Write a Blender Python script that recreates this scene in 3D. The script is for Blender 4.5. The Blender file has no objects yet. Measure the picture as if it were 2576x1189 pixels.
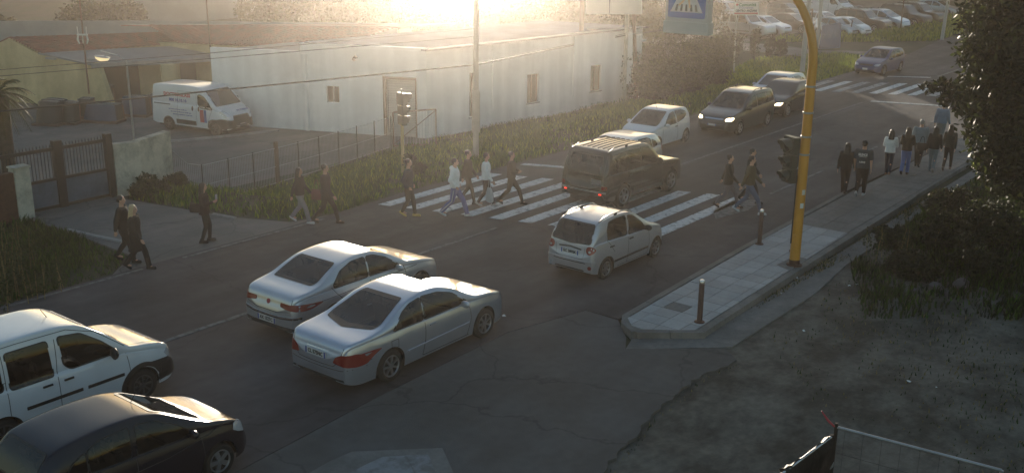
import bpy, bmesh, math, random
import numpy as np
from mathutils import Vector, Matrix
from mathutils.bvhtree import BVHTree
R = math.radians
random.seed(7); rng = np.random.default_rng(7)
SC = bpy.context.scene
COL = SC.collection

# ------------------------------------------------------------------ camera
CAM_H = 8.5
_yaw, _pitch, _roll, _F = R(37.93), R(16.8), 0.011, 3050.0 / 1.17003
_fw = Vector((math.cos(_yaw) * math.cos(_pitch), math.sin(_yaw) * math.cos(_pitch), -math.sin(_pitch)))
_r = Vector((math.sin(_yaw), -math.cos(_yaw), 0)); _u = _r.cross(_fw)
_cr = _r * math.cos(_roll) + _u * math.sin(_roll)
_cu = _u * math.cos(_roll) - _r * math.sin(_roll)
cam_d = bpy.data.cameras.new('camera'); cam = bpy.data.objects.new('camera', cam_d); COL.objects.link(cam)
cam.matrix_world = Matrix(((_cr.x, _cu.x, -_fw.x, 0), (_cr.y, _cu.y, -_fw.y, 0), (_cr.z, _cu.z, -_fw.z, CAM_H), (0, 0, 0, 1)))
cam_d.sensor_width = 36; cam_d.lens = 3050 / 3014 * 36; cam_d.clip_end = 3000; cam_d.clip_start = 0.1
SC.camera = cam

def W(px, py, z=0.0):
    """survey helper: world point at height z seen at photo position px,py"""
    d = _fw * _F + _cr * (px - 1288) - _cu * (py - 594.5)
    t = (z - CAM_H) / d.z
    return Vector((d.x * t, d.y * t, z))
def WY(px, py, Y):
    d = _fw * _F + _cr * (px - 1288) - _cu * (py - 594.5)
    t = Y / d.y
    return Vector((d.x * t, Y, CAM_H + d.z * t))
def WD(px, py, dist):
    d = _fw * _F + _cr * (px - 1288) - _cu * (py - 594.5)
    t = dist / math.hypot(d.x, d.y)
    return Vector((d.x * t, d.y * t, CAM_H + d.z * t))

# ------------------------------------------------------------------ light
SUN_EL, SUN_AZ = R(3.6), R(41.3)          # low sun ahead of the camera (azimuth counter-clockwise from +X)
world = bpy.data.worlds.new('World'); SC.world = world; world.use_nodes = True
nt = world.node_tree; nt.nodes.clear()
sky = nt.nodes.new('ShaderNodeTexSky'); sky.sky_type = 'NISHITA'; sky.sun_disc = False
sky.sun_elevation = SUN_EL; sky.sun_rotation = math.pi / 2 - SUN_AZ
sky.altitude = 20; sky.air_density = 1.0; sky.dust_density = 0.7; sky.ozone_density = 1.5
bg = nt.nodes.new('ShaderNodeBackground'); bg.inputs[1].default_value = 0.15
wo = nt.nodes.new('ShaderNodeOutputWorld')
nt.links.new(sky.outputs[0], bg.inputs[0]); nt.links.new(bg.outputs[0], wo.inputs[0])
sl = bpy.data.lights.new('sun', 'SUN'); sl.energy = 5.0; sl.angle = R(0.55); sl.color = (1.0, 0.88, 0.71)
sun = bpy.data.objects.new('sun', sl); COL.objects.link(sun)
_sd = Vector((math.cos(SUN_EL) * math.cos(SUN_AZ), math.cos(SUN_EL) * math.sin(SUN_AZ), math.sin(SUN_EL)))
sun.rotation_euler = _sd.to_track_quat('Z', 'Y').to_euler(); sun.location = _sd * 60
SC.view_settings.view_transform = 'Standard'; SC.view_settings.look = 'None'
SC.view_settings.gamma = 1; SC.view_settings.exposure = 0.95; SC.view_settings.use_curve_mapping = False
SC.cycles.max_bounces = 6; SC.cycles.volume_bounces = 0
SC.cycles.volume_step_rate = 4; SC.cycles.volume_max_steps = 64
HAZE_DENSITY = 0.00105; HAZE_G = 0.925

# ------------------------------------------------------------------ materials
def mat(name, col, rough=0.7, metal=0.0, var=0.0, vscale=3.0, bump=0.0, bscale=30.0, coat=0.0, spec=0.5, col2=None, thr=(0.4, 0.6), emit=None, alpha=1.0, stretch=None, detail=6):
    m = bpy.data.materials.new(name); m.use_nodes = True
    n = m.node_tree.nodes; l = m.node_tree.links; b = n['Principled BSDF']
    b.inputs['Base Color'].default_value = (*col, 1); b.inputs['Roughness'].default_value = rough
    b.inputs['Metallic'].default_value = metal; b.inputs['Specular IOR Level'].default_value = spec
    b.inputs['Coat Weight'].default_value = coat; b.inputs['Coat Roughness'].default_value = 0.05
    if alpha < 1: b.inputs['Alpha'].default_value = alpha
    tc = n.new('ShaderNodeTexCoord'); src = tc.outputs['Object']
    if stretch:
        mp = n.new('ShaderNodeMapping'); mp.inputs['Scale'].default_value = stretch
        l.new(src, mp.inputs[0]); src = mp.outputs[0]
    if var > 0 or col2:
        t = n.new('ShaderNodeTexNoise'); t.inputs['Scale'].default_value = vscale; t.inputs['Detail'].default_value = detail; t.inputs['Roughness'].default_value = 0.65
        l.new(src, t.inputs['Vector'])
        rp = n.new('ShaderNodeValToRGB'); rp.color_ramp.elements[0].position = thr[0] if col2 else 0.3; rp.color_ramp.elements[1].position = thr[1] if col2 else 0.7
        if col2: a, c = col, col2
        else: a = tuple(max(0, x * (1 - var)) for x in col); c = tuple(min(1, x * (1 + var)) for x in col)
        rp.color_ramp.elements[0].color = (*a, 1); rp.color_ramp.elements[1].color = (*c, 1)
        l.new(t.outputs['Fac'], rp.inputs[0]); l.new(rp.outputs[0], b.inputs['Base Color'])
        if col2 and var > 0:
            t2 = n.new('ShaderNodeTexNoise'); t2.inputs['Scale'].default_value = vscale * 9; t2.inputs['Detail'].default_value = 4
            l.new(src, t2.inputs['Vector'])
            mr = n.new('ShaderNodeMapRange'); mr.inputs['To Min'].default_value = 1 - var; mr.inputs['To Max'].default_value = 1 + var
            l.new(t2.outputs['Fac'], mr.inputs[0])
            hs = n.new('ShaderNodeHueSaturation'); l.new(mr.outputs[0], hs.inputs['Value']); l.new(rp.outputs[0], hs.inputs['Color'])
            l.new(hs.outputs[0], b.inputs['Base Color'])
    if bump > 0:
        t = n.new('ShaderNodeTexNoise'); t.inputs['Scale'].default_value = bscale; t.inputs['Detail'].default_value = 5
        l.new(src, t.inputs['Vector']); bp = n.new('ShaderNodeBump'); bp.inputs['Strength'].default_value = bump; bp.inputs['Distance'].default_value = 0.03
        l.new(t.outputs['Fac'], bp.inputs['Height']); l.new(bp.outputs[0], b.inputs['Normal'])
    if emit:
        b.inputs['Emission Color'].default_value = (*emit[0], 1); b.inputs['Emission Strength'].default_value = emit[1]
    return m
M = {}
def MM(name, *a, **k):
    if name not in M: M[name] = mat(name, *a, **k)
    return M[name]
MM('asphalt', (0.058, 0.050, 0.050), 0.80, var=0.28, vscale=0.35, col2=(0.088, 0.077, 0.077), bump=0.35, bscale=70, spec=0.3)
MM('old_asphalt', (0.112, 0.102, 0.092), 0.92, var=0.18, vscale=0.5, col2=(0.13, 0.122, 0.115), bump=0.4, bscale=55, spec=0.25)
MM('dirt', (0.075, 0.066, 0.052), 0.95, var=0.45, vscale=0.7, col2=(0.165, 0.148, 0.122), bump=0.7, bscale=14, spec=0.2, stretch=(1, 1.3, 1), detail=9)
MM('soil', (0.075, 0.068, 0.045), 0.95, var=0.3, vscale=0.5, col2=(0.05, 0.06, 0.03), bump=0.6, bscale=9, spec=0.2)
MM('concrete', (0.24, 0.235, 0.225), 0.9, var=0.2, vscale=1.2, col2=(0.33, 0.32, 0.30), bump=0.3, bscale=40, spec=0.3)
MM('dull_concrete', (0.15, 0.145, 0.135), 0.92, var=0.2, vscale=1.0, col2=(0.21, 0.2, 0.185), bump=0.35, bscale=35, spec=0.25)
MM('slab_warm', (0.35, 0.35, 0.345), 0.75, var=0.12, vscale=1.6, col2=(0.30, 0.30, 0.295), bump=0.15, bscale=50)
MM('slab_pale', (0.39, 0.40, 0.40), 0.75, var=0.12, vscale=1.6, col2=(0.34, 0.35, 0.35), bump=0.15, bscale=50)
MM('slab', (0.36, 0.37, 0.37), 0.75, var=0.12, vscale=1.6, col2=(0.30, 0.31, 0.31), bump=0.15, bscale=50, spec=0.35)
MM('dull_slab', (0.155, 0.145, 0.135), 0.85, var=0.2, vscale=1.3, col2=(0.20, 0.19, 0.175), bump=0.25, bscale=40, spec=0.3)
MM('pale_slab', (0.24, 0.25, 0.26), 0.8, var=0.18, vscale=2.5, col2=(0.15, 0.147, 0.14), bump=0.2, bscale=40, thr=(0.45, 0.62))
MM('yard_concrete', (0.13, 0.125, 0.118), 0.9, var=0.15, vscale=0.3, col2=(0.19, 0.17, 0.155), bump=0.3, bscale=30, spec=0.25)
MM('road_paint', (0.66, 0.66, 0.64), 0.7, var=0.12, vscale=5, col2=(0.17, 0.165, 0.16), thr=(0.50, 0.66), bump=0.1, bscale=50)
MM('worn_paint', (0.19, 0.185, 0.18), 0.85, var=0.3, vscale=6, col2=(0.075, 0.07, 0.07), thr=(0.45, 0.6))
MM('faded_paint', (0.40, 0.39, 0.38), 0.8, var=0.25, vscale=4, col2=(0.08, 0.075, 0.075), thr=(0.48, 0.60))
MM('white_wall', (0.80, 0.81, 0.79), 0.85, var=0.04, vscale=0.6, col2=(0.73, 0.735, 0.71), bump=0.05, bscale=20, spec=0.25)
MM('yellow_wall', (0.52, 0.44, 0.24), 0.9, var=0.1, vscale=0.8, col2=(0.43, 0.36, 0.20), bump=0.1, bscale=20, spec=0.2)
MM('stained_wall', (0.52, 0.49, 0.40), 0.92, var=0.2, vscale=1.6, col2=(0.22, 0.21, 0.17), thr=(0.45, 0.72), bump=0.3, bscale=15, spec=0.2)
MM('grey_wall', (0.30, 0.31, 0.31), 0.9, var=0.1, vscale=0.4, col2=(0.25, 0.26, 0.26))
MM('roof_sheet', (0.60, 0.57, 0.53), 0.17, metal=0.8, var=0.08, vscale=0.8, col2=(0.34, 0.31, 0.28))
MM('roof_tile', (0.22, 0.055, 0.038), 0.85, var=0.25, vscale=2.0, col2=(0.13, 0.05, 0.04), bump=0.4, bscale=12)
MM('grey_roof', (0.22, 0.225, 0.22), 0.75, var=0.1, vscale=0.6, col2=(0.17, 0.175, 0.17), bump=0.1, bscale=6)
MM('dark_opening', (0.03, 0.026, 0.022), 0.9, var=0.2)
MM('shutter', (0.45, 0.45, 0.42), 0.6, metal=0.2, var=0.05)
MM('rust_metal', (0.10, 0.045, 0.028), 0.7, metal=0.3, var=0.3, vscale=8, bump=0.2)
MM('dark_metal', (0.045, 0.035, 0.03), 0.6, metal=0.4, var=0.2, vscale=6)
MM('gate_panel', (0.13, 0.155, 0.20), 0.55, metal=0.3, var=0.15, vscale=1.5, col2=(0.10, 0.12, 0.155))
MM('galv', (0.38, 0.39, 0.40), 0.4, metal=0.8, var=0.15, vscale=5)
MM('pole_concrete', (0.42, 0.37, 0.31), 0.85, var=0.12, vscale=3)
MM('wood_pole', (0.14, 0.075, 0.05), 0.85, var=0.25, vscale=4, stretch=(1, 1, 0.15))
MM('grey_pole', (0.38, 0.39, 0.37), 0.6, metal=0.2, var=0.1)
MM('yellow_paint', (0.62, 0.27, 0.018), 0.42, var=0.06, vscale=3, coat=0.2)
MM('green_box', (0.025, 0.035, 0.025), 0.4, var=0.1)
MM('black_plastic', (0.018, 0.018, 0.019), 0.45, spec=0.4)
MM('lens_dark', (0.02, 0.02, 0.02), 0.15)
MM('rubber', (0.018, 0.018, 0.018), 0.8, spec=0.3)
MM('rim_silver', (0.45, 0.45, 0.47), 0.3, metal=0.9)
MM('rim_dark', (0.05, 0.05, 0.055), 0.6, metal=0.2)
MM('car_glass', (0.018, 0.022, 0.022), 0.04, spec=0.7, coat=0.4)
MM('tinted_glass', (0.010, 0.012, 0.014), 0.05, spec=0.6, coat=0.3)
MM('window_glass', (0.05, 0.045, 0.035), 0.12, spec=0.6)
MM('sheet_glass', (0.035, 0.065, 0.115), 0.5, spec=0.25, var=0.1)  # blue is the sky's reflection put into the glass colour
MM('rack_glass', (0.018, 0.023, 0.026), 0.35, spec=0.25)
MM('glass_edge', (0.80, 0.92, 0.93), 0.25, spec=0.8)  # near-white stands in for sun glare along top and left edges
MM('tail_red', (0.20, 0.006, 0.006), 0.3, coat=0.15, spec=0.3)
MM('brake_lit', (0.6, 0.02, 0.01), 0.2, emit=((1.0, 0.06, 0.03), 1.0))
MM('lens_clear', (0.62, 0.63, 0.65), 0.12, metal=0.4, coat=0.6)
MM('head_lit', (1, 0.9, 0.7), 0.2, emit=((1.0, 0.80, 0.50), 4.0))
MM('chrome', (0.75, 0.75, 0.77), 0.12, metal=1.0)
MM('plate_white', (0.62, 0.62, 0.60), 0.4)
MM('plate_blue', (0.03, 0.07, 0.30), 0.4)
MM('ink', (0.015, 0.015, 0.02), 0.6)
MM('ink_red', (0.40, 0.05, 0.06), 0.6)
MM('ink_blue', (0.08, 0.11, 0.30), 0.6)
MM('ink_green', (0.10, 0.25, 0.12), 0.6)
MM('seam', (0.03, 0.03, 0.032), 0.7)
MM('skin', (0.50, 0.29, 0.20), 0.6, var=0.06, vscale=8)
MM('eye', (0.03, 0.02, 0.02), 0.3)
MM('lips', (0.36, 0.13, 0.11), 0.5)
MM('bollard', (0.10, 0.055, 0.045), 0.6, metal=0.3, var=0.2, vscale=8)
MM('bollard_top', (0.6, 0.6, 0.6), 0.25, metal=0.8)
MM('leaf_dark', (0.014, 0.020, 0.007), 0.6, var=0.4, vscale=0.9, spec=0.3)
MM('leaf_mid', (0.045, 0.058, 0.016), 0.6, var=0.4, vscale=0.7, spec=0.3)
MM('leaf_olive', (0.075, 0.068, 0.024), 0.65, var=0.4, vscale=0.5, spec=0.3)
MM('leaf_dry', (0.24, 0.19, 0.08), 0.7, var=0.3, vscale=1.0)
MM('grass_green', (0.075, 0.135, 0.018), 0.6, var=0.4, vscale=0.35, spec=0.3)
MM('grass_bright', (0.22, 0.29, 0.03), 0.55, var=0.35, vscale=0.3, spec=0.3)  # brighter grass copy, sunlight on the far verge put into its colour
MM('grass_dark', (0.036, 0.062, 0.013), 0.65, var=0.4, vscale=0.5, spec=0.25)
MM('bark', (0.085, 0.062, 0.045), 0.9, var=0.3, vscale=6, bump=0.5, bscale=20)
MM('tarp_black', (0.02, 0.016, 0.016), 0.5, bump=0.5, bscale=8)
MM('sign_white', (0.66, 0.66, 0.63), 0.45, var=0.05)
MM('sign_panel', (0.60, 0.57, 0.50), 0.35, var=0.06)
MM('sign_blue', (0.06, 0.16, 0.45), 0.4, var=0.05)
MM('sign_gold', (0.75, 0.55, 0.30), 0.4)  # gold carries the warm light on the walking figure as colour
MM('sign_box', (0.50, 0.52, 0.49), 0.55, var=0.05)
MM('blue_container', (0.05, 0.09, 0.17), 0.55, var=0.25, vscale=2)
MM('rock', (0.13, 0.105, 0.10), 0.9, var=0.3, vscale=2, bump=0.5, bscale=6)
MM('litter_white', (0.7, 0.75, 0.76), 0.5)
MM('cable', (0.03, 0.025, 0.02), 0.7)
MM('lamp_glass', (0.85, 0.74, 0.5), 0.2, var=.02, spec=0.6, emit=((1.0, .85, .5), .5))  # weak emission added in place of sunlight caught by the bowl
MM('brown_soil', (0.10, 0.06, 0.045), 0.9, var=0.3)
def weather(name, streak=.18, crack=0, cscale=.45, ms=(.05, .9, 1)):
    m = M[name]; n = m.node_tree.nodes; l = m.node_tree.links; b = n['Principled BSDF']
    src = [x for x in l if x.to_socket == b.inputs['Base Color']][0].from_socket
    tc = n.new('ShaderNodeTexCoord'); mp = n.new('ShaderNodeMapping'); mp.inputs['Scale'].default_value = ms; l.new(tc.outputs['Object'], mp.inputs[0])
    t = n.new('ShaderNodeTexNoise'); t.inputs['Scale'].default_value = 1.0; t.inputs['Detail'].default_value = 5; l.new(mp.outputs[0], t.inputs['Vector'])
    mr = n.new('ShaderNodeMapRange'); mr.inputs['From Min'].default_value = .3; mr.inputs['From Max'].default_value = .7; mr.inputs['To Min'].default_value = 1 - streak; mr.inputs['To Max'].default_value = 1 + streak
    l.new(t.outputs['Fac'], mr.inputs[0]); val = mr.outputs[0]
    if crack:
        ns_ = n.new('ShaderNodeTexNoise'); ns_.inputs['Scale'].default_value = 1.3; ns_.inputs['Detail'].default_value = 6; l.new(tc.outputs['Object'], ns_.inputs['Vector'])
        ad = n.new('ShaderNodeMixRGB'); ad.blend_type = 'ADD'; ad.inputs[0].default_value = .9; l.new(tc.outputs['Object'], ad.inputs[1]); l.new(ns_.outputs['Color'], ad.inputs[2])
        vo = n.new('ShaderNodeTexVoronoi'); vo.feature = 'DISTANCE_TO_EDGE'; vo.inputs['Scale'].default_value = cscale; l.new(ad.outputs[0], vo.inputs['Vector'])
        cr = n.new('ShaderNodeMapRange'); cr.inputs['From Max'].default_value = .008; cr.inputs['To Min'].default_value = 1 - crack; l.new(vo.outputs['Distance'], cr.inputs[0])
        mu = n.new('ShaderNodeMath'); mu.operation = 'MULTIPLY'; l.new(val, mu.inputs[0]); l.new(cr.outputs[0], mu.inputs[1]); val = mu.outputs[0]
    hs = n.new('ShaderNodeHueSaturation'); l.new(val, hs.inputs['Value']); l.new(src, hs.inputs['Color']); l.new(hs.outputs[0], b.inputs['Base Color'])
weather('white_wall', .10, ms=(1.6, 1.6, .12)); weather('yellow_wall', .15, ms=(1.2, 1.2, .15)); weather('yellow_paint', .14, ms=(3, 3, .8)); weather('asphalt', .40, .35, .22); weather('old_asphalt', .12, .30, .22); weather('yard_concrete', .12, .4, .25); weather('dull_slab', .15); weather('dull_concrete', .12)
for k in ('leaf_dark', 'leaf_mid', 'leaf_olive', 'leaf_dry', 'grass_green', 'grass_bright', 'grass_dark', 'lamp_glass'):   # thin leaves let light through
    m = M[k]; n = m.node_tree.nodes; l = m.node_tree.links; b = n['Principled BSDF']; o = n['Material Output']
    tr = n.new('ShaderNodeBsdfTranslucent'); mx = n.new('ShaderNodeMixShader'); mx.inputs[0].default_value = 0.15 if k == 'leaf_dark' else (0.55 if k == 'grass_bright' else 0.38)
    src = [x for x in l if x.to_socket == b.inputs['Base Color']][0].from_socket
    l.new(src, tr.inputs[0]); l.new(b.outputs[0], mx.inputs[1]); l.new(tr.outputs[0], mx.inputs[2]); l.new(mx.outputs[0], o.inputs[0])
def paint(name, col, metal=0.0, rough=0.35, coat=0.8):
    new = name not in M; m = MM(name, col, rough, metal=metal, coat=coat, var=0.05, vscale=2.0)
    if new:   # trim on the inner side of the shell
        n = m.node_tree.nodes; l = m.node_tree.links; b = n['Principled BSDF']; o = n['Material Output']
        ge = n.new('ShaderNodeNewGeometry'); mx = n.new('ShaderNodeMixShader'); d = n.new('ShaderNodeBsdfDiffuse'); d.inputs[0].default_value = (.05, .05, .052, 1)
        l.new(ge.outputs['Backfacing'], mx.inputs[0]); l.new(b.outputs[0], mx.inputs[1]); l.new(d.outputs[0], mx.inputs[2]); l.new(mx.outputs[0], o.inputs[0])
    return m
def glass_mat(name, tint):
    m = bpy.data.materials.new(name); m.use_nodes = True; n = m.node_tree.nodes; l = m.node_tree.links; n.clear()
    t = n.new('ShaderNodeBsdfTransparent'); t.inputs[0].default_value = (*tint, 1); g = n.new('ShaderNodeBsdfGlossy'); g.inputs[1].default_value = .03
    f = n.new('ShaderNodeFresnel'); f.inputs[0].default_value = 1.65; mx = n.new('ShaderNodeMixShader'); o = n.new('ShaderNodeOutputMaterial')
    l.new(f.outputs[0], mx.inputs[0]); l.new(t.outputs[0], mx.inputs[1]); l.new(g.outputs[0], mx.inputs[2]); l.new(mx.outputs[0], o.inputs[0]); M[name] = m
glass_mat('clear_glass', (.42, .46, .44)); glass_mat('smoked_glass', (.22, .25, .26))
MM('seat_fabric', (.055, .055, .06), .9, var=.2); MM('dash', (.03, .03, .03), .7)

# ------------------------------------------------------------------ helpers
def newmesh(name, bm, m=None, smooth=False, angle=40):
    me = bpy.data.meshes.new(name); bm.to_mesh(me); bm.free()
    if m:
        for x in (m if isinstance(m, (list, tuple)) else [m]): me.materials.append(x)
    if smooth:
        me.shade_smooth(); me.set_sharp_from_angle(angle=R(angle))
    return me
def link(name, me, parent=None, loc=(0, 0, 0), rz=0.0):
    o = bpy.data.objects.new(name, me); COL.objects.link(o)
    o.location = loc; o.rotation_euler = (0, 0, rz)
    if parent: o.parent = parent
    return o
def obj(name, bm, m=None, parent=None, smooth=False, angle=40, loc=(0, 0, 0), rz=0.0):
    return link(name, newmesh(name, bm, m, smooth, angle), parent, loc, rz)
def tag(o, label=None, cat=None, group=None, kind=None):
    if label: o['label'] = label
    if cat: o['category'] = cat
    if group: o['group'] = group
    if kind: o['kind'] = kind
    return o
def thing(name, label, cat, loc=(0, 0, 0), rz=0.0, group=None):
    return tag(link(name, None, None, loc, rz), label, cat, group)
def copy_tree(o, parent=None):
    c = o.copy(); COL.objects.link(c); c.parent = parent
    for ch in list(o.children): copy_tree(ch, c)
    return c
def box(bm, x0, x1, y0, y1, z0, z1, mtx=None, mi=0):
    vs = [bm.verts.new(v) for v in ((x0, y0, z0), (x1, y0, z0), (x1, y1, z0), (x0, y1, z0), (x0, y0, z1), (x1, y0, z1), (x1, y1, z1), (x0, y1, z1))]
    if mtx: 
        for v in vs: v.co = mtx @ v.co
    for f in ((3, 2, 1, 0), (4, 5, 6, 7), (0, 1, 5, 4), (1, 2, 6, 5), (2, 3, 7, 6), (3, 0, 4, 7)):
        bm.faces.new([vs[i] for i in f]).material_index = mi
    return vs
def B(*a, **k):
    bm = bmesh.new(); box(bm, *a, **k); return bm
def frame(a, b):
    z = (Vector(b) - Vector(a)); L = z.length; z.normalize()
    x = Vector((0, 0, 1)).cross(z) if abs(z.z) < 0.99 else Vector((1, 0, 0)); x.normalize(); y = z.cross(x)
    return x, y, z, L
def tube(bm, pts, rad, seg=10, cap=True):
    pts = [Vector(p) for p in pts]; rads = rad if isinstance(rad, (list, tuple)) else [rad] * len(pts)
    rings = []; px = None
    for i, p in enumerate(pts):
        d = (pts[min(i + 1, len(pts) - 1)] - pts[max(i - 1, 0)]).normalized()
        if px is None:
            x = Vector((0, 0, 1)).cross(d) if abs(d.z) < 0.95 else Vector((1, 0, 0)).cross(d)
        else: x = px - d * px.dot(d)
        x.normalize(); px = x; y = d.cross(x)
        rings.append([bm.verts.new(p + (x * math.cos(t) + y * math.sin(t)) * rads[i]) for t in [2 * math.pi * k / seg for k in range(seg)]])
    for a, b in zip(rings, rings[1:]):
        for k in range(seg): bm.faces.new((a[k], a[(k + 1) % seg], b[(k + 1) % seg], b[k]))
    if cap: bm.faces.new(rings[0][::-1]); bm.faces.new(rings[-1])
def T(pts, rad, seg=10):
    bm = bmesh.new(); tube(bm, pts, rad, seg); return bm
def prism(bm, poly, z0, z1, mtx=None):
    """poly in xy extruded; mtx maps it"""
    lo = [bm.verts.new((x, y, z0)) for x, y in poly]; hi = [bm.verts.new((x, y, z1)) for x, y in poly]
    if mtx:
        for v in lo + hi: v.co = mtx @ v.co
    n = len(poly)
    bm.faces.new(hi); bm.faces.new(lo[::-1])
    for i in range(n): bm.faces.new((lo[i], lo[(i + 1) % n], hi[(i + 1) % n], hi[i]))
    bmesh.ops.recalc_face_normals(bm, faces=bm.faces)
def PR(poly, z0, z1, mtx=None):
    bm = bmesh.new(); prism(bm, poly, z0, z1, mtx); return bm
def hexa(lo, hi):
    """solid from 4 lower and 4 upper points"""
    bm = bmesh.new(); a = [bm.verts.new(p) for p in lo]; b = [bm.verts.new(p) for p in hi]; n = len(a)
    bm.faces.new(a[::-1]); bm.faces.new(b)
    for i in range(n): bm.faces.new((a[i], a[(i + 1) % n], b[(i + 1) % n], b[i]))
    bmesh.ops.recalc_face_normals(bm, faces=bm.faces)
    return bm
def slab_quad(q, t):
    return hexa([Vector(p) - Vector((0, 0, t)) for p in q], [Vector(p) for p in q])
def lathe(bm, prof, seg=20, axis='z', caps_=True):
    """prof list of (r, h)"""
    rings = []
    for r, h in prof:
        ring = []
        for k in range(seg):
            t = 2 * math.pi * k / seg
            v = (r * math.cos(t), r * math.sin(t), h) if axis == 'z' else (r * math.cos(t), h, r * math.sin(t))
            ring.append(bm.verts.new(v))
        rings.append(ring)
    for a, b in zip(rings, rings[1:]):
        for k in range(seg): bm.faces.new((a[k], a[(k + 1) % seg], b[(k + 1) % seg], b[k]))
    if caps_ and prof[0][0] > 1e-4: bm.faces.new(rings[0])
    if caps_ and prof[-1][0] > 1e-4: bm.faces.new(rings[-1])
    bmesh.ops.remove_doubles(bm, verts=bm.verts, dist=1e-5)
    bmesh.ops.recalc_face_normals(bm, faces=bm.faces)
def LT(prof, seg=20, axis='z'):
    bm = bmesh.new(); lathe(bm, prof, seg, axis); return bm
def text_mesh(s, size, m, extr=0.004, bold=0.0, align='CENTER', spacing=1.0):
    cu = bpy.data.curves.new('lettering', 'FONT'); cu.body = s; cu.size = size; cu.extrude = extr; cu.align_x = align; cu.align_y = 'CENTER'
    cu.offset = bold; cu.space_character = spacing; cu.resolution_u = 2
    o = bpy.data.objects.new('lettering', cu); COL.objects.link(o)
    dg = bpy.context.evaluated_depsgraph_get(); me = bpy.data.meshes.new_from_object(o.evaluated_get(dg)); bpy.data.objects.remove(o); bpy.data.curves.remove(cu)
    me.materials.clear(); me.materials.append(m); me.name = 'lettering'
    return me
def lettering(s, size, m, parent, origin, xdir, up, bold=0.0, width=None, name='lettering', extr=0.004):
    me = text_mesh(s, size, m, bold=bold, extr=extr)
    x = Vector(xdir).normalized(); y = Vector(up).normalized(); z = x.cross(y)
    sx = 1.0
    if width and len(me.vertices):
        w = max(v.co.x for v in me.vertices) - min(v.co.x for v in me.vertices); sx = width / w
    me.transform(Matrix(((x.x * sx, y.x, z.x, 0), (x.y * sx, y.y, z.y, 0), (x.z * sx, y.z, z.z, 0), (0, 0, 0, 1))))
    return link(name, me, parent, origin)
def pchip(pts):
    p = sorted(pts); X = np.array([a for a, _ in p], float); Y = np.array([b for _, b in p], float)
    h = np.diff(X); d = np.diff(Y) / h; m = np.zeros(len(X))
    m[0], m[-1] = d[0], d[-1]
    for i in range(1, len(X) - 1):
        if d[i - 1] * d[i] > 0:
            w1, w2 = 2 * h[i] + h[i - 1], h[i] + 2 * h[i - 1]; m[i] = (w1 + w2) / (w1 / d[i - 1] + w2 / d[i])
    def f(x):
        x = min(max(x, X[0]), X[-1]); i = min(max(int(np.searchsorted(X, x) - 1), 0), len(X) - 2)
        t = (x - X[i]) / h[i]; t2, t3 = t * t, t * t * t
        return float((2 * t3 - 3 * t2 + 1) * Y[i] + (t3 - 2 * t2 + t) * h[i] * m[i] + (-2 * t3 + 3 * t2) * Y[i + 1] + (t3 - t2) * h[i] * m[i + 1])
    return f
def rounded(pts, r, n=4):
    out = []; N = len(pts)
    for i in range(N):
        p0, p1, p2 = (Vector((*pts[i - 1], 0)), Vector((*pts[i], 0)), Vector((*pts[(i + 1) % N], 0)))
        a, b = p0 - p1, p2 - p1; rr = min(r, a.length * 0.45, b.length * 0.45)
        s, e = p1 + a.normalized() * rr, p1 + b.normalized() * rr
        for k in range(n + 1):
            t = k / n; q = s * (1 - t) ** 2 + p1 * 2 * t * (1 - t) + e * t * t; out.append((q.x, q.y))
    return out

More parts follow.
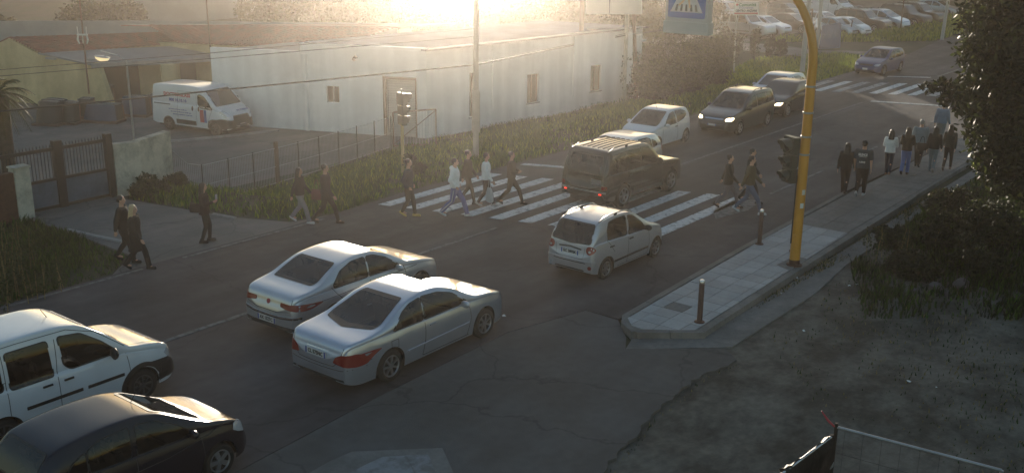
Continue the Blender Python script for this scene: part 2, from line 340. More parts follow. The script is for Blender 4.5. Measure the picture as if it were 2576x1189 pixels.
# ------------------------------------------------------------------ vehicles
def car_shell(p, ns=84):
    L, Wd, r = p['L'], p['W'], p['r']; hl = L / 2
    top, belt = pchip(p['top']), pchip(p['belt'])
    plan = pchip(p.get('plan') or [(-hl, Wd * .40), (-hl + .12, Wd * .452), (-hl + .5, Wd * .487), (-hl + 1.1, Wd * .5), (hl - 1.2, Wd * .5), (hl - .55, Wd * .478), (hl - .2, Wd * .435), (hl, Wd * .33)])
    sill, tum = p.get('sill', .2), p.get('tum', .30)
    side = pchip([(0.0, .93), (.2, .95), (.42, .985), (.62, 1.0), (.84, .992), (1.0, p.get('shoulder', .955))])
    xs = list(np.linspace(-hl + .03, hl - .03, ns)); RA = r + .055
    xs += [-hl + .001, -hl + .012, hl - .001, hl - .012]
    for xa in (p['xf'], p['xr']):
        xs += list(xa + RA * np.cos(np.linspace(0.02, math.pi - 0.02, 15))) + [xa - RA - .006, xa + RA + .006]
    for a in p.get('extra', []): xs += [a - .01, a + .01]
    xs = sorted(set(round(float(x), 4) for x in xs))
    ts = [.04, .12, .25, .4, .55, .7, .82, .91]
    half = []
    for x in xs:
        zt = top(x); zb = min(belt(x), zt - .015); w = plan(x)
        e = max(0, (abs(x) - (hl - .35)) / .35); zs = sill + .07 * e * e
        for xa in (p['xf'], p['xr']):
            if abs(x - xa) < RA: zs = max(zs, r + math.sqrt(max(0, RA * RA - (x - xa) ** 2)) )
        zs = min(zs, zb - .05)
        rows = []
        for f in (0, .1, .22, .36, .5, .64, .78, .9, 1):
            z = zs + (zb - zs) * f
            rows.append((w * side(z / zb), z))
        yb = rows[-1][0]; g = zt - zb; G = p.get('gh', .92)
        inset = .025 * min(1, g / .15)
        for t in ts:
            bulge = .035 * math.sin(math.pi * t) * min(1, g / .3)
            rows.append((yb - inset - tum * t * g * G + bulge, zb + t * g * G))
        ye = yb - inset - tum * g * G
        for fy, fz in ((.985, .965), (.955, .982), (.88, .991), (.72, .996), (.5, .999), (.25, 1.0), (0, 1.0)):
            rows.append((ye * fy, zb + g * (G + (1 - G) * ((fz - .93) / .07)) if fz < 1 else zt))
        half.append((x, rows))
    bm = bmesh.new(); cols = []
    for x, rows in half:
        left = [bm.verts.new((x, y, z)) for y, z in rows]
        right = [bm.verts.new((x, -y, z)) for y, z in rows[:-1]][::-1]
        cols.append(left + right)
    for a, b in zip(cols, cols[1:]):
        for k in range(len(a) - 1): bm.faces.new((a[k], b[k], b[k + 1], a[k + 1]))
    for col, sx, d in ((cols[0], -1, p.get('bulge_r', .07)), (cols[-1], 1, p.get('bulge_f', .09))):   # nose and tail
        zc = (col[0].co.z + col[len(col) // 2].co.z) / 2; prev = col; x0 = col[0].co.x
        for s in (.93, .8, .55, .25):
            ring = [bm.verts.new((x0 + sx * d * (1 - s * s), v.co.y * s, zc + (v.co.z - zc) * s)) for v in col]
            for k in range(len(col) - 1): bm.faces.new((prev[k], ring[k], ring[k + 1], prev[k + 1]))
            bm.faces.new((prev[-1], ring[-1], ring[0], prev[0])); prev = ring
        bm.faces.new(prev)
    bmesh.ops.recalc_face_normals(bm, faces=bm.faces)
    return bm

def patch_mesh(bvh, poly, axis, m, off=.004, step=.07, name='patch', sgn=1):
    """thin curved panel: outline poly seen along axis, wrapped on the body. axis 'y' (side, sgn=+-1): poly=(x,z); 'f'/'r' front/rear: poly=(y,z); 'z': poly=(x,y)"""
    bm = bmesh.new(); vs = [bm.verts.new((a, b, 0)) for a, b in poly]; bm.faces.new(vs)
    A = [a for a, _ in poly]; Bb = [b for _, b in poly]
    for i, (lo, hi) in enumerate(((min(A), max(A)), (min(Bb), max(Bb)))):
        n = int((hi - lo) / step)
        for k in range(1, n + 1):
            c = lo + (hi - lo) * k / (n + 1); co = [0, 0, 0]; co[i] = c; no = [0, 0, 0]; no[i] = 1
            bmesh.ops.bisect_plane(bm, geom=bm.verts[:] + bm.edges[:] + bm.faces[:], plane_co=co, plane_no=no, dist=1e-5)
    outer = {}
    for v in bm.verts:
        a, b = v.co.x, v.co.y
        if axis == 'y': o, d, pt = Vector((a, sgn * 3, b)), Vector((0, -sgn, 0)), Vector((a, sgn * .6, b))
        elif axis == 'f': o, d, pt = Vector((5, a, b)), Vector((-1, 0, 0)), Vector((2, a, b))
        elif axis == 'r': o, d, pt = Vector((-5, a, b)), Vector((1, 0, 0)), Vector((-2, a, b))
        else: o, d, pt = Vector((a, b, 5)), Vector((0, 0, -1)), Vector((a, b, 1.2))
        h = bvh.ray_cast(o, d)
        if h[0] is None: h = bvh.find_nearest(pt)
        nrm = h[1]
        if nrm.dot(d) > 0: nrm = -nrm
        v.co = h[0] + nrm * off; outer[v] = nrm
    # give the panel an edge
    be = [e for e in bm.edges if e.is_boundary]
    r = bmesh.ops.extrude_edge_only(bm, edges=be)
    nv = [g for g in r['geom'] if isinstance(g, bmesh.types.BMVert)]
    src = {}
    for e in bm.edges:
        a, b = e.verts
        if a in outer and b in nv: src[b] = a
        elif b in outer and a in nv: src[a] = b
    for v in nv:
        if v in src: v.co = src[v].co - outer[src[v]] * (off + .004)
    bmesh.ops.recalc_face_normals(bm, faces=bm.faces)
    return newmesh(name, bm, m, True, 60)

def inpoly(x, y, poly):
    c = False; j = len(poly) - 1
    for i in range(len(poly)):
        xi, yi = poly[i]; xj, yj = poly[j]
        if ((yi > y) != (yj > y)) and x < (xj - xi) * (y - yi) / (yj - yi) + xi: c = not c
        j = i
    return c
def cut_windows(bm, p):
    def side_ok(f, ax, sg):
        n = f.normal; c = f.calc_center_median()
        if ax == 'y': return n.y * sg > .45
        if ax == 'f': return n.x > .12 and c.x > p['xr'] * .2 and abs(n.y) < .7
        return n.x < -.12 and c.x < 0 and abs(n.y) < .7
    jobs = [(w, 'y', sg) for w in p['side_win'] for sg in (-1, 1)] + [(p['wind'], 'f', 1)] + ([(p['rearwin'], 'r', 1)] if p.get('rearwin') else [])
    dead = set()
    for w, ax, sg in jobs:
        q = rounded(w, .05, 2); k = (lambda c: (c.x, c.z)) if ax == 'y' else (lambda c: (c.y, c.z))
        lo = (min(a for a, _ in q) - .03, min(b for _, b in q) - .03); hi = (max(a for a, _ in q) + .03, max(b for _, b in q) + .03)
        def near():
            out = []
            for f in bm.faces:
                if not side_ok(f, ax, sg): continue
                U = [k(v.co) for v in f.verts]
                if max(u[0] for u in U) > lo[0] and min(u[0] for u in U) < hi[0] and max(u[1] for u in U) > lo[1] and min(u[1] for u in U) < hi[1]: out.append(f)
            return out
        for i in range(len(q)):
            a, b = q[i], q[(i + 1) % len(q)]
            if math.hypot(a[0] - b[0], a[1] - b[1]) < 1e-4: continue
            m = ((a[0] + b[0]) / 2, (a[1] + b[1]) / 2); L_ = math.hypot(a[0] - b[0], a[1] - b[1]) / 2 + .05
            fs = [f for f in near() if min(math.hypot(k(v.co)[0] - m[0], k(v.co)[1] - m[1]) for v in f.verts) < L_ + .04]
            if not fs: continue
            nx, nz = -(b[1] - a[1]), b[0] - a[0]
            no = (nx, 0, nz) if ax == 'y' else (0, nx, nz); co = (a[0], 0, a[1]) if ax == 'y' else (0, a[0], a[1])
            es = {e for f in fs for e in f.edges}; vs = {v for f in fs for v in f.verts}
            bmesh.ops.bisect_plane(bm, geom=list(vs) + list(es) + fs, dist=1e-5, plane_co=co, plane_no=no)
        bm.normal_update()
        for f in near():
            if inpoly(*k(f.calc_center_median()), q): dead.add(f)
    bmesh.ops.delete(bm, geom=list(dead), context='FACES')
def ring_mesh(bvh, poly, axis, m, w=.022, off=.005, name='seal', sgn=1):
    bm = bmesh.new(); cx = sum(a for a, _ in poly) / len(poly); cz = sum(b for _, b in poly) / len(poly); rings = []
    n = len(poly)
    for d in (-w, 0):
        ring = []
        for i in range(n):
            a, b, c = Vector(poly[i - 1]), Vector(poly[i]), Vector(poly[(i + 1) % n]); t = (c - a); t = t.normalized() if t.length > 1e-6 else Vector((1, 0)); nn = Vector((-t.y, t.x))
            if nn.dot(b - Vector((cx, cz))) < 0: nn = -nn
            q = b + nn * (w + d)
            if axis == 'y': o, dr = Vector((q.x, sgn * 3, q.y)), Vector((0, -sgn, 0))
            elif axis == 'f': o, dr = Vector((5, q.x, q.y)), Vector((-1, 0, 0))
            else: o, dr = Vector((-5, q.x, q.y)), Vector((1, 0, 0))
            h = bvh.ray_cast(o, dr)
            if h[0] is None: h = bvh.find_nearest(o + dr * 4.2 if axis != 'y' else o + dr * 2.4)
            nr = h[1] if h[1].dot(dr) < 0 else -h[1]
            ring.append(bm.verts.new(h[0] + nr * off))
        rings.append(ring)
    for i in range(n): bm.faces.new((rings[0][i], rings[0][(i + 1) % n], rings[1][(i + 1) % n], rings[1][i]))
    return newmesh(name, bm, m, True, 60)
def interior(root, p):
    hl = p['L'] / 2; zf = .42 if p['r'] < .34 else .58; W2 = p['W'] / 2
    it = obj('interior_floor', B(p['xr'] - .25, p['xf'] - .25, -W2 + .16, W2 - .16, zf - .16, zf - .1), M['dash'], root)
    xfr = (p['xf'] + p['xr']) / 2 + .02; rear = xfr - (.85 if p['L'] < 4.4 else .92)
    top = pchip(p['top'])
    for xs_, ys in ((xfr, (-.36, .36)), (rear, (-.36, .36))):
        for y in ys:
            ht = min(.62, top(xs_ - .3) - zf - .32)
            bm = bmesh.new(); box(bm, xs_ - .28, xs_ + .24, y - .24, y + .24, zf - .1, zf + .14)
            vs = box(bm, xs_ - .36, xs_ - .22, y - .23, y + .23, zf + .12, zf + ht)
            for v in vs:
                if v.co.z > zf + .3: v.co.x -= .12
            box(bm, xs_ - .50, xs_ - .40, y - .12, y + .12, zf + ht + .01, zf + ht + .17); bmesh.ops.bevel(bm, geom=bm.edges[:], offset=.03, segments=2, affect='EDGES')
            obj('car_seat', bm, M['seat_fabric'], root, True, 50)
    xw = p['xf'] - .55; bm = B(xw - .25, xw + .15, -W2 + .18, W2 - .18, zf, zf + .42); bmesh.ops.bevel(bm, geom=bm.edges[:], offset=.05, segments=2, affect='EDGES'); obj('dashboard', bm, M['dash'], root, True, 50)
    bm = bmesh.new(); n = 16; pts = [(xw - .34 + .08 * math.sin(t), .36 + .18 * math.cos(t), zf + .38 + .17 * math.sin(t)) for t in np.linspace(0, 6.283, n)]; tube(bm, pts, .015, 5); obj('steering_wheel', bm, M['dash'], root)

def wheel_mesh(r, w):
    bm = bmesh.new()
    lathe(bm, [(r * .66, -w / 2 + .012), (r * .70, -w / 2), (r * .92, -w / 2 + .004), (r, -w / 2 + .035), (r, w / 2 - .035), (r * .92, w / 2 - .004), (r * .70, w / 2), (r * .67, w / 2 - .012)], 30, 'y', False)
    return newmesh('tyre', bm, M['rubber'], True, 50)
def rim_mesh(r, w, n, style, m):
    bm = bmesh.new(); rr = r * .68
    lathe(bm, [(rr * .99, w / 2 - .004), (rr * .90, w / 2 - .002), (rr * .86, w / 2 - .02), (rr * .99, w / 2 - .02)], 28, 'y', False)
    if style:
        for k in range(n):
            t = 2 * math.pi * k / n; c, s = math.cos(t), math.sin(t)
            wd = rr * (.34 / n + .045) * (1.9 if style == 'wide' else 1)
            for sg in (0,):
                a = [(rr * .12, -wd * .8), (rr * .93, -wd), (rr * .93, wd), (rr * .12, wd * .8)]
                lo = [bm.verts.new((u * c - v * s, w / 2 - .045, u * s + v * c)) for u, v in a]
                hi = [bm.verts.new((u * c - v * s, w / 2 - (.012 if u > rr / 2 else .004), u * s + v * c)) for u, v in a]
                bm.faces.new(hi); bm.faces.new(lo)
                for i in range(4): bm.faces.new((lo[i], lo[(i + 1) % 4], hi[(i + 1) % 4], hi[i]))
        lathe(bm, [(rr * .2, w / 2 - .03), (rr * .2, w / 2 + .002), (.0001, w / 2 + .006)], 14, 'y')
    bmesh.ops.recalc_face_normals(bm, faces=bm.faces)
    return newmesh('rim', bm, m, True, 40)

def dark_rim(r, w):   # recessed dark dish seen behind spokes
    bm = bmesh.new(); lathe(bm, [(r * .67, w / 2 - .050), (.0001, w / 2 - .055)], 22, 'y'); return newmesh('rim_dish', bm, M['lens_dark' if False else 'rubber'], True)

def scaled(poly, s, cx=None, cz=None):
    cx = sum(a for a, _ in poly) / len(poly) if cx is None else cx; cz = sum(b for _, b in poly) / len(poly) if cz is None else cz
    return [(cx + (a - cx) * s, cz + (b - cz) * s) for a, b in poly]
def grow(poly, d):
    cx = sum(a for a, _ in poly) / len(poly); cz = sum(b for _, b in poly) / len(poly); out = []
    for a, b in poly:
        v = Vector((a - cx, b - cz)); out.append((cx + v.x * (1 + d / max(abs(v.x), .12)), cz + v.y * (1 + d / max(abs(v.y), .12))))
    return out
def strip(pts, w):
    """closed outline of a polyline of width w"""
    L, Rr = [], []
    for i, p in enumerate(pts):
        a = Vector(pts[max(i - 1, 0)]); b = Vector(pts[min(i + 1, len(pts) - 1)]); d = (b - a).normalized(); n = Vector((-d.y, d.x)) * w / 2
        L.append((p[0] + n.x, p[1] + n.y)); Rr.append((p[0] - n.x, p[1] - n.y))
    return L + Rr[::-1]

def build_car(name, label, cat, p, body_m, pos, rz, group=None, far=False):
    root = thing(name, label, cat, pos, rz, group)
    bm = car_shell(p, 60 if far else 96); bmc = bm.copy()
    see = not far and not p.get('opaque')
    if see: cut_windows(bm, p)
    body = obj('body', bm, [body_m, M['black_plastic']], root, True, 32)
    bvh = BVHTree.FromBMesh(bmc); bmc.free()
    if see: interior(root, p)
    st = .10 if far else .06
    def pt(nm, poly, ax, m, off=.004, sg=1, lab=None, parent=root):
        o = link(nm, patch_mesh(bvh, poly, ax, m, off, st, nm, sg), parent)
        if lab: o['label'] = lab
        return o
    glass = p.get('glass', M['car_glass'])
    if see: glass = M['smoked_glass'] if glass == M['tinted_glass'] else M['clear_glass']
    hl = p['L'] / 2; r, Wd = p['r'], p['W']
    # underbody
    bmu = bmesh.new(); box(bmu, -hl + .22, hl - .25, -Wd / 2 + .26, Wd / 2 - .26, .17, .55)
    if not far:
        for xa in (p['xf'], p['xr']): box(bmu, xa - .05, xa + .05, -Wd / 2 + .12, Wd / 2 - .12, r - .05, r + .05)
    ub = obj('underbody', bmu, M['black_plastic'], root)
    # arch liners
    for xa in (p['xf'], p['xr']):
        for sg in (-1, 1):
            bml = bmesh.new(); RA = r + .05; n = 12; y0, y1 = sg * (Wd / 2 - .05), sg * (Wd / 2 - .30)
            a = [bml.verts.new((xa + RA * math.cos(math.pi * k / n), y0, r + RA * math.sin(math.pi * k / n) - .004)) for k in range(n + 1)]
            b = [bml.verts.new((v.co.x, y1, v.co.z)) for v in a]
            for k in range(n): bml.faces.new((a[k], a[k + 1], b[k + 1], b[k]))
            bml.faces.new(b)
            obj('arch_liner', bml, M['black_plastic'], root)
    # glazing
    trim = p.get('trim', M['black_plastic'])
    for sg in (-1, 1):
        for w in p['side_win']:
            q = rounded(w, .05)
            pt('side_window', q, 'y', glass, .006, sg)
            if not far: link('window_seal', ring_mesh(bvh, q, 'y', trim, .02, .007, 'window_seal', sg), root)
        for s in p.get('seams', []): pt('door_seam', strip(s, .011 if not far else .02), 'y', M['seam'], .002, sg)
        for s in p.get('mould', []): pt('side_moulding', s, 'y', p.get('mould_m', M['black_plastic']), .014, sg)
        for s in p.get('side_lamp_r', []): pt('tail_light', rounded(s, .04), 'y', M['tail_red'], .008, sg)
        for s in p.get('side_lamp_f', []): pt('headlight', rounded(s, .04), 'y', M['lens_clear'], .008, sg)
        for s in p.get('clad', []): pt('side_cladding', s, 'y', M['black_plastic'], .009, sg)
        if not far:
            for (hx, hz) in p.get('handles', []):
                o = obj('door_handle', B(hx - .085, hx + .085, -.012, .03, hz - .016, hz + .016), p.get('handle_m', body_m), root)
                h = bvh.ray_cast(Vector((hx, sg * 3, hz)), Vector((0, -sg, 0))); o.location = (0, (h[0].y if h[0] else sg * Wd / 2) - (.01 if sg > 0 else .01), 0)
                o.data.update()
    q = rounded(p['wind'], .05); pt('windshield', q, 'f', glass, .006)
    if not far: link('windshield_seal', ring_mesh(bvh, q, 'f', M['black_plastic'], .022, .007, 'windshield_seal'), root)
    if p.get('rearwin'):
        q = rounded(p['rearwin'], .05); pt('rear_window', q, 'r', glass, .006)
        if not far: link('window_seal', ring_mesh(bvh, q, 'r', trim, .022, .007, 'window_seal'), root)
    for s in p.get('tail', []):
        for sg in (-1, 1): pt('tail_light', rounded([(a * sg, b) for a, b in s], .03), 'r', M['tail_red'], .010)
    for s in p.get('tail_round', []):
        for sg in (-1, 1):
            cy, cz, rr = s; q = [(sg * cy + rr * math.cos(t), cz + rr * math.sin(t)) for t in np.linspace(0, 2 * math.pi, 18, endpoint=False)]
            tl = pt('tail_light', q, 'r', M['tail_red'], .014)
            pt('reflector', [(sg * cy + .3 * rr * math.cos(t), cz - .25 * rr + .3 * rr * math.sin(t)) for t in np.linspace(0, 2 * math.pi, 12, endpoint=False)], 'r', M['lens_clear'], .018, parent=tl)
    for s in p.get('head', []):
        for sg in (-1, 1): pt('headlight', rounded([(a * sg, b) for a, b in s], .05), 'f', M['head_lit'] if p.get('lit') else M['lens_clear'], .010)
    for nm, s, ax, m, off in p.get('patches', []):
        pt(nm, s, ax, M[m] if isinstance(m, str) else m, off)
    # wheels
    wm = wheel_mesh(r, p.get('tw', .19)); rm = rim_mesh(r, p.get('tw', .19), p.get('spokes', 5), p.get('rim_style', 'spoke'), p.get('rim_m', M['rim_silver'])); dm = dark_rim(r, p.get('tw', .19))
    for xa in (p['xf'], p['xr']):
        for sg in (1, -1):
            wl = link('wheel', wm, root, (xa, sg * (Wd / 2 - .115), r), 0 if sg > 0 else math.pi)
            link('rim', rm, wl); link('rim_dish', dm, wl)
    # mirrors
    if p.get('mirror'):
        mx, mz = p['mirror']
        for sg in (-1, 1):
            bmm = bmesh.new(); bmesh.ops.create_icosphere(bmm, subdivisions=2, radius=1)
            for v in bmm.verts: v.co = Vector((mx + v.co.x * .075 * (1.1 if v.co.x > 0 else .5), sg * (Wd / 2 + .07) + v.co.y * .11, mz + v.co.z * p.get('mirror_h', .075)))
            box(bmm, mx - .02, mx + .03, min(sg * (Wd / 2 - .09), sg * (Wd / 2 + .05)), max(sg * (Wd / 2 - .09), sg * (Wd / 2 + .05)), mz - .06, mz - .03)
            obj('wing_mirror', bmm, p.get('mirror_m', body_m), root, True, 40)
    # plates
    for pl in p.get('plates', []):
        x, z, txt, face = pl; d = -1 if face == 'r' else 1
        h = bvh.ray_cast(Vector((d * 5, 0, z)), Vector((-d, 0, 0))); x = (h[0].x if h[0] else d * hl) + d * .012
        wpl, hpl = (.52, .115) if face == 'r' else (.38, .11)
        tilt = math.atan2(h[1].z, abs(h[1].x)) if h[0] else 0
        o = obj('licence_plate', B(-.006, .006, -wpl / 2, wpl / 2, -hpl / 2, hpl / 2), M['plate_white'], root, loc=(x, 0, z))
        for e in (-1, 1):
            obj('plate_band', B(d * .0065 if d > 0 else -.0095, .0095 if d > 0 else -.0065, e * wpl / 2 - (.035 if e > 0 else 0), e * wpl / 2 + (0 if e > 0 else .035), -hpl / 2, hpl / 2), M['plate_blue'], o)
        if txt: lettering(txt, .105, M['ink'], o, (d * .008, 0, 0), (0, d, 0), (0, 0, 1), bold=.003, width=wpl * .74)
    if p.get('rails'):
        x0, x1 = p['rails']; top = pchip(p['top'])
        for sg in (-1, 1):
            pts = []
            for k in range(9):
                x = x0 + (x1 - x0) * k / 8; h = bvh.ray_cast(Vector((x, sg * p.get('rail_y', Wd * .33), 5)), Vector((0, 0, -1)))
                pts.append((x, sg * p.get('rail_y', Wd * .33), h[0].z + (.055 if 0 < k < 8 else .0)))
            o = obj('roof_rail', T(pts, .017, 8), p.get('rail_m', M['rim_silver']), root, True)
            bmf = bmesh.new()
            for k in (0, 4, 8): q = pts[k]; box(bmf, q[0] - .05, q[0] + .05, q[1] - .018, q[1] + .018, q[2] - .07, q[2] + .005)
            obj('rail_foot', bmf, M['black_plastic'], o)
    if p.get('aerial'):
        x, dx = p['aerial']; h = bvh.ray_cast(Vector((x, 0, 5)), Vector((0, 0, -1)))
        obj('aerial', T([(x, 0, h[0].z - .01), (x - dx, 0, h[0].z + abs(dx) * 1.1 + .05)], .006, 5), M['black_plastic'], root)
    if p.get('wipers'):
        x, z, = p['wipers']
        for y0 in (-.45, .12):
            pts = []
            for k in range(6):
                yy, zz_ = y0 + .5 * k / 5, z + .03 + .12 * k / 5
                h = bvh.ray_cast(Vector((5, yy, zz_)), Vector((-1, 0, 0))); pts.append((h[0].x + .02, yy, zz_))
            obj('wiper', T(pts, .009, 6), M['black_plastic'], root)
    root['bvh'] = 0
    del root['bvh']
    return root, bvh

P = {}
# --- coupe, silver
P['coupe'] = dict(L=4.64, W=1.74, r=.315, xf=1.45, xr=-1.30, sill=.19, tum=.36, tw=.215, spokes=7, gh=.9, shoulder=.945,
    top=[(-2.32, .80), (-2.27, .93), (-2.1, .985), (-1.75, 1.01), (-1.45, 1.05), (-1.05, 1.20), (-.65, 1.345), (-.2, 1.405), (.15, 1.395), (.55, 1.30), (.95, 1.10), (1.12, 1.01), (1.25, .965), (1.7, .895), (2.1, .80), (2.26, .68), (2.32, .55)],
    belt=[(-2.32, .74), (-2.2, .90), (-1.8, .93), (-1.2, .925), (0, .90), (1.1, .885), (1.7, .83), (2.15, .72), (2.32, .5)],
    side_win=[[(.93, .935), (.56, 1.19), (.2, 1.295), (-.2, 1.325), (-.27, 1.325), (-.33, .935)], [(-.36, .935), (-.30, 1.323), (-.6, 1.285), (-.85, 1.19), (-1.18, .95)]],
    wind=[(-.64, 1.02), (.64, 1.02), (.50, 1.335), (-.50, 1.335)], rearwin=[(-.62, 1.06), (0, 1.035), (.62, 1.06), (.49, 1.335), (-.49, 1.335)],
    seams=[[(.95, .93), (1.0, .6), (.9, .25)], [(-.34, .93), (-.36, .6), (-.42, .25)], [(.95, .24), (-.42, .24)], [(-1.28, .80), (-1.10, .80), (-1.10, .65), (-1.28, .65), (-1.28, .80)], [(-1.78, .62), (-2.2, .60)]],
    handles=[(-.14, .80)], handle_m=None, mirror=(.72, .96), wipers=(1.0, 1.02),
    tail=[[(.44, .63), (.84, .56), (.86, .78), (.62, .80), (.50, .74)]], side_lamp_r=[[(-2.33, .60), (-2.05, .62), (-1.90, .70), (-1.95, .77), (-2.14, .81), (-2.33, .79)]],
    plates=[(0, .72, 'CL 575NC', 'r')],
    mould=[strip([(.95, .50), (-.85, .47)], .028)], mould_m=None,
    patches=[('boot_seam', strip([(-.66, .97), (-.60, .70), (-.45, .56), (.45, .56), (.60, .70), (.66, .97)], .012), 'r', 'seam', .002),
             ('chrome_strip', strip([(-.26, .80), (.26, .80)], .02), 'r', 'chrome', .012),
             ('bumper_seam', strip([(-.84, .54), (-.6, .50), (.6, .50), (.84, .54)], .012), 'r', 'seam', .002),
             ('bonnet_seam', strip([(1.14, -.62), (1.6, -.60), (2.12, -.5), (2.12, .5), (1.6, .60), (1.14, .62)], .012), 'z', 'seam', .002),
             ('cowl', strip([(1.08, -.62), (1.16, 0), (1.08, .62)], .09), 'z', 'black_plastic', .003),
             ('rear_valance', [(-.7, .25), (.7, .25), (.66, .33), (-.66, .33)], 'r', 'rim_dark', .003)])
# --- sedan, silver
P['sedan'] = dict(L=4.43, W=1.75, r=.31, xf=1.36, xr=-1.235, sill=.19, tum=.37, tw=.2, spokes=5, shoulder=.94,
    top=[(-2.215, .78), (-2.17, .93), (-2.0, 1.0), (-1.75, 1.03), (-1.5, 1.08), (-1.15, 1.24), (-.8, 1.365), (-.3, 1.415), (.05, 1.40), (.4, 1.31), (.85, 1.07), (1.0, .99), (1.15, .955), (1.6, .88), (2.0, .77), (2.16, .66), (2.215, .52)],
    belt=[(-2.215, .72), (-2.1, .88), (-1.6, .93), (-.8, .925), (0, .905), (1.0, .88), (1.6, .81), (2.05, .69), (2.215, .48)],
    side_win=[[(.78, .94), (.42, 1.19), (.1, 1.31), (-.12, 1.33), (-.15, .945)], [(-.20, .945), (-.17, 1.33), (-.55, 1.325), (-.92, 1.22), (-1.18, 1.02), (-1.16, .955)]],
    wind=[(-.62, 1.01), (.62, 1.01), (.50, 1.33), (-.50, 1.33)], rearwin=[(-.58, 1.08), (.58, 1.08), (.52, 1.33), (-.52, 1.33)],
    seams=[[(.88, .92), (.93, .5), (.85, .25)], [(-.17, .93), (-.2, .25)], [(-1.24, .98), (-1.15, .85), (-1.0, .70)], [(-1.5, .80), (-2.2, .76)], [(1.3, .84), (-1.5, .80)]],
    mirror=(.60, .96), wipers=(.9, 1.0),
    tail=[[(.36, .76), (.84, .70), (.86, .80), (.78, .84), (.36, .84)]], plates=[(0, .45, 'AX 152TC', 'r')],
    patches=[('boot_seam', strip([(-.66, .99), (-.64, .70), (-.3, .64), (.3, .64), (.64, .70), (.66, .99)], .012), 'r', 'seam', .002),
             ('bumper_strip', strip([(-.80, .585), (-.4, .555), (.4, .555), (.80, .585)], .035), 'r', 'chrome', .012),
             ('bumper_groove', strip([(-.80, .555), (-.4, .525), (.4, .525), (.80, .555)], .022), 'r', 'black_plastic', .008),
             ('emblem', [(.05 * math.cos(t), .80 + .05 * math.sin(t)) for t in np.linspace(0, 6.28, 12, endpoint=False)], 'r', 'ink_red', .008),
             ('rear_valance', [(-.75, .24), (.75, .24), (.72, .36), (-.72, .36)], 'r', 'rim_dark', .004),
             ('filler_cap', [(-1.32 + .085 * math.cos(t), .76 + .085 * math.sin(t)) for t in np.linspace(0, 6.28, 16, endpoint=False)], 'y', 'rim_silver', .003),
             ('cowl', strip([(.95, -.60), (1.04, 0), (.95, .60)], .09), 'z', 'black_plastic', .003),
             ('bonnet_seam', strip([(1.05, -.60), (1.5, -.55), (2.0, -.35), (2.0, .35), (1.5, .55), (1.05, .60)], .012), 'z', 'seam', .002)])
# --- small silver hatchback with rails
P['minihatch'] = dict(L=3.50, W=1.50, r=.275, xf=1.17, xr=-1.17, sill=.20, tum=.24, tw=.165, spokes=7, gh=.93,
    top=[(-1.75, .70), (-1.73, .92), (-1.68, 1.05), (-1.55, 1.26), (-1.42, 1.42), (-1.25, 1.475), (-.7, 1.515), (-.2, 1.50), (.15, 1.44), (.5, 1.25), (.85, 1.04), (1.0, .97), (1.3, .90), (1.55, .80), (1.7, .65), (1.75, .5)],
    belt=[(-1.75, .66), (-1.7, .88), (-1.5, .96), (-1.0, .955), (0, .91), (.85, .88), (1.3, .80), (1.6, .68), (1.75, .46)],
    side_win=[[(.66, .93), (.40, 1.17), (.12, 1.36), (-.12, 1.41), (-.18, .95)], [(-.27, .955), (-.22, 1.42), (-.7, 1.43), (-.98, 1.40), (-1.12, 1.22), (-1.1, 1.0)]],
    wind=[(-.56, 1.0), (.56, 1.0), (.48, 1.40), (-.48, 1.40)], rearwin=[(-.58, 1.0), (0, .96), (.58, 1.0), (.52, 1.40), (-.52, 1.40)],
    seams=[[(.74, .90), (.76, .5), (.7, .24)], [(-.22, .93), (-.24, .5), (-.26, .24)], [(-1.14, 1.0), (-.98, .80), (-.86, .66)], [(.7, .24), (-.7, .24)]],
    handles=[(-.10, .84), (-.98, .82)], handle_m='black', mirror=(.56, .98), mirror_m='black',
    tail_round=[(.585, .84, .105), ], plates=[(0, .73, 'EC 389SK', 'r')], rails=(-1.25, .12), rail_y=.52, aerial=(-.1, .32), bulge_r=.05,
    mould=[strip([(.72, .42), (-.85, .40)], .05)],
    plan=[(-1.75, .66), (-1.66, .70), (-1.3, .735), (-.7, .75), (.7, .75), (1.2, .725), (1.55, .65), (1.75, .48)],
    patches=[('bumper_step', strip([(-.70, .545), (-.5, .55), (.5, .55), (.70, .545)], .035), 'r', 'bodyc', .03),
             ('bumper_groove', strip([(-.48, .505), (.48, .505)], .02), 'r', 'seam', .003),
             ('fog_lamp', [(.55 + .05 * math.cos(t), .36 + .05 * math.sin(t)) for t in np.linspace(0, 6.28, 14, endpoint=False)], 'r', 'lens_clear', .008),
             ('fog_lamp', [(-.60 + .05 * math.cos(t), .40 + .05 * math.sin(t)) for t in np.linspace(0, 6.28, 14, endpoint=False)], 'r', 'tail_red', .008),
             ('lower_valance', [(-.45, .24), (.45, .24), (.42, .33), (-.42, .33)], 'r', 'rim_dark', .004),
             ('tailgate_grip', strip([(-.34, .83), (0, .86), (.34, .83)], .035), 'r', 'seam', .008),
             ('tailgate_seam', strip([(-.44, .88), (-.40, .60), (.40, .60), (.44, .88)], .010), 'r', 'seam', .002)])
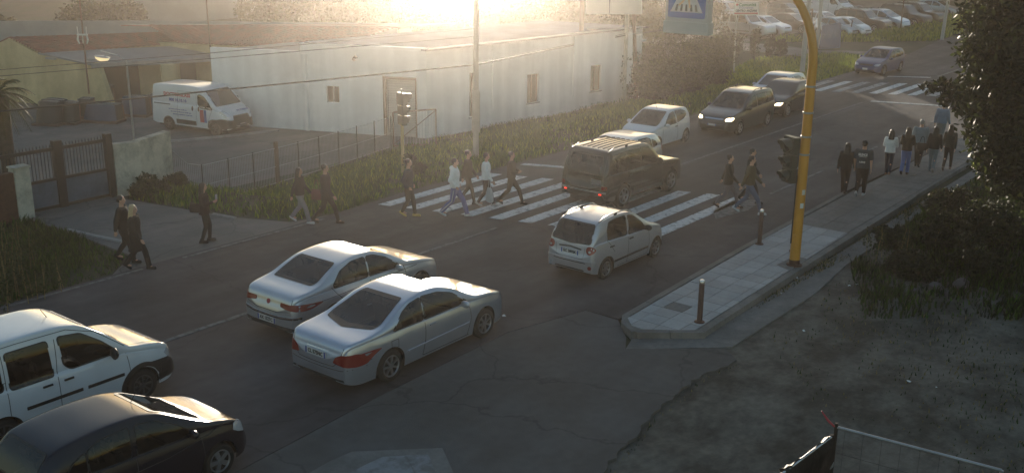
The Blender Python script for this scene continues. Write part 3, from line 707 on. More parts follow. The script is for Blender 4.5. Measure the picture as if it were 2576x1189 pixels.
# --- dark four-wheel drive
P['offroader'] = dict(L=4.55, W=1.85, r=.375, xf=1.40, xr=-1.38, sill=.30, tum=.16, tw=.25, spokes=6, gh=.95, shoulder=.965,
    top=[(-2.275, .8), (-2.26, 1.1), (-2.2, 1.30), (-2.08, 1.62), (-1.98, 1.79), (-1.85, 1.83), (-.8, 1.86), (-.1, 1.84), (.2, 1.78), (.5, 1.52), (.8, 1.22), (.92, 1.15), (1.1, 1.12), (1.8, 1.06), (2.1, .97), (2.23, .85), (2.275, .6)],
    belt=[(-2.275, .76), (-2.24, 1.02), (-2.1, 1.10), (-1, 1.10), (0, 1.09), (.8, 1.07), (1.6, 1.0), (2.1, .90), (2.275, .56)],
    side_win=[[(.64, 1.13), (.36, 1.42), (.14, 1.70), (-.3, 1.73), (-.34, 1.13)], [(-.42, 1.13), (-.38, 1.73), (-1.12, 1.73), (-1.16, 1.13)], [(-1.24, 1.13), (-1.2, 1.72), (-1.85, 1.68), (-1.98, 1.15)]],
    wind=[(-.70, 1.2), (.70, 1.2), (.62, 1.72), (-.62, 1.72)], rearwin=[(-.66, 1.12), (.66, 1.12), (.58, 1.66), (-.58, 1.66)],
    seams=[[(.8, 1.08), (.82, .7), (.8, .36)], [(-.38, 1.1), (-.4, .4)], [(-1.2, 1.1), (-1.25, .85)]],
    handles=[(-.2, .97), (-1.0, .97)], handle_m='black', mirror=(.55, 1.2), mirror_m='black', mirror_h=.11,
    tail=[[(.70, .68), (.86, .68), (.86, .80), (.70, .80)]], plates=[], rails=(-1.9, .0), rail_y=.66, rail_m='black',
    plan=[(-2.275, .84), (-2.15, .89), (-1.5, .925), (1.4, .925), (1.9, .89), (2.2, .80), (2.275, .7)],
    clad=[strip([(.8, .50), (-.85, .48)], .10)],
    patches=[('bumper_step', strip([(-.84, .60), (.84, .60)], .05), 'r', 'galv', .02), ('brake_lamp', [(.62, .52), (.70, .52), (.70, .56), (.62, .56)], 'r', 'brake_lit', .03), ('brake_lamp', [(-.62, .52), (-.70, .52), (-.70, .56), (-.62, .56)], 'r', 'brake_lit', .03),
             ('tailgate_seam', strip([(-.72, 1.70), (-.76, .68), (.76, .68), (.72, 1.70)], .012), 'r', 'seam', .003)])
# --- white high-roof family van, near left
P['familyvan'] = dict(L=4.16, W=1.72, r=.30, xf=1.27, xr=-1.31, sill=.20, tum=.17, tw=.185, spokes=8, gh=.94, shoulder=.955, rim_m='dark',
    top=[(-2.08, .8), (-2.06, 1.3), (-2.02, 1.62), (-1.93, 1.78), (-1.6, 1.825), (-.9, 1.85), (-.2, 1.835), (.2, 1.77), (.6, 1.54), (.95, 1.24), (1.08, 1.13), (1.2, 1.09), (1.6, 1.01), (1.88, .90), (2.03, .73), (2.08, .5)],
    belt=[(-2.08, .76), (-2.0, 1.06), (-1, 1.06), (0, 1.05), (.9, 1.02), (1.4, .93), (1.85, .80), (2.08, .46)],
    side_win=[[(.86, 1.10), (.56, 1.38), (.22, 1.62), (-.18, 1.67), (-.16, 1.20), (-.04, 1.08)], [(-.36, 1.06), (-.38, 1.66), (-1.10, 1.66), (-1.10, 1.06)], [(-1.22, 1.08), (-1.22, 1.64), (-1.86, 1.60), (-1.90, 1.08)]],
    wind=[(-.66, 1.18), (.66, 1.18), (.58, 1.66), (-.58, 1.66)], rearwin=[(-.55, 1.12), (.55, 1.12), (.5, 1.6), (-.5, 1.6)], glass='tinted',
    seams=[[(1.0, 1.02), (1.04, .6), (.98, .24)], [(-.24, 1.66), (-.30, 1.0), (-.30, .24)], [(-1.16, 1.66), (-1.18, .24)], [(-1.9, 1.2), (-1.16, 1.2)], [(1.0, .24), (-.95, .24)], [(-1.9, 1.745), (-.9, 1.77), (0, 1.75), (.5, 1.57), (1.0, 1.16)]],
    handles=[(-.12, .93), (-.50, .93)], handle_m='black', mirror=(.70, 1.14), mirror_m='black', mirror_h=.115, wipers=(1.05, 1.15),
    side_lamp_f=[[(1.80, .74), (2.02, .66), (2.03, .80), (1.92, .86)]], head=[[(.50, .62), (.74, .62), (.76, .80), (.55, .78)]],
    mould=[strip([(.90, .66), (.20, .66)], .055), strip([(.10, .66), (-.9, .66)], .055)], aerial=(.05, .10),
    clad=[[(1.27 + .352 * math.cos(R(t)), .30 + .352 * math.sin(R(t))) for t in range(-5, 186, 10)] + [(1.27 + .45 * math.cos(R(t)), .30 + .45 * math.sin(R(t))) for t in range(183, 54, -10)] + [(1.72, .68), (1.90, .66), (2.06, .60), (2.06, .30), (1.66, .27)]],
    patches=[('front_bumper', [(-.80, .28), (.80, .28), (.80, .58), (-.80, .58)], 'f', 'black_plastic', .02),
             ('grille', [(-.42, .62), (.42, .62), (.40, .72), (-.40, .72)], 'f', 'black_plastic', .01),
             ('cowl', strip([(1.02, -.66), (1.14, 0), (1.02, .66)], .12), 'z', 'black_plastic', .004),
             ('bonnet_seam', strip([(1.15, -.66), (1.6, -.62), (1.95, -.45)], .012), 'z', 'seam', .002)])
# --- black supermini, near left
P['supermini'] = dict(rim_style='wide', L=3.64, W=1.66, r=.285, xf=1.12, xr=-1.25, sill=.18, tum=.30, tw=.175, spokes=5, gh=.92, shoulder=.94, glass='tinted',
    top=[(-1.82, .72), (-1.79, .95), (-1.72, 1.08), (-1.58, 1.28), (-1.42, 1.41), (-1.1, 1.475), (-.6, 1.505), (-.15, 1.485), (.2, 1.41), (.6, 1.21), (.95, 1.02), (1.06, .97), (1.3, .90), (1.58, .79), (1.76, .63), (1.82, .48)],
    belt=[(-1.82, .68), (-1.75, .90), (-1.4, .97), (-.8, .955), (0, .92), (.9, .87), (1.35, .80), (1.65, .67), (1.82, .44)],
    side_win=[[(.72, .93), (.45, 1.15), (.1, 1.33), (-.2, 1.375), (-.26, .96)], [(-.36, .965), (-.31, 1.38), (-.75, 1.37), (-.98, 1.30), (-1.0, .99)], [(-1.04, 1.0), (-1.02, 1.29), (-1.22, 1.20), (-1.33, 1.08), (-1.25, 1.02)]],
    wind=[(-.60, 1.0), (.60, 1.0), (.50, 1.40), (-.50, 1.40)], rearwin=[(-.58, 1.02), (.58, 1.02), (.50, 1.37), (-.50, 1.37)],
    seams=[[(.80, .90), (.84, .5), (.78, .22)], [(-.30, .93), (-.32, .5), (-.34, .22)], [(-1.04, .96), (-1.0, .80), (-.90, .68)], [(1.3, .86), (.2, .74), (-1.3, .72)]],
    handles=[(-.16, .82), (-.86, .84)], mirror=(.60, .99), wipers=(.98, .98), aerial=(.15, -.22),
    side_lamp_f=[[(1.42, .70), (1.62, .60), (1.78, .56), (1.80, .66), (1.66, .78), (1.5, .80)]], head=[[(.44, .56), (.68, .56), (.76, .66), (.70, .76), (.56, .74)]], side_lamp_r=[[(-1.80, .80), (-1.62, .82), (-1.58, .98), (-1.68, 1.08), (-1.80, 1.0)]],
    patches=[('cowl', strip([(.98, -.62), (1.10, 0), (.98, .62)], .10), 'z', 'black_plastic', .004), ('grille', [(-.3, .58), (.3, .58), (.28, .66), (-.28, .66)], 'f', 'black_plastic', .008),
             ('bonnet_seam', strip([(1.1, -.60), (1.4, -.56), (1.68, -.42)], .01), 'z', 'seam', .002)])
# --- oncoming / parked prototypes
P['citycar'] = dict(L=3.42, W=1.62, r=.275, xf=1.12, xr=-1.22, sill=.2, tum=.30, spokes=5, gh=.92, tw=.165,
    top=[(-1.71, .72), (-1.69, .95), (-1.63, 1.12), (-1.5, 1.33), (-1.35, 1.42), (-.8, 1.47), (-.3, 1.465), (.05, 1.40), (.5, 1.18), (.9, .97), (1.05, .92), (1.35, .83), (1.58, .70), (1.71, .48)],
    belt=[(-1.71, .7), (-1.6, .98), (-1.2, 1.0), (-.6, .93), (0, .90), (.8, .86), (1.3, .76), (1.71, .44)],
    side_win=[[(.62, .91), (.35, 1.12), (.02, 1.32), (-.30, 1.37), (-.36, .93)], [(-.44, .94), (-.38, 1.375), (-.9, 1.37), (-1.2, 1.27), (-1.22, 1.16), (-1.0, 1.03)]],
    wind=[(-.60, .96), (.60, .96), (.52, 1.38), (-.52, 1.38)], rearwin=[(-.5, 1.05), (.5, 1.05), (.45, 1.35), (-.45, 1.35)],
    seams=[[(.74, .87), (.78, .5), (.72, .24)], [(-.40, .92), (-.44, .24)]], mirror=(.56, .95), handles=[(-.3, .80)], handle_m='black',
    side_lamp_r=[[(-1.70, .75), (-1.6, .75), (-1.58, .95), (-1.66, 1.05)]], head=[[(.50, .55), (.70, .55), (.74, .72), (.55, .70)]], aerial=(-.1, -.15),
    plates=[(0, .40, '', 'f')], patches=[('grille', [(-.4, .45), (.4, .45), (.36, .55), (-.36, .55)], 'f', 'black_plastic', .006)])
P['mpv'] = dict(L=4.45, W=1.78, r=.31, xf=1.37, xr=-1.33, sill=.2, tum=.24, spokes=5, gh=.93, tw=.2, lit=True,
    top=[(-2.225, .75), (-2.2, 1.05), (-2.12, 1.32), (-2.0, 1.54), (-1.85, 1.61), (-1.2, 1.66), (-.5, 1.665), (0, 1.61), (.5, 1.38), (1.0, 1.10), (1.2, 1.02), (1.6, .93), (1.95, .82), (2.15, .68), (2.225, .5)],
    belt=[(-2.225, .73), (-2.1, 1.04), (-1, 1.03), (0, .99), (1.0, .94), (1.6, .85), (2.05, .72), (2.225, .46)],
    side_win=[[(.95, 1.0), (.5, 1.28), (.15, 1.46), (-.18, 1.53), (-.22, 1.03)], [(-.30, 1.04), (-.26, 1.53), (-1.1, 1.53), (-1.16, 1.06)], [(-1.24, 1.06), (-1.18, 1.53), (-1.8, 1.49), (-2.0, 1.09)]],
    wind=[(-.68, 1.06), (.68, 1.06), (.58, 1.56), (-.58, 1.56)], rearwin=[(-.55, 1.1), (.55, 1.1), (.5, 1.5), (-.5, 1.5)],
    seams=[[(1.0, .95), (1.05, .5), (1.0, .24)], [(-.26, 1.0), (-.3, .24)], [(-1.2, 1.0), (-1.2, .7)]], mirror=(.72, 1.06), rails=(-1.8, -.2), rail_y=.60, rail_m='black',
    side_lamp_r=[[(-2.2, .9), (-2.08, .9), (-2.05, 1.1), (-2.14, 1.2)]], head=[[(.52, .66), (.78, .66), (.80, .80), (.56, .76)]],
    plates=[(0, .46, '', 'f')], patches=[('grille', [(-.42, .68), (.42, .68), (.42, .74), (-.42, .74)], 'f', 'chrome', .012), ('air_intake', [(-.6, .30), (.6, .30), (.5, .40), (-.5, .40)], 'f', 'black_plastic', .006), ('bonnet_seam', strip([(-.62, .80), (-.6, .72), (.6, .72), (.62, .80)], .012), 'f', 'seam', .002)])
P['hatch'] = dict(L=4.15, W=1.74, r=.31, xf=1.30, xr=-1.25, sill=.2, tum=.30, spokes=5, gh=.92, tw=.2,
    top=[(-2.075, .75), (-2.05, .95), (-1.98, 1.1), (-1.8, 1.3), (-1.6, 1.41), (-1.1, 1.465), (-.5, 1.48), (-.1, 1.44), (.4, 1.22), (.85, 1.0), (1.0, .95), (1.4, .88), (1.8, .77), (2.0, .64), (2.075, .48)],
    belt=[(-2.075, .73), (-1.95, .98), (-1.2, .96), (0, .92), (.9, .88), (1.5, .80), (1.95, .66), (2.075, .44)],
    side_win=[[(.70, .93), (.35, 1.16), (0, 1.32), (-.28, 1.37), (-.32, .95)], [(-.40, .955), (-.36, 1.375), (-.95, 1.37), (-1.15, 1.30), (-1.2, .98)], [(-1.27, 1.0), (-1.22, 1.28), (-1.45, 1.2), (-1.58, 1.06)]],
    wind=[(-.64, .99), (.64, .99), (.54, 1.39), (-.54, 1.39)], rearwin=[(-.55, 1.05), (.55, 1.05), (.5, 1.35), (-.5, 1.35)],
    seams=[[(.85, .88), (.9, .5), (.85, .24)], [(-.36, .93), (-.4, .24)], [(-1.2, .96), (-1.0, .7)]], mirror=(.60, .96), handles=[(-.22, .80), (-1.0, .82)],
    side_lamp_r=[[(-2.05, .80), (-1.92, .80), (-1.9, .95), (-2.0, 1.05)]], head=[[(.46, .60), (.72, .60), (.78, .74), (.52, .70)]],
    plates=[(0, .42, '', 'f')], patches=[('grille', [(-.38, .60), (.38, .60), (.40, .68), (-.40, .68)], 'f', 'black_plastic', .008), ('air_intake', [(-.6, .28), (.6, .28), (.5, .37), (-.5, .37)], 'f', 'black_plastic', .006)])
P['deliveryvan'] = dict(opaque=True, L=4.96, W=2.02, r=.335, xf=1.62, xr=-1.38, sill=.32, tum=.10, spokes=5, gh=.955, tw=.21, shoulder=.965, rim_m='dark',
    top=[(-2.48, 1.0), (-2.46, 1.7), (-2.44, 2.05), (-2.36, 2.20), (-2.1, 2.25), (-.5, 2.29), (.4, 2.26), (.85, 2.16), (1.2, 1.88), (1.62, 1.46), (1.78, 1.32), (2.0, 1.24), (2.25, 1.12), (2.38, .96), (2.46, .75), (2.48, .5)],
    belt=[(-2.48, .95), (-2.4, 1.35), (0, 1.35), (1.2, 1.32), (1.7, 1.18), (2.2, .96), (2.48, .46)],
    side_win=[[(1.52, 1.24), (1.30, 1.54), (1.0, 1.82), (.72, 1.92), (.60, 1.88), (.60, 1.45), (.78, 1.28), (1.1, 1.26)]],
    wind=[(-.84, 1.42), (.84, 1.42), (.76, 2.08), (-.76, 2.08)],
    seams=[[(.50, 2.0), (.50, .42)], [(1.50, 1.22), (1.28, .75), (1.20, .40)], [(-.72, 2.0), (-.72, .55)], [(-.7, 2.0), (.5, 2.0)]],
    mirror=(1.22, 1.5), mirror_m='black', mirror_h=.17, head=[[(.62, .92), (.88, .98), (.90, 1.22), (.80, 1.26), (.66, 1.05)]], side_lamp_f=[[(1.85, 1.12), (2.14, .92), (2.28, .92), (2.2, 1.06), (1.95, 1.22)]],
    plan=[(-2.48, .96), (-2.4, .99), (-2.0, 1.01), (1.3, 1.01), (1.9, .97), (2.3, .86), (2.48, .70)],
    clad=[[(.45, .40), (-.85, .40), (-.85, .62), (.45, .62)], [(2.40, .34), (2.44, .78), (2.2, .84), (1.95, .84), (1.75, .80), (1.5, .80), (1.25, .70), (1.19, .5), (1.16, .36)]],
    mould=[strip([(-2.3, 1.30), (-1.2, 1.30)], .045)],
    plates=[(0, .52, '', 'f')], patches=[('front_bumper', [(-.86, .34), (.86, .34), (.86, .78), (-.86, .78)], 'f', 'black_plastic', .02), ('grille', [(-.55, .78), (.55, .78), (.50, .98), (-.50, .98)], 'f', 'black_plastic', .012)])
P['offroader']['patches'] += [('roof_rib', strip([(-1.7, yy), (.05, yy)], .03), 'z', 'bodyc', .022) for yy in (-.48, -.29, -.10, .10, .29, .48)]
P['offroader']['patches'] += [('number_plate', [(-.66, .82), (-.30, .82), (-.30, .98), (-.66, .98)], 'r', 'rim_silver', .012)]
def fix(p, body):
    p = dict(p)
    tr = {'black': M['black_plastic'], 'dark': M['rim_dark'], 'tinted': M['tinted_glass']}
    for k in ('handle_m', 'mirror_m', 'rim_m', 'rail_m', 'glass'):
        if isinstance(p.get(k), str): p[k] = tr[p[k]]
        elif k in p and p[k] is None: p[k] = body
    if 'mould_m' in p and p['mould_m'] is None: p['mould_m'] = body
    if 'patches' in p: p['patches'] = [(a, b, c, body if d == 'bodyc' else d, e) for a, b, c, d, e in p['patches']]
    return p
def car(kind, label, cat, body, x, y, rz, z=0.0, group=None, far=False, name=None, **over):
    p = fix({**P[kind], **over}, body)
    return build_car(name or cat.replace(' ', '_'), label, cat, p, body, (x, y, z), rz, group, far)

# ------------------------------------------------------------------ ground and road
def ss(a, b, x):
    t = min(1, max(0, (x - a) / (b - a))); return t * t * (3 - 2 * t)
_ph = [random.uniform(0, 6.28) for _ in range(12)]
def bumps(x, y):
    return (math.sin(x * 1.1 + y * .7 + _ph[0]) * .5 + math.sin(x * 2.3 - y * 1.7 + _ph[1]) * .3 + math.sin(x * .5 - y * 2.9 + _ph[2]) * .25 + math.sin(x * 4.1 + y * 3.3 + _ph[3]) * .12)
def gz(x, y):
    k = ss(19.3, 21.5, x); y0 = 30.4 * (1 - k) + 24.6 * k; y1 = 35 * (1 - k) + 32.8 * k
    z = -.07 - 1.43 * ss(y0, y1, y) * (1 - ss(57, 72, x))
    if y < 8.9: z += .045 * bumps(x, y) * ss(8.9, 7.5, y) if x < 24 else 0
    if y < 9.3 and x > 22: z += (1.1 * ss(9.2, 3.0, y) * ss(23.5, 29, x) + .10 * bumps(x, y) * ss(9.2, 8, y) * ss(22, 24, x))
    if x > 95 or y > 80: z += 9.0 * ss(105, 250, math.hypot(x, y * 1.0)) * ss(28, 42, y) * ss(52, 66, x)
    return z
def axis(segs):
    out = []
    for a, b, n in segs: out += list(np.linspace(a, b, n, endpoint=False))
    return out + [segs[-1][1]]
def sheet(name, xs, ys, m, zf, kind='structure', parent=None):
    nx, ny = len(xs), len(ys)
    vs = [(x, y, zf(x, y)) for x in xs for y in ys]
    fs = [(i * ny + j, (i + 1) * ny + j, (i + 1) * ny + j + 1, i * ny + j + 1) for i in range(nx - 1) for j in range(ny - 1)]
    me = bpy.data.meshes.new(name); me.from_pydata(vs, [], fs); me.materials.append(m); me.shade_smooth()
    return tag(link(name, me, parent), kind=kind)
sheet('ground', axis([(-500, -40, 8), (-40, 0, 10), (0, 60, 150), (60, 140, 60), (140, 400, 26), (400, 1500, 8)]),
      axis([(-900, -40, 8), (-40, 0, 14), (0, 50, 125), (50, 140, 45), (140, 400, 26), (400, 1500, 8)]), M['soil'], lambda x, y: gz(x, y) - .22 * ss(9.2, 8.6, y) * ss(-9, -7, x) * ss(27.5, 26.5, x))
def flat(name, poly, m, z, t=.05, kind='structure', parent=None, label=None):
    o = obj(name, PR([(p[0], p[1]) for p in poly], z - t, z), m, parent)
    if kind: o['kind'] = kind
    if label: o['label'] = label
    return o
road = flat('road', [(-60, 12.5), (9, 12.62), (12.5, 12.85), (16.5, 12.95), (18.7, 12.4), (18.72, 11.5), (28, 11.85), (33.5, 11.95), (60, 11.3), (66, 8.8), (420, 6), (420, 25), (86, 24.5), (72, 23.0), (60, 22.9), (32, 22.85), (24, 23.15), (20.6, 22.9), (-60, 22.95)], M['asphalt'], 0, .12)
def jag(a, b, n, amp):
    a, b = Vector(a), Vector(b); d = (b - a); nn = Vector((-d.y, d.x)).normalized()
    return [tuple(a + d * (k / n) + nn * random.uniform(-amp, amp)) for k in range(n)]
edge = jag((9.0, 7.8), (12.67, 8.05), 12, .05) + jag((12.67, 8.05), (15.22, 8.5), 16, .07) + jag((15.22, 8.5), (17.19, 8.62), 12, .06) + jag((17.19, 8.62), (18.3, 8.36), 6, .05) + [(18.35, 8.42), (18.7, 8.85)]
flat('asphalt_apron', [(-60, 7.9)] + edge + [(17.36, 10.48), (17.9, 10.8), (18.65, 11.48), (18.69, 12.39), (16.5, 12.94), (12.5, 12.84), (9, 12.61), (-60, 12.49)], M['old_asphalt'], -.008, .10)
sheet('dirt_ground', axis([(-10, 4, 12), (4, 28, 130)]), axis([(-60, -8, 20), (-8, 2, 20), (2, 9.25, 70)]), M['dirt'], lambda x, y: gz(x, y) + .012 + .02 * bumps(x * 3, y * 3) * ss(9.2, 8.2, y) * ss(27, 25, x))
flat('concrete_gutter', [(17.36, 10.48), (18.9, 8.81), (23.2, 8.76), (25.74, 9.0), (36, 9.2), (60, 9.2), (60, 9.62), (20.2, 9.53), (19.0, 9.5), (17.95, 10.68)], M['dull_concrete'], -.02, .08)
# side track to the car park
a = [W(2054, 143), W(2140, 151), W(2190, 158), W(2320, 160), W(2320, 140), W(2210, 130), W(2140, 127), W(2054, 126), W(1960, 112), W(1870, 107), W(1870, 125), W(1960, 135)]
flat('side_track', [(v.x, v.y) for v in a], M['dull_concrete'], -.03, .03)
flat('driveway', [(14.4, 30.0), (14.5, 27.3), (14.4, 24.0), (13.2, 22.96), (20.6, 22.92), (19.2, 23.25), (18.45, 24.93), (17.5, 29.5), (17.62, 30.0)], M['yard_concrete'], -.02, .06)
sheet('yard_paving', axis([(2, 37, 40)]), axis([(30.6, 66, 40)]), M['yard_concrete'], lambda x, y: gz(x, y) + .03 if (x < 20.5 or y > 33.2 - 0) else gz(x, y) - .05)
sheet('car_park_surface', axis([(60, 130, 30)]), axis([(35.5, 60, 14)]), M['dull_concrete'], lambda x, y: gz(x, y) + .02)

# painted markings: children of the road
def marking(name, poly, m): return flat(name, poly, m, .008, .006, None, road)
for k in range(10):
    y = 22.45 - .91 * k; xa, xb = 22.2 + (22.5 - y) * .29, 27.8 + (22.5 - y) * .33
    marking('zebra_stripe', [(xa, y + .22), (xa + .12, y - .20), (xb + .12, y - .20), (xb, y + .22)], M['road_paint'])
for k in range(10):
    y = 22.35 - .885 * k; xa, xb = 53.75 + (22.2 - y) * .45, 58.4 + (22.34 - y) * .50
    marking('zebra_stripe', [(xa, y + .22), (xa + .18, y - .20), (xb + .18, y - .20), (xb, y + .22)], M['faded_paint'] if k in (0, 2, 3, 7) else M['road_paint'])
marking('stop_line', [(29.55, 22.7), (29.85, 22.7), (31.6, 18.5), (31.3, 18.5)], M['road_paint'])
marking('stop_line', [(52.65, 18.0), (52.95, 18.0), (54.25, 13.8), (53.95, 13.8)], M['road_paint'])
marking('stop_line', [(62.4, 20.5), (62.7, 20.5), (64.0, 18.4), (63.7, 18.4)], M['road_paint'])
def line(x0, x1, y, w, m, dash=None):
    x = x0
    while x < x1:
        e = min(x1, x + (dash or 1e9)); marking('centre_line', [(x, y - w / 2), (e, y - w / 2), (e, y + w / 2), (x, y + w / 2)], m); x = e + (1.2 if dash else 1)
line(2.0, 20.5, 18.2, .13, M['worn_paint'])
line(20.5, 22.6, 18.18, .12, M['worn_paint'])
line(32, 52.2, 18.2, .13, M['worn_paint']); line(64.5, 90, 18.2, .14, M['worn_paint'])
line(-5, 20, 22.72, .11, M['worn_paint'], 5.5); line(33, 60, 22.6, .10, M['worn_paint'], 9); line(31.5, 50, 13.75, .11, M['worn_paint'], 4.5)
marking('road_patch', [(27.6, 13.7), (29.2, 13.4), (30.6, 13.6), (30.1, 14.3), (28.4, 14.2)], M['worn_paint'])

# ------------------------------------------------------------------ pavement of slabs
def clip(poly, conv):
    out = poly
    for i in range(len(conv)):
        a, b = conv[i], conv[(i + 1) % len(conv)]; inp = out; out = []
        f = lambda p: (b[0] - a[0]) * (p[1] - a[1]) - (b[1] - a[1]) * (p[0] - a[0])
        for j in range(len(inp)):
            p, q = inp[j], inp[(j + 1) % len(inp)]; fp, fq = f(p), f(q)
            if fp >= 0: out.append(p)
            if fp * fq < 0: t = fp / (fp - fq); out.append((p[0] + (q[0] - p[0]) * t, p[1] + (q[1] - p[1]) * t))
        if len(out) < 3: return []
    return out
pave = tag(link('pavement', None), kind='structure')
obj('pavement_bed', PR([(18.1, 10.68), (18.95, 9.68), (24, 9.8), (60, 9.9), (60, 11.35), (33, 11.65), (20, 11.22), (18.45, 11.18)], -.05, .098), M['dull_concrete'], pave)
isl = [(18.28, 10.6), (18.62, 10.10), (18.95, 9.72), (24.0, 9.82), (28.35, 9.92), (28.35, 11.56), (25.5, 11.50), (18.62, 11.22), (18.28, 10.9)]
ns = 0
for i in range(21):
    for j in range(5):
        x, y = 18.2 + i * .5, 9.45 + j * .5 + .02 * math.sin(i)
        q = clip([(x + .008, y + .008), (x + .492, y + .008), (x + .492, y + .492), (x + .008, y + .492)], isl)
        if len(q) < 3: continue
        if i in (3,) and j == 2: continue
        dz = random.uniform(-.003, .003); ns += 1
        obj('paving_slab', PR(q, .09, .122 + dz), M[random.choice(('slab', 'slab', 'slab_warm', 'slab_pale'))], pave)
obj('inspection_cover', PR([(19.72, 10.47), (20.18, 10.47), (20.18, 10.93), (19.72, 10.93)], .09, .121), M['dull_concrete'], pave)['label'] = 'square grey inspection cover'
obj('repair_patch', PR([(24.1, 9.84), (25.3, 9.86), (25.3, 10.2), (24.3, 10.25)], .1235, .128), M['dull_concrete'], pave)
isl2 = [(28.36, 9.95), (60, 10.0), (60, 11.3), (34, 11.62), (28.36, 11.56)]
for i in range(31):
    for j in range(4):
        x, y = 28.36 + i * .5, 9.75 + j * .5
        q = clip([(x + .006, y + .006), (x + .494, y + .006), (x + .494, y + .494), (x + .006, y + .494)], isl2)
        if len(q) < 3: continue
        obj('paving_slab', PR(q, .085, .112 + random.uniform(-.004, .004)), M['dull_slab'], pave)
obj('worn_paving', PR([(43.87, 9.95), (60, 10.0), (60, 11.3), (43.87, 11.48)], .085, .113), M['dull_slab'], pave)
def kerb_run(pts, w, nper=1.0, m='dull_concrete', z=.118):
    for a, b in zip(pts, pts[1:]):
        a, b = Vector(a), Vector(b); d = b - a; n = max(1, round(d.length / nper)); nn = Vector((-d.y, d.x)).normalized() * w
        for k in range(n):
            p, q = a + d * (k / n) + d.normalized() * .006, a + d * ((k + 1) / n) - d.normalized() * .006
            obj('kerb_stone', PR([tuple(p), tuple(q), tuple(q + nn), tuple(p + nn)], -.1, z + random.uniform(-.004, .004)), M[m], pave)
kerb_run([(18.02, 10.62), (18.93, 9.48), (19.0, 9.47)], .17, .6)
kerb_run([(19.02, 9.50), (24.0, 9.62), (34, 9.76)], .17, 1.0)
kerb_run([(33, 11.84), (28.4, 11.74), (25.0, 11.68), (18.75, 11.42)], .15, 1.0)
kerb_run([(18.72, 11.42), (18.32, 11.2), (17.98, 10.72)], .16, .5)

# foreground concrete patch
fc = [W(700, 1235), W(830, 1160), W(886, 1136), W(1113, 1127), W(1142, 1192), W(1150, 1235)]
fp = tag(link('concrete_patch', None), kind='structure')
obj('border', PR([(v.x, v.y) for v in fc], -.05, .012), M['dull_concrete'], fp)
ic = [W(840, 1215, .02), W(886, 1186), W(962, 1150), W(1078, 1144), W(1097, 1192), W(1105, 1235)]
cxy = [(v.x, v.y) for v in ic]
for k, (u, v) in enumerate(((0, 2), (2, 3), (3, 5))):
    pass
obj('pale_slab', PR([cxy[0], cxy[1], cxy[2], ((cxy[2][0] + cxy[3][0]) / 2, (cxy[2][1] + cxy[3][1]) / 2), ((cxy[4][0] * .8 + cxy[0][0] * .2), (cxy[4][1] * .8 + cxy[0][1] * .2))], 0, .018), M['pale_slab'], fp)
obj('pale_slab', PR([((cxy[2][0] + cxy[3][0]) / 2 + .012, (cxy[2][1] + cxy[3][1]) / 2), cxy[3], cxy[4], ((cxy[4][0] * .8 + cxy[0][0] * .2) + .012, (cxy[4][1] * .8 + cxy[0][1] * .2))], 0, .019), M['pale_slab'], fp)

# driveway kerb strips and yard kerb
def strip3(name, pts, w, m, z=0, t=.06, up=.03):
    bm = bmesh.new()
    for a, b in zip(pts, pts[1:]):
        a, b = Vector(a), Vector(b); d = (b - a).normalized(); n = Vector((-d.y, d.x, 0)).normalized() * w / 2 if len(a) == 3 else 0
        lo = [a - n, b - n, b + n, a + n]; vs = [bm.verts.new(p - Vector((0, 0, t))) for p in lo] + [bm.verts.new(p + Vector((0, 0, up))) for p in lo]
        for f in ((3, 2, 1, 0), (4, 5, 6, 7), (0, 1, 5, 4), (1, 2, 6, 5), (2, 3, 7, 6), (3, 0, 4, 7)): bm.faces.new([vs[i] for i in f])
    return tag(obj(name, bm, m), kind='structure')
strip3('driveway_kerb', [W(170, 578, 0), W(250, 596, 0), W(345, 615, 0)], .14, M['concrete'])
strip3('driveway_kerb', [W(535, 538, 0), W(592, 549, 0)], .12, M['concrete'])
def onY(px, py): return W(px, py, -1.47)
strip3('yard_kerb', [onY(371, 422 * 0 + 358), onY(450, 356), onY(560, 345), onY(700, 330)], .25, M['concrete'], up=.08)

# ------------------------------------------------------------------ white warehouse
A = Vector((36.25, 33.5, -1.55)); HT = 4.35
Bp = Vector((53.4, 32.05, -1.55)); dl = Vector((-.38, .925, 0)).normalized(); dr = (Bp - A).normalized()
Clf = A + dl * 6.5                      # end of the tall block on the left flank
Clow = A + dl * 11.5                    # far end of the lower annex wall
up = Vector((0, 0, 1))
wh = thing('white_warehouse', 'long low white rendered warehouse with a glinting sheet metal roof', 'warehouse', tuple(A))
def fr(o, x, z):  # matrix local (u along x, v outwards, w up)
    x = Vector(x).normalized(); y = up.cross(x)
    return Matrix(((x.x, y.x, 0, o.x), (x.y, y.y, 0, o.y), (x.z, y.z, 1, o.z), (0, 0, 0, 1)))
def wall_panels(parent, org, dirn, L, H, holes, th, m, off):
    """wall with rectangular openings cut (u0,u1,z0,z1); thickness th goes behind (left of dirn)"""
    mt = Matrix.Translation(-off) @ fr(org, dirn, 0); us = sorted({0, L} | {h[0] for h in holes} | {h[1] for h in holes}); zs = sorted({0, H} | {h[2] for h in holes} | {h[3] for h in holes})
    bm = bmesh.new()
    for i in range(len(us) - 1):
        z0 = None
        for j in range(len(zs) - 1):
            cu, cz = (us[i] + us[i + 1]) / 2, (zs[j] + zs[j + 1]) / 2
            if any(h[0] < cu < h[1] and h[2] < cz < h[3] for h in holes): continue
            box(bm, us[i], us[i + 1], 0, th, zs[j], zs[j + 1], mt)
    bmesh.ops.remove_doubles(bm, verts=bm.verts, dist=.0005)
    seen = {}; dead = []
    for f in bm.faces:
        k = tuple(sorted(v.index for v in f.verts))
        if k in seen: dead += [f, seen[k]]
        seen[k] = f
    bmesh.ops.delete(bm, geom=list(set(dead)), context='FACES_ONLY')
    return obj('wall', bm, m, parent)
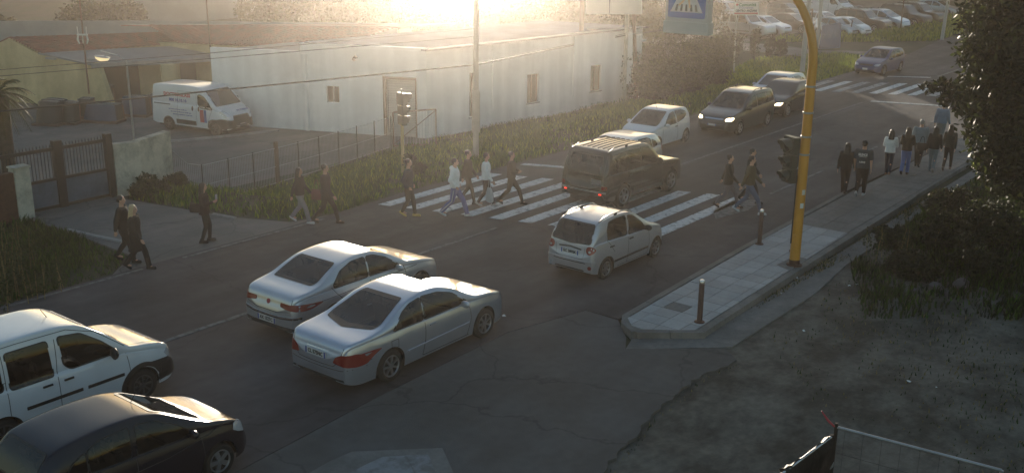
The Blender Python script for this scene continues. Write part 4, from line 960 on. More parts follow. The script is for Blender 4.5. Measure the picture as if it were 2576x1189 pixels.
Lr = (Bp - A).length; Ll = (Clf - A).length
# window positions on the right hand facade by their distance along it
def along(px, base, d):  # distance along the facade where the photo column px falls
    best = min(np.linspace(-2, 30, 1601), key=lambda s: abs(_col(base + d * s) - px)); return float(best)
def _col(p):
    q = p - Vector((0, 0, CAM_H)); return 1288 + _F * q.dot(_cr) / q.dot(_fw)
def colrow(p):
    q = Vector(p) - Vector((0, 0, CAM_H)); k = _F / q.dot(_fw); return 1288 + k * q.dot(_cr), 594.5 - k * q.dot(_cu)
A2 = A + Vector((0, 0, 2))
wr = [(along(1181, A2, dr), along(1192, A2, dr) + .25, .75, 2.95), (along(1326, A2, dr), along(1355, A2, dr), .95, 2.45), (along(1486, A2, dr), along(1512, A2, dr), 1.0, 2.45)]
wall_panels(wh, A, dr, Lr, HT - .10, wr, .3, M['white_wall'], A)
wl_ = [(along(821, A2, dl), along(853, A2, dl)), (along(971, A2, dl), along(1046, A2, dl))]
wl_ = [(min(a), max(a)) for a in wl_]
hl_ = [(Ll - wl_[0][1], Ll - wl_[0][0], 1.55, 2.35), (Ll - wl_[1][1], Ll - wl_[1][0], 0, 2.85)]
wall_panels(wh, Clf, -dl, Ll, HT - .10, hl_, .3, M['white_wall'], A)
obj('low_wall', B(0, 4.995, .02, .3, 0, 3.95, Matrix.Translation(-A) @ fr(Clow, -dl, 0)), M['white_wall'], wh)
obj('low_roof', slab_quad([Clow - A + up * 3.85 - dl * .3 + dr * .2, Clf - A + up * 3.85 + dr * .2, Clf - A + up * 3.85 + dr * 5, Clow - A + up * 3.85 + dr * 5], .1), M['grey_roof'], wh)
obj('parapet', B(-.02, 6.5, -.0, .34, HT - .098, HT + .02, Matrix.Translation(-A) @ fr(Clf + dl * .02, -dl, 0)), M['white_wall'], wh)
for (u0, u1, z0, z1) in wr:
    mt = Matrix.Translation(-A) @ fr(A, dr, 0)
    f = obj('window', B(u0, u1, .16, .20, z0, z1, mt), M['window_glass'], wh)
    bm = bmesh.new()
    for a_ in ((u0, u0 + .05, z0, z1), (u1 - .05, u1, z0, z1), (u0 + .05, u1 - .05, z0, z0 + .05), (u0 + .05, u1 - .05, z1 - .05, z1), ((u0 + u1) / 2 - .02, (u0 + u1) / 2 + .02, z0 + .05, z1 - .05)): box(bm, a_[0], a_[1], .11, .158, a_[2], a_[3], mt)
    obj('window_frame', bm, M['rust_metal'], f); obj('sill', B(u0 - .06, u1 + .06, -.06, .1, z0 - .06, z0 - .003, mt), M['concrete'], f)
mt = Matrix.Translation(-A) @ fr(Clf, -dl, 0)
u0, u1, z0, z1 = hl_[0]
wn = obj('window', B(u0, u1, .16, .20, z0, z1, mt), M['window_glass'], wh); obj('window_frame', B((u0 + u1) / 2 - .03, (u0 + u1) / 2 + .03, .11, .158, z0, z1, mt), M['shutter'], wn)
u0, u1, z0, z1 = hl_[1]
for k in range(24):
    h = (z1 - z0) / 24; bm = B(u0 + .05, u1 - .05, .14, .19, z0 + k * h + .004, z0 + (k + 1) * h - .014, mt); obj('shutter_slat', bm, M['shutter'], wh)
obj('shutter_backing', B(u0, u1, .20, .23, z0, z1, mt), M['dark_opening'], wh)
bm = bmesh.new(); box(bm, u0 - .14, u0, -.05, .1, z0, z1 + .12, mt); box(bm, u1, u1 + .06, -.05, .1, z0, z1 + .12, mt); box(bm, u0, u1, -.05, .1, z1, z1 + .12, mt); obj('door_frame', bm, M['wood_pole'], wh)
# other walls
Dp = Bp + dl * 6.3
for a_, b_ in ((Bp, Dp), (Dp, Clf)):
    d = (b_ - a_); mt2 = Matrix.Translation(-A) @ fr(a_, d, 0); obj('wall', B(.0, d.length, 0, .3, 0, HT - .5, mt2), M['white_wall'], wh)
# roof: long corrugated sheets
Rz = HT - .06
c0, c1, c2, c3 = [p + up * Rz - A for p in (A + dl * .2 + dr * .28, Bp + dl * .0 + dr * .3, Dp + dr * .3, A + dl * 6.3 - dr * .0)]
nsh = 22
for k in range(nsh):
    t0, t1 = k / nsh, (k + 1) / nsh
    a0, a1 = c0.lerp(c1, t0 + .0006), c0.lerp(c1, t1 - .0006); b0, b1 = c3.lerp(c2, t0 + .0006), c3.lerp(c2, t1 - .0006)
    bm = bmesh.new(); rows = []
    for j in range(9):
        u = j / 8; zz_ = up * (.025 * (1 if j % 2 else -1))
        p, q = a0.lerp(a1, u) - dl * .22 + zz_, b0.lerp(b1, u) + up * .15 + zz_
        rows.append([bm.verts.new(x) for x in (p, q, q - up * .03, p - up * .03)])
    for r0, r1 in zip(rows, rows[1:]):
        for i in range(4): bm.faces.new((r0[i], r1[i], r1[(i + 1) % 4], r0[(i + 1) % 4]))
    bm.faces.new(rows[0]); bm.faces.new(rows[-1][::-1]); bmesh.ops.recalc_face_normals(bm, faces=bm.faces)
    obj('roof_sheet', bm, M['roof_sheet'], wh)
# cornice, downpipes, wall lamp
mt = Matrix.Translation(-A) @ fr(A, dr, 0)
obj('cornice', B(-.12, Lr + .1, -.13, .30, HT - .097, HT - .02, mt), M['concrete'], wh)
for px in (1237, 1440):
    s = along(px, A2, dr); obj('downpipe', T([A - A + dr * s - up.cross(dr) * .07 + up * .8, dr * s - up.cross(dr) * .07 + up * (HT - .15)], .045, 8), M['white_wall'], wh)
s = along(898, A2 + up * 2, dl); pl = dl * s - up.cross(-dl) * .0
nw = -(up.cross(-dl)).normalized()
bm = bmesh.new(); tube(bm, [pl + nw * .02 + up * (HT - .55), pl + nw * .25 + up * (HT - .45), pl + nw * .42 + up * (HT - .62)], [.03, .05, .10], 8); obj('wall_lamp', bm, M['wood_pole'], wh)

# ------------------------------------------------------------------ terracotta-roofed hall behind
rh = thing('tiled_hall', 'long hall with a low terracotta tiled roof behind the white warehouse', 'building', (36, 46, -1.5))
O = Vector((36, 46, -1.5))
def roofpts(l): return [W(*p) - O for p in l]
eL, eR = W(372, 92, 1.9), W(930, 122, 2.2)
q = [W(446, 107, 1.7), W(830, 124, 1.9), W(1000, 67, 2.6), W(372, 63, 2.6)]
def tiled_roof(parent, q, rows, m='roof_tile', th=.10):
    """courses of tiles: q = eave-left, eave-right, ridge-right, ridge-left"""
    el, er, rr_, rl = [Vector(v) for v in q]
    for k in range(rows):
        t0, t1 = k / rows, (k + 1) / rows + .15 / rows
        a_, b_, c_, d_ = el.lerp(rl, t0), er.lerp(rr_, t0), er.lerp(rr_, min(1, t1)), el.lerp(rl, min(1, t1))
        n = 60; bm = bmesh.new(); pr = None
        for i in range(n + 1):
            u = i / n; w = up * (.035 * (i % 2)); p0, p1 = a_.lerp(b_, u) + w + up * .05, d_.lerp(c_, u) + w
            cur = [bm.verts.new(p0), bm.verts.new(p1), bm.verts.new(p0 - up * th)]
            if pr: bm.faces.new((pr[0], cur[0], cur[1], pr[1])); bm.faces.new((pr[2], cur[2], cur[0], pr[0]))
            pr = cur
        obj('tile_course', bm, M[m], parent)
tiled_roof(rh, [v - O for v in q], 14)
# walls under the roof and rear slope
ins = [q[0].lerp(q[2], .04), q[1].lerp(q[3], .04), q[2] + (q[2] - q[1]) * .9, q[3] + (q[3] - q[0]) * .9]
bm = hexa([Vector((p.x, p.y, -1.55)) - O for p in ins], [Vector((p.x, p.y, z)) - O for p, z in zip(ins, (1.6, 1.8, 1.6, 1.6))])
obj('wall', bm, M['yellow_wall'], rh)
obj('rear_slope', slab_quad([q[3] - O - up * .02, q[2] - O - up * .02, q[2] + (q[2] - q[1]) - up * 1.0 - O, q[3] + (q[3] - q[0]) - up * 1.0 - O], .08), M['roof_tile'], rh)

# ------------------------------------------------------------------ yellow workshop with canopy
C0 = Vector((30.6, 51.3, -1.5)); dg = Vector((math.cos(R(106)), math.sin(R(106)), 0)); df = Vector((math.cos(R(-22)), math.sin(R(-22)), 0))
yb = thing('yellow_workshop', 'low yellow workshop with a gable end, red tiled roof and grey canopy', 'workshop', tuple(C0))
def gpt(px, py):  # point on the gable wall plane seen at px,py
    d = _fw * _F + _cr * (px - 1288) - _cu * (py - 594.5); n = up.cross(dg)
    t = (C0 - Vector((0, 0, CAM_H))).dot(n) / d.dot(n); return Vector((0, 0, CAM_H)) + d * t
g = [C0, gpt(246, 160), gpt(96, 136), gpt(20, 96), gpt(-75, 140)]
g.append(Vector((g[-1].x, g[-1].y, -1.5)))
back = (up.cross(dg)).normalized(); 
if back.dot(df) < 0: back = -back
loc = [p - C0 for p in g]
bm = hexa([p + back * .3 for p in loc], loc); obj('gable_wall', bm, M['yellow_wall'], yb)
eave_z = loc[2].z
# front wall under the canopy, set back behind columns
can = [loc[1] + df * -.3 - up * .02, loc[1] + df * 14 + up * .0, loc[2] + df * 14 + up * .1, loc[2] + df * -.0 + up * .08]
obj('canopy', slab_quad(can, .10), M['grey_roof'], yb)
obj('canopy_edge', B(-.35, 14, -.10, .0, -.22, .02, Matrix.Translation(Vector((loc[1].x, loc[1].y, loc[1].z))) @ fr(Vector((0, 0, 0)), df, 0)), M['concrete'], yb)
fw_o = dg * 3.2
mtf = fr(fw_o, df, 0)
wall_h = loc[1].z + (loc[2].z - loc[1].z) * min(1, 3.2 / max(.1, Vector((loc[2].x, loc[2].y)).length)) - .22
obj('front_wall', B(0.1, 14, 0, .25, 0, wall_h, mtf), M['yellow_wall'], yb)
for s0, s1 in ((.5, 3.9), (6.2, 9.4), (10.6, 12.0)):
    obj('opening', B(s0, s1, -.03, -.004, .0 if s0 < 1 else .9, min(2.15, wall_h - .15), mtf), M['dark_opening'], yb)  # flat dark plates on the wall stand in for the shade inside
for s in (4.6, 9.9, 12.6):
    obj('column', B(s, s + .75, -.02 - 2.9, -2.5, 0, loc[1].z - .14, mtf), M['yellow_wall'], yb)
# dark sheds of the yard under the canopy line
ridge2 = W(436, 80, 2.9) - C0
q2 = [loc[2] - dg * .2 + up * .06, W(520, 104, loc[2].z - 1.5 + .2) - C0, W(446, 80, loc[3].z - 1.5) - C0, loc[3] + up * .05]
tiled_roof(yb, q2, 12)
obj('rear_slope', slab_quad([loc[3] + up * .03, Vector(q2[2]) - up * .02, Vector(q2[2]) + dg * 7 - up * 1.3, loc[4] + up * .02], .08), M['roof_tile'], yb)
for px, py in ((130, 147), (235, 150)):
    p = gpt(px, py); o = p - C0 - back * .06; obj('wall_vent', B(-.35, .35, -.05, .05, -.06, .06, Matrix.Translation(o) @ fr(Vector((0, 0, 0)), dg, 0)), M['grey_wall'], yb)

# ------------------------------------------------------------------ grey sheds at the back
g1 = thing('grey_shed', 'long flat grey shed roof behind the workshop roofs', 'shed', (45, 75, -1.5)); O1 = Vector((45, 75, -1.5))
qa = [W(-80, 92, 1.2), W(372, 82, 1.6), W(1000, 66, 2.0), W(1000, 59, 2.2), W(340, 52, 2.6), W(-80, 53, 2.6)]
bm = hexa([Vector(((p - O1).x, (p - O1).y, 0)) for p in qa], [p - O1 for p in qa]); obj('roof', bm, M['grey_wall'], g1)
vt = thing('vaulted_shed', 'big grey vaulted shed roof rising behind the flat one', 'shed', (62, 72, -1.5)); OV = Vector((62, 72, -1.5))
va, vb = W(335, 53, -1.0), W(760, 53, -1.0)
vd = (vb - va); vL = vd.length; vd.normalize(); vp = Vector((-vd.y, vd.x, 0))
bm = bmesh.new(); secs = []
nv = 26
for j in range(2):
    ring = []
    for i in range(nv + 1):
        t = math.pi * i / nv; u = vL / 2 - vL / 2 * math.cos(t); h = 5.9 * max(0, math.sin(t)) ** .8
        ring.append(bm.verts.new(va - OV + vd * u + vp * (14 * j) + up * h))
    secs.append(ring)
for i in range(nv): bm.faces.new((secs[0][i], secs[0][i + 1], secs[1][i + 1], secs[1][i]))
bm.faces.new(secs[0]); bm.faces.new(secs[1][::-1]); bmesh.ops.recalc_face_normals(bm, faces=bm.faces)
obj('vault', bm, M['grey_roof'], vt, True, 30)
rb = bmesh.new()
for i in range(2, nv - 1, 3):
    p = secs[0][i] if False else None
for k in range(1, 8):
    t = math.pi * k / 8; u = vL / 2 - vL / 2 * math.cos(t); h = 5.9 * max(0, math.sin(t)) ** .8
    tube(rb, [va - OV + vd * u + up * (h + .02), va - OV + vd * u + vp * 14 + up * (h + .02)], .05, 5)
obj('roof_rib', rb, M['grey_wall'], vt)
wq = [W(-260, 27, -1.25), W(225, 23, -1.25), W(290, 12, -1.25), W(-260, 8, -1.25)]
tag(obj('water', PR([(v.x, v.y) for v in wq], -1.4, -1.25), MM('lagoon', (0.05, 0.06, 0.06), 0.12, bump=.25, bscale=1.5)), kind='structure')

# ------------------------------------------------------------------ cars
silver = paint('paint_silver', (0.50, 0.54, 0.61), .75, .30); silver2 = paint('paint_pale_silver', (0.55, 0.57, 0.60), .7, .32)
white_p = paint('paint_white', (0.62, 0.64, 0.66), 0, .3); dark_p = paint('paint_dark_grey', (0.035, 0.036, 0.035), .4, .3); blue_p = paint('paint_blue', (0.006, 0.030, 0.13), .0, .3, .1)
bluegrey_p = paint('paint_blue_grey', (0.32, 0.38, 0.44), .5, .3); black_p = paint('paint_black', (0.005, 0.006, 0.014), 0, .22, .0); maroon_p = paint('paint_brown', (0.06, 0.03, 0.025), .3, .3)
car('supermini', 'black five-door hatchback at the lower left corner beside the white van', 'car', black_p, 7.66, 13.46, 0, name='hatchback_car')
car('familyvan', 'white high-roof family van with black bumper and door handles, behind the black hatchback', 'van', paint('paint_white_van', (0.62, 0.65, 0.68), 0, .22), 8.34, 16.88, 0, name='family_van')
_c, _b = car('coupe', 'silver two-door coupe with red teardrop tail lights and plate CL 575NC', 'car', silver, 14.42, 14.0, R(.5), name='coupe_car'); _c.scale = (1.04,) * 3
_c, _b = car('sedan', 'silver saloon car with slim red tail lights just beyond the silver coupe', 'car', silver2, 15.35, 16.68, R(1.0), name='saloon_car'); _c.scale = (1.05,) * 3
car('minihatch', 'small silver hatchback with round red tail lights and roof rails near the zebra crossing', 'car', paint('paint_silver_small', (0.50, 0.51, 0.54), .6, .36), 22.0, 13.92, R(-1), name='hatchback_car')
car('offroader', 'dark green four-wheel drive with roof rails standing on the zebra crossing', 'off-road car', paint('paint_dark_green', (0.018, 0.022, 0.018), .3, .22), 28.35, 17.45, R(-2), name='offroad_car')
q_ = 'cars queuing towards the camera'
v = W(1552, 345, 1.44)
car('hatch', 'silver grey hatchback half hidden behind the dark four-wheel drive', 'car', silver2, v.x - .1, v.y, R(181), group=q_, name='oncoming_car', lit=False)
car('citycar', 'white three-door city car behind the silver hatchback, facing the camera', 'car', white_p, 36.05, 20.85, R(181), group=q_, name='oncoming_car')
car('mpv', 'dark grey people carrier with both headlights lit in the oncoming lane', 'car', dark_p, 41.5, 19.95, R(180), group=q_, name='oncoming_car')
car('hatch', 'black hatchback with one visible lit headlight behind the dark people carrier', 'car', black_p, 46.8, 20.15, R(180), group=q_, name='oncoming_car', lit=True, far=True)
v = W(1957, 186, 1.47)
car('hatch', 'pale blue grey hatchback on the outside of the black hatchback, by the grass', 'car', bluegrey_p, v.x, v.y, R(181), group=q_, name='oncoming_car', far=True)
car('hatch', 'dark blue hatchback arriving at the far zebra crossing with a glinting headlight', 'car', blue_p, 64.0, 21.55, R(177), name='blue_hatchback', group=q_, glass=M['car_glass'])
dv, dbv = car('deliveryvan', 'white delivery van with DOCTORGLASS lettering parked in the yard', 'van', white_p, 0, 0, 0, name='delivery_van')
def side_text(root, bvh, s, size, m, x, z, width=None, sg=-1, bold=.01):
    h = bvh.ray_cast(Vector((x, sg * 3, z)), Vector((0, -sg, 0))); y = h[0].y + sg * .012
    return lettering(s, size, m, root, (x, y, z), (-sg, 0, 0) if sg < 0 and False else ((1, 0, 0) if sg < 0 else (-1, 0, 0)), (0, 0, 1), bold=bold, width=width)
side_text(dv, dbv, 'DOCTORGLASS', .22, M['ink_red'], -.75, 1.80, 1.75)
side_text(dv, dbv, '800 10.10.10', .20, M['ink_blue'], -.70, 1.53, 1.15)
for xx, zz_, w_, hh in ((-.9, 1.10, 1.5, .05), (-.7, .98, 1.7, .02), (-.6, .86, 1.6, .02)):
    lettering('riparazione sostituzione cristalli auto', .09, M['ink_blue'], dv, (xx + .2, -1.022, zz_), (1, 0, 0), (0, 0, 1), width=w_ * .8, bold=.001)
for xa_, w_, m_ in ((.86, .26, 'ink_red'), (1.08, .16, 'ink_blue')):
    link('door_graphic', patch_mesh(dbv, [(xa_ - w_ / 2, .60), (xa_ + w_ / 2, .60), (xa_ + w_ / 2 - .02, 1.20), (xa_ - w_ / 2, 1.20)], 'y', M[m_], .006, .1, 'door_graphic', -1), dv)
for xa_ in (.26, .66): link('door_handle', patch_mesh(dbv, [(xa_ + .055 * math.cos(t), 1.22 + .12 * math.sin(t)) for t in np.linspace(0, 6.28, 12, endpoint=False)], 'y', M['rust_metal'], .012, .1, 'door_handle', -1), dv)
lettering('DOCTORGLASS', .13, M['ink_blue'], dv, (2.20, .35, 1.165), (0, 1, 0), (-.55, 0, .5), width=.8, bold=.006)
VANPOS = Vector((30.65, 43.3, -1.47)); dv.location = VANPOS; dv.rotation_euler = (0, 0, R(-80))
# car park: prototypes then copies
g_ = 'cars parked in the car park behind the fence'
def recolour(root, m):
    for ch in root.children:
        if ch.name.startswith(('body', 'wing_mirror')):
            me = ch.data.copy(); me.materials[0] = m; ch.data = me
protos = {}
lot = [('offroader', 77.4, 36.1, silver2, 'silver off-road car at the near left end of the parked row'),
       ('hatch', 80.4, 35.9, silver, 'silver hatchback second from the left in the parked row'),
       ('hatch', 84.4, 35.3, maroon_p, 'dark hatchback third from the left, its windscreen catching the sky'),
       ('hatch', 88.2, 34.2, silver2, 'pale hatchback half hidden behind the yellow pole in the car park'),
       ('citycar', 83.4, 31.3, bluegrey_p, 'pale blue small car seen through the blue screen'),
       ('citycar', 84.4, 30.6, white_p, 'white small car right of the blue screen'),
       ('offroader', 88.7, 30.7, maroon_p, 'dark brown off-road car with a pale alloy wheel right of the white small car'),
       ('mpv', 92.6, 30.4, silver, 'silver grey people carrier with a dark front wheel, fifth from the right end'),
       ('offroader', 96.4, 29.8, black_p, 'black off-road car next to the silver people carrier'),
       ('offroader', 100.4, 29.8, dark_p, 'dark grey off-road car near the right end of the row'),
       ('hatch', 111.0, 31.2, bluegrey_p, 'blue grey car at the far right end beside the concrete pole'),
       ('sedan', 90.5, 38.0, dark_p, 'dark saloon in the second row behind the front cars'),
       ('deliveryvan', 100.5, 38.4, white_p, 'white panel van in the second row of the car park'),
       ('offroader', 88.5, 43.5, bluegrey_p, 'pale blue off-road car at the back of the car park'),
       ('hatch', 96.0, 41.0, dark_p, 'grey hatchback in the second row left of the white van'),
       ('hatch', 106.0, 39.5, maroon_p, 'dark hatchback in the second row right of the white van'),
       ('mpv', 93.0, 47.0, silver2, 'silver people carrier in the third row under the trees')]
for kind, x, y, m, lab in lot:
    hd = R(-98 + random.uniform(-4, 4)); pr = fix(P[kind], m)
    cx, cy = x - math.cos(hd) * pr['xf'] - math.sin(hd) * -(-pr['W'] / 2), y - math.sin(hd) * pr['xf'] + math.cos(hd) * -(-pr['W'] / 2)
    if kind not in protos:
        pp = {**P[kind], 'lit': False, 'aerial': None, 'plates': [], 'seams': P[kind].get('seams', [])[:2], 'wipers': None}
        o, _b = build_car('parked_car', lab, 'car', fix(pp, m), m, (0, 0, 0), 0, g_, True); protos[kind] = o
    else: o = copy_tree(protos[kind]); recolour(o, m)
    o.location = (cx, cy, max(gz(cx, cy) + .02, -.05)); o.rotation_euler = (0, 0, hd); o['label'] = lab

# ------------------------------------------------------------------ survey points on the terrain
def GP(px, py):
    z = -.07
    for _ in range(8):
        v = W(px, py, z); z = gz(v.x, v.y)
    return W(px, py, z)

# ------------------------------------------------------------------ yellow mast with signal and hanging crossing sign
def signal_head(parent, face, big=.20, small=.15):
    """three visored lenses facing +x locally"""
    hd = link('signal_head', None, parent)
    z = 1.02
    for k, r_ in enumerate((big, small, small)):
        hh = r_ * 2 + .04; z -= hh
        bm = bmesh.new(); box(bm, -.16, .03, -r_ - .03, r_ + .03, z + .004, z + hh - .004); bmesh.ops.bevel(bm, geom=bm.edges[:], offset=.015, segments=2, affect='EDGES')
        obj('lamp_housing', bm, M['green_box'], hd)
        c = z + hh / 2
        bm = bmesh.new(); lathe(bm, [(r_ * .86, .035), (.0001, .05)], 18, 'z'); bm.transform(Matrix.Translation((0, 0, c)) @ Matrix.Rotation(R(90), 4, 'Y'))
        obj('lens', bm, M['lens_dark'], hd)
        bm = bmesh.new(); n = 14; a = []
        for i in range(n + 1):
            t = R(-35) + R(250) * i / n; L_ = .26 * (r_ / .2) * (.35 + .65 * max(0, math.sin(t)) ** .5 if math.sin(t) > 0 else .35)
            a.append((bm.verts.new((.03, r_ * .92 * math.cos(t), c + r_ * .92 * math.sin(t))), bm.verts.new((.05 + L_, r_ * .92 * math.cos(t), c + r_ * .92 * math.sin(t) - .02)), bm.verts.new((.05 + L_, r_ * .88 * math.cos(t), c + r_ * .88 * math.sin(t) - .02)), bm.verts.new((.03, r_ * .88 * math.cos(t), c + r_ * .88 * math.sin(t)))))
        for p, q in zip(a, a[1:]):
            for i in range(4): bm.faces.new((p[i], q[i], q[(i + 1) % 4], p[(i + 1) % 4]))
        bmesh.ops.recalc_face_normals(bm, faces=bm.faces); obj('visor', bm, M['green_box'], hd, True)
    return hd
mb = Vector((24.59, 9.90, .12))
mast = thing('signal_mast', 'tall yellow mast arching over the road with a dark three-lens traffic light', 'traffic light', tuple(mb))
pts = [(0, 0, 0), (0, 0, 2.5), (0, 0, 5.15)]; rr_ = [.135, .122, .11]
for k in range(1, 10):
    t = R(76) * k / 9; pts.append((0, 2.4 - 2.4 * math.cos(t), 5.15 + 2.4 * math.sin(t))); rr_.append(.11 - .003 * k)
e_ = pts[-1]; pts.append((0, e_[1] + 5.2, e_[2] + 1.25)); rr_.append(.06)
obj('mast_pole', T(pts, rr_, 16), M['yellow_paint'], mast, True, 60)
obj('base_collar', LT([(.20, -.02), (.20, .03), (.15, .05)], 16), M['rust_metal'], mast, True)
for z in (2.9, 3.35, 3.95, 4.6): obj('strap', LT([(.128, z), (.132, z + .005), (.132, z + .04), (.128, z + .045)], 16), M['galv'], mast)
sh = signal_head(mast, 0, .20, .165); sh.location = (-.12, .36, 2.32); sh.rotation_euler = (0, 0, R(150))
for z in (2.55, 3.25): obj('bracket', T([(0, .05, z), (-.08, .32, z)], .03, 8), M['galv'], mast)
obj('conduit', T([(-.13, .09, .6), (-.13, .09, 2.4)], .018, 6), M['black_plastic'], mast)
obj('access_hatch', B(-.15, -.125, -.05, .05, .55, .85), M['yellow_paint'], mast)
obj('rust_band', LT([(.1365, .05), (.1365, .16)], 16), M['rust_metal'], mast, True)
for z, m_ in ((1.55, 'sign_white'), (1.9, 'sign_panel')):
    bm = bmesh.new(); n_ = 5; a_ = [(bm.verts.new((.131 * math.cos(t), .131 * math.sin(t), z)), bm.verts.new((.1305 * math.cos(t), .1305 * math.sin(t), z + .13))) for t in np.linspace(3.0 + z * .4, 3.7 + z * .4, n_)]
    for q_a, q_b in zip(a_, a_[1:]): bm.faces.new((q_a[0], q_b[0], q_b[1], q_a[1]))
    obj('sticker', bm, M[m_], mast)
# illuminated-type crossing sign box hanging from the arm
sb_c = Vector((24.45, 12.60, 0)); 
s_c = WD(1729, -2, 27.6)
cs = thing('crossing_sign', 'square blue pedestrian crossing sign box hanging high over the road', 'sign', (s_c.x, s_c.y, s_c.z)); cs.scale = (.93, .93, .93)
obj('sign_case', B(0, .26, -.66, .66, -.62, .70), M['sign_box'], cs)
obj('lower_case', B(-.03, .29, -.70, .70, -.95, -.625), M['sign_box'], cs)
obj('blue_face', PR(rounded([(-.58, -.52), (.58, -.52), (.58, .64), (-.58, .64)], .06), 0, .012, Matrix(((0, 0, -1, 0), (-1, 0, 0, 0), (0, 1, 0, 0), (0, 0, 0, 1)))), M['sign_blue'], cs)
mx_ = Matrix(((0, 0, -1, -.013), (-1, 0, 0, 0), (0, 1, 0, 0), (0, 0, 0, 1)))
obj('white_triangle', PR([(-.50, -.36), (.50, -.36), (0, .60)], 0, .006, mx_), M['sign_white'], cs)
mx2 = Matrix(((0, 0, -1, -.020), (-1, 0, 0, 0), (0, 1, 0, 0), (0, 0, 0, 1)))
for u in (-.34, -.17, 0, .17, .34): obj('stripe_mark', PR([(u - .035 - u * .06, -.33), (u + .035 - u * .06, -.33), (u * .82 + .025, -.15), (u * .82 - .025, -.15)], 0, .005, mx2), M['ink'], cs)
mx3 = Matrix(((0, 0, -1, -.026), (-1, 0, 0, 0), (0, 1, 0, 0), (0, 0, 0, 1)))
mg = bmesh.new()
for q in ([(-.05, .10), (.06, .10), (.07, .30), (-.04, .32)], [(-.05, .12), (.02, .10), (-.10, -.10), (-.22, -.20), (-.24, -.15), (-.13, -.05)], [(-.01, .10), (.06, .11), (.10, -.06), (.14, -.24), (.08, -.24), (.05, -.06)], [(-.04, .30), (-.14, .16), (-.18, .05), (-.14, .04), (-.09, .15), (-.02, .24)], [(.05, .28), (.14, .18), (.17, .08), (.13, .08), (.09, .17), (.04, .22)], [(.01 + .05 * math.cos(t), .38 + .05 * math.sin(t)) for t in np.linspace(0, 6.28, 10, endpoint=False)]):
    prism(mg, q, 0, .006, mx3)
obj('walking_figure', mg, M['sign_gold'], cs)
bm = bmesh.new()
for yy in (-.4, .4): tube(bm, [(.13, yy, .70), (.13, yy, 1.55)], .025, 6)
obj('hanger', bm, M['galv'], cs)

def bollard(x, y, z, lab):
    o = thing('bollard', lab, 'bollard', (x, y, z), 0, 'steel bollards along the pavement')
    obj('post', LT([(.062, 0), (.060, .88), (.052, .90), (.052, .915)], 16), M['bollard'], o, True)
    obj('cap', LT([(.063, .916), (.063, .965), (.05, .985), (.0001, .99)], 16), M['bollard_top'], o, True)
    obj('foot_ring', LT([(.12, -.01), (.115, .02), (.066, .035)], 14), M['rust_metal'], o, True)
bollard(19.42, 9.86, .12, 'brown steel bollard near the tip of the pale pavement')
bollard(25.71, 11.40, .12, 'brown steel bollard at the road edge left of the yellow mast')
_q = W(1996, 632, .12); bollard(_q.x, _q.y, .12, 'brown steel bollard mostly hidden behind the yellow mast')

tl = GP(1014, 440)
ts_ = thing('traffic_light', 'traffic light on a short pale post in the far verge, lenses facing right', 'traffic light', tuple(tl))
obj('post', T([(0, 0, 0), (0, 0, 2.55)], .06, 12), MM('pale_yellow_paint', (0.42, 0.33, 0.14), .6), ts_, True)
s2 = signal_head(ts_, 0, .20, .155); s2.location = (.10, 0, 1.90); s2.rotation_euler = (0, 0, R(-14))
obj('top_bracket', T([(0, 0, 2.5), (0, 0, 3.05)], .035, 8), M['galv'], ts_)

# ------------------------------------------------------------------ poles
def pole(name, lab, base, h, r0, r1, m, lean=(0, 0), cat='pole', extras=()):
    o = thing(name, lab, cat, tuple(base)); n = 5
    obj('shaft', T([(lean[0] * k / n, lean[1] * k / n, h * k / n - .2) for k in range(n + 1)], [r0 + (r1 - r0) * k / n for k in range(n + 1)], 14), m, o, True, 60)
    return o
b1 = Vector((29.6, 24.85, gz(29.6, 24.85)))
p1_ = pole('utility_pole', 'pale concrete utility pole in front of the white warehouse', b1, 9.5, .115, .075, M['pole_concrete'])
obj('collar', LT([(.145, 1.0), (.155, 1.05), (.155, 2.5), (.12, 2.6)], 14), M['pole_concrete'], p1_, True)
obj('insulator', B(-.5, .5, -.04, .04, 8.6, 8.7), M['galv'], p1_)
b2 = GP(1457, 268)
pole('utility_pole', 'brown wooden pole beside the white warehouse wall between two windows', b2, 7.2, .16, .12, M['wood_pole'])
# billboard on two posts
bb = GP(1572, 258)
bo = thing('billboard', 'pale billboard panel on two tall posts by the end of the warehouse', 'billboard', tuple(bb))
dist_b = math.hypot(bb.x, bb.y)
def rel(px, py, d=None): return WD(px, py, d or dist_b) - bb
obj('post', T([(0, 0, -.2), rel(1580, -60)], [.14, .11], 10), M['stained_wall'], bo, True)
obj('post', T([Vector((.55, -.45, -.2)), rel(1592, -60)], [.13, .10], 10), M['wood_pole'], bo, True)
fq = [rel(1475, 34), rel(1614, 34), rel(1612, -55), rel(1477, -55)]
nrm = (fq[1] - fq[0]).cross(fq[3] - fq[0]).normalized() * .12
obj('panel', hexa([p + nrm for p in fq], [p + nrm * 2 for p in fq]), M['sign_panel'], bo)
bmf = bmesh.new()
for a_, b_ in ((fq[0], fq[1]), (fq[1], fq[2]), (fq[0], fq[3])): tube(bmf, [a_ + nrm * 1.6, b_ + nrm * 1.6], .045, 6)
obj('panel_frame', bmf, M['sign_white'], bo)
mid = fq[0].lerp(fq[1], .42); obj('panel_joint', T([mid + nrm * 2.05, mid + (fq[3] - fq[0]) + nrm * 2.05], .02, 5), M['ink'], bo)
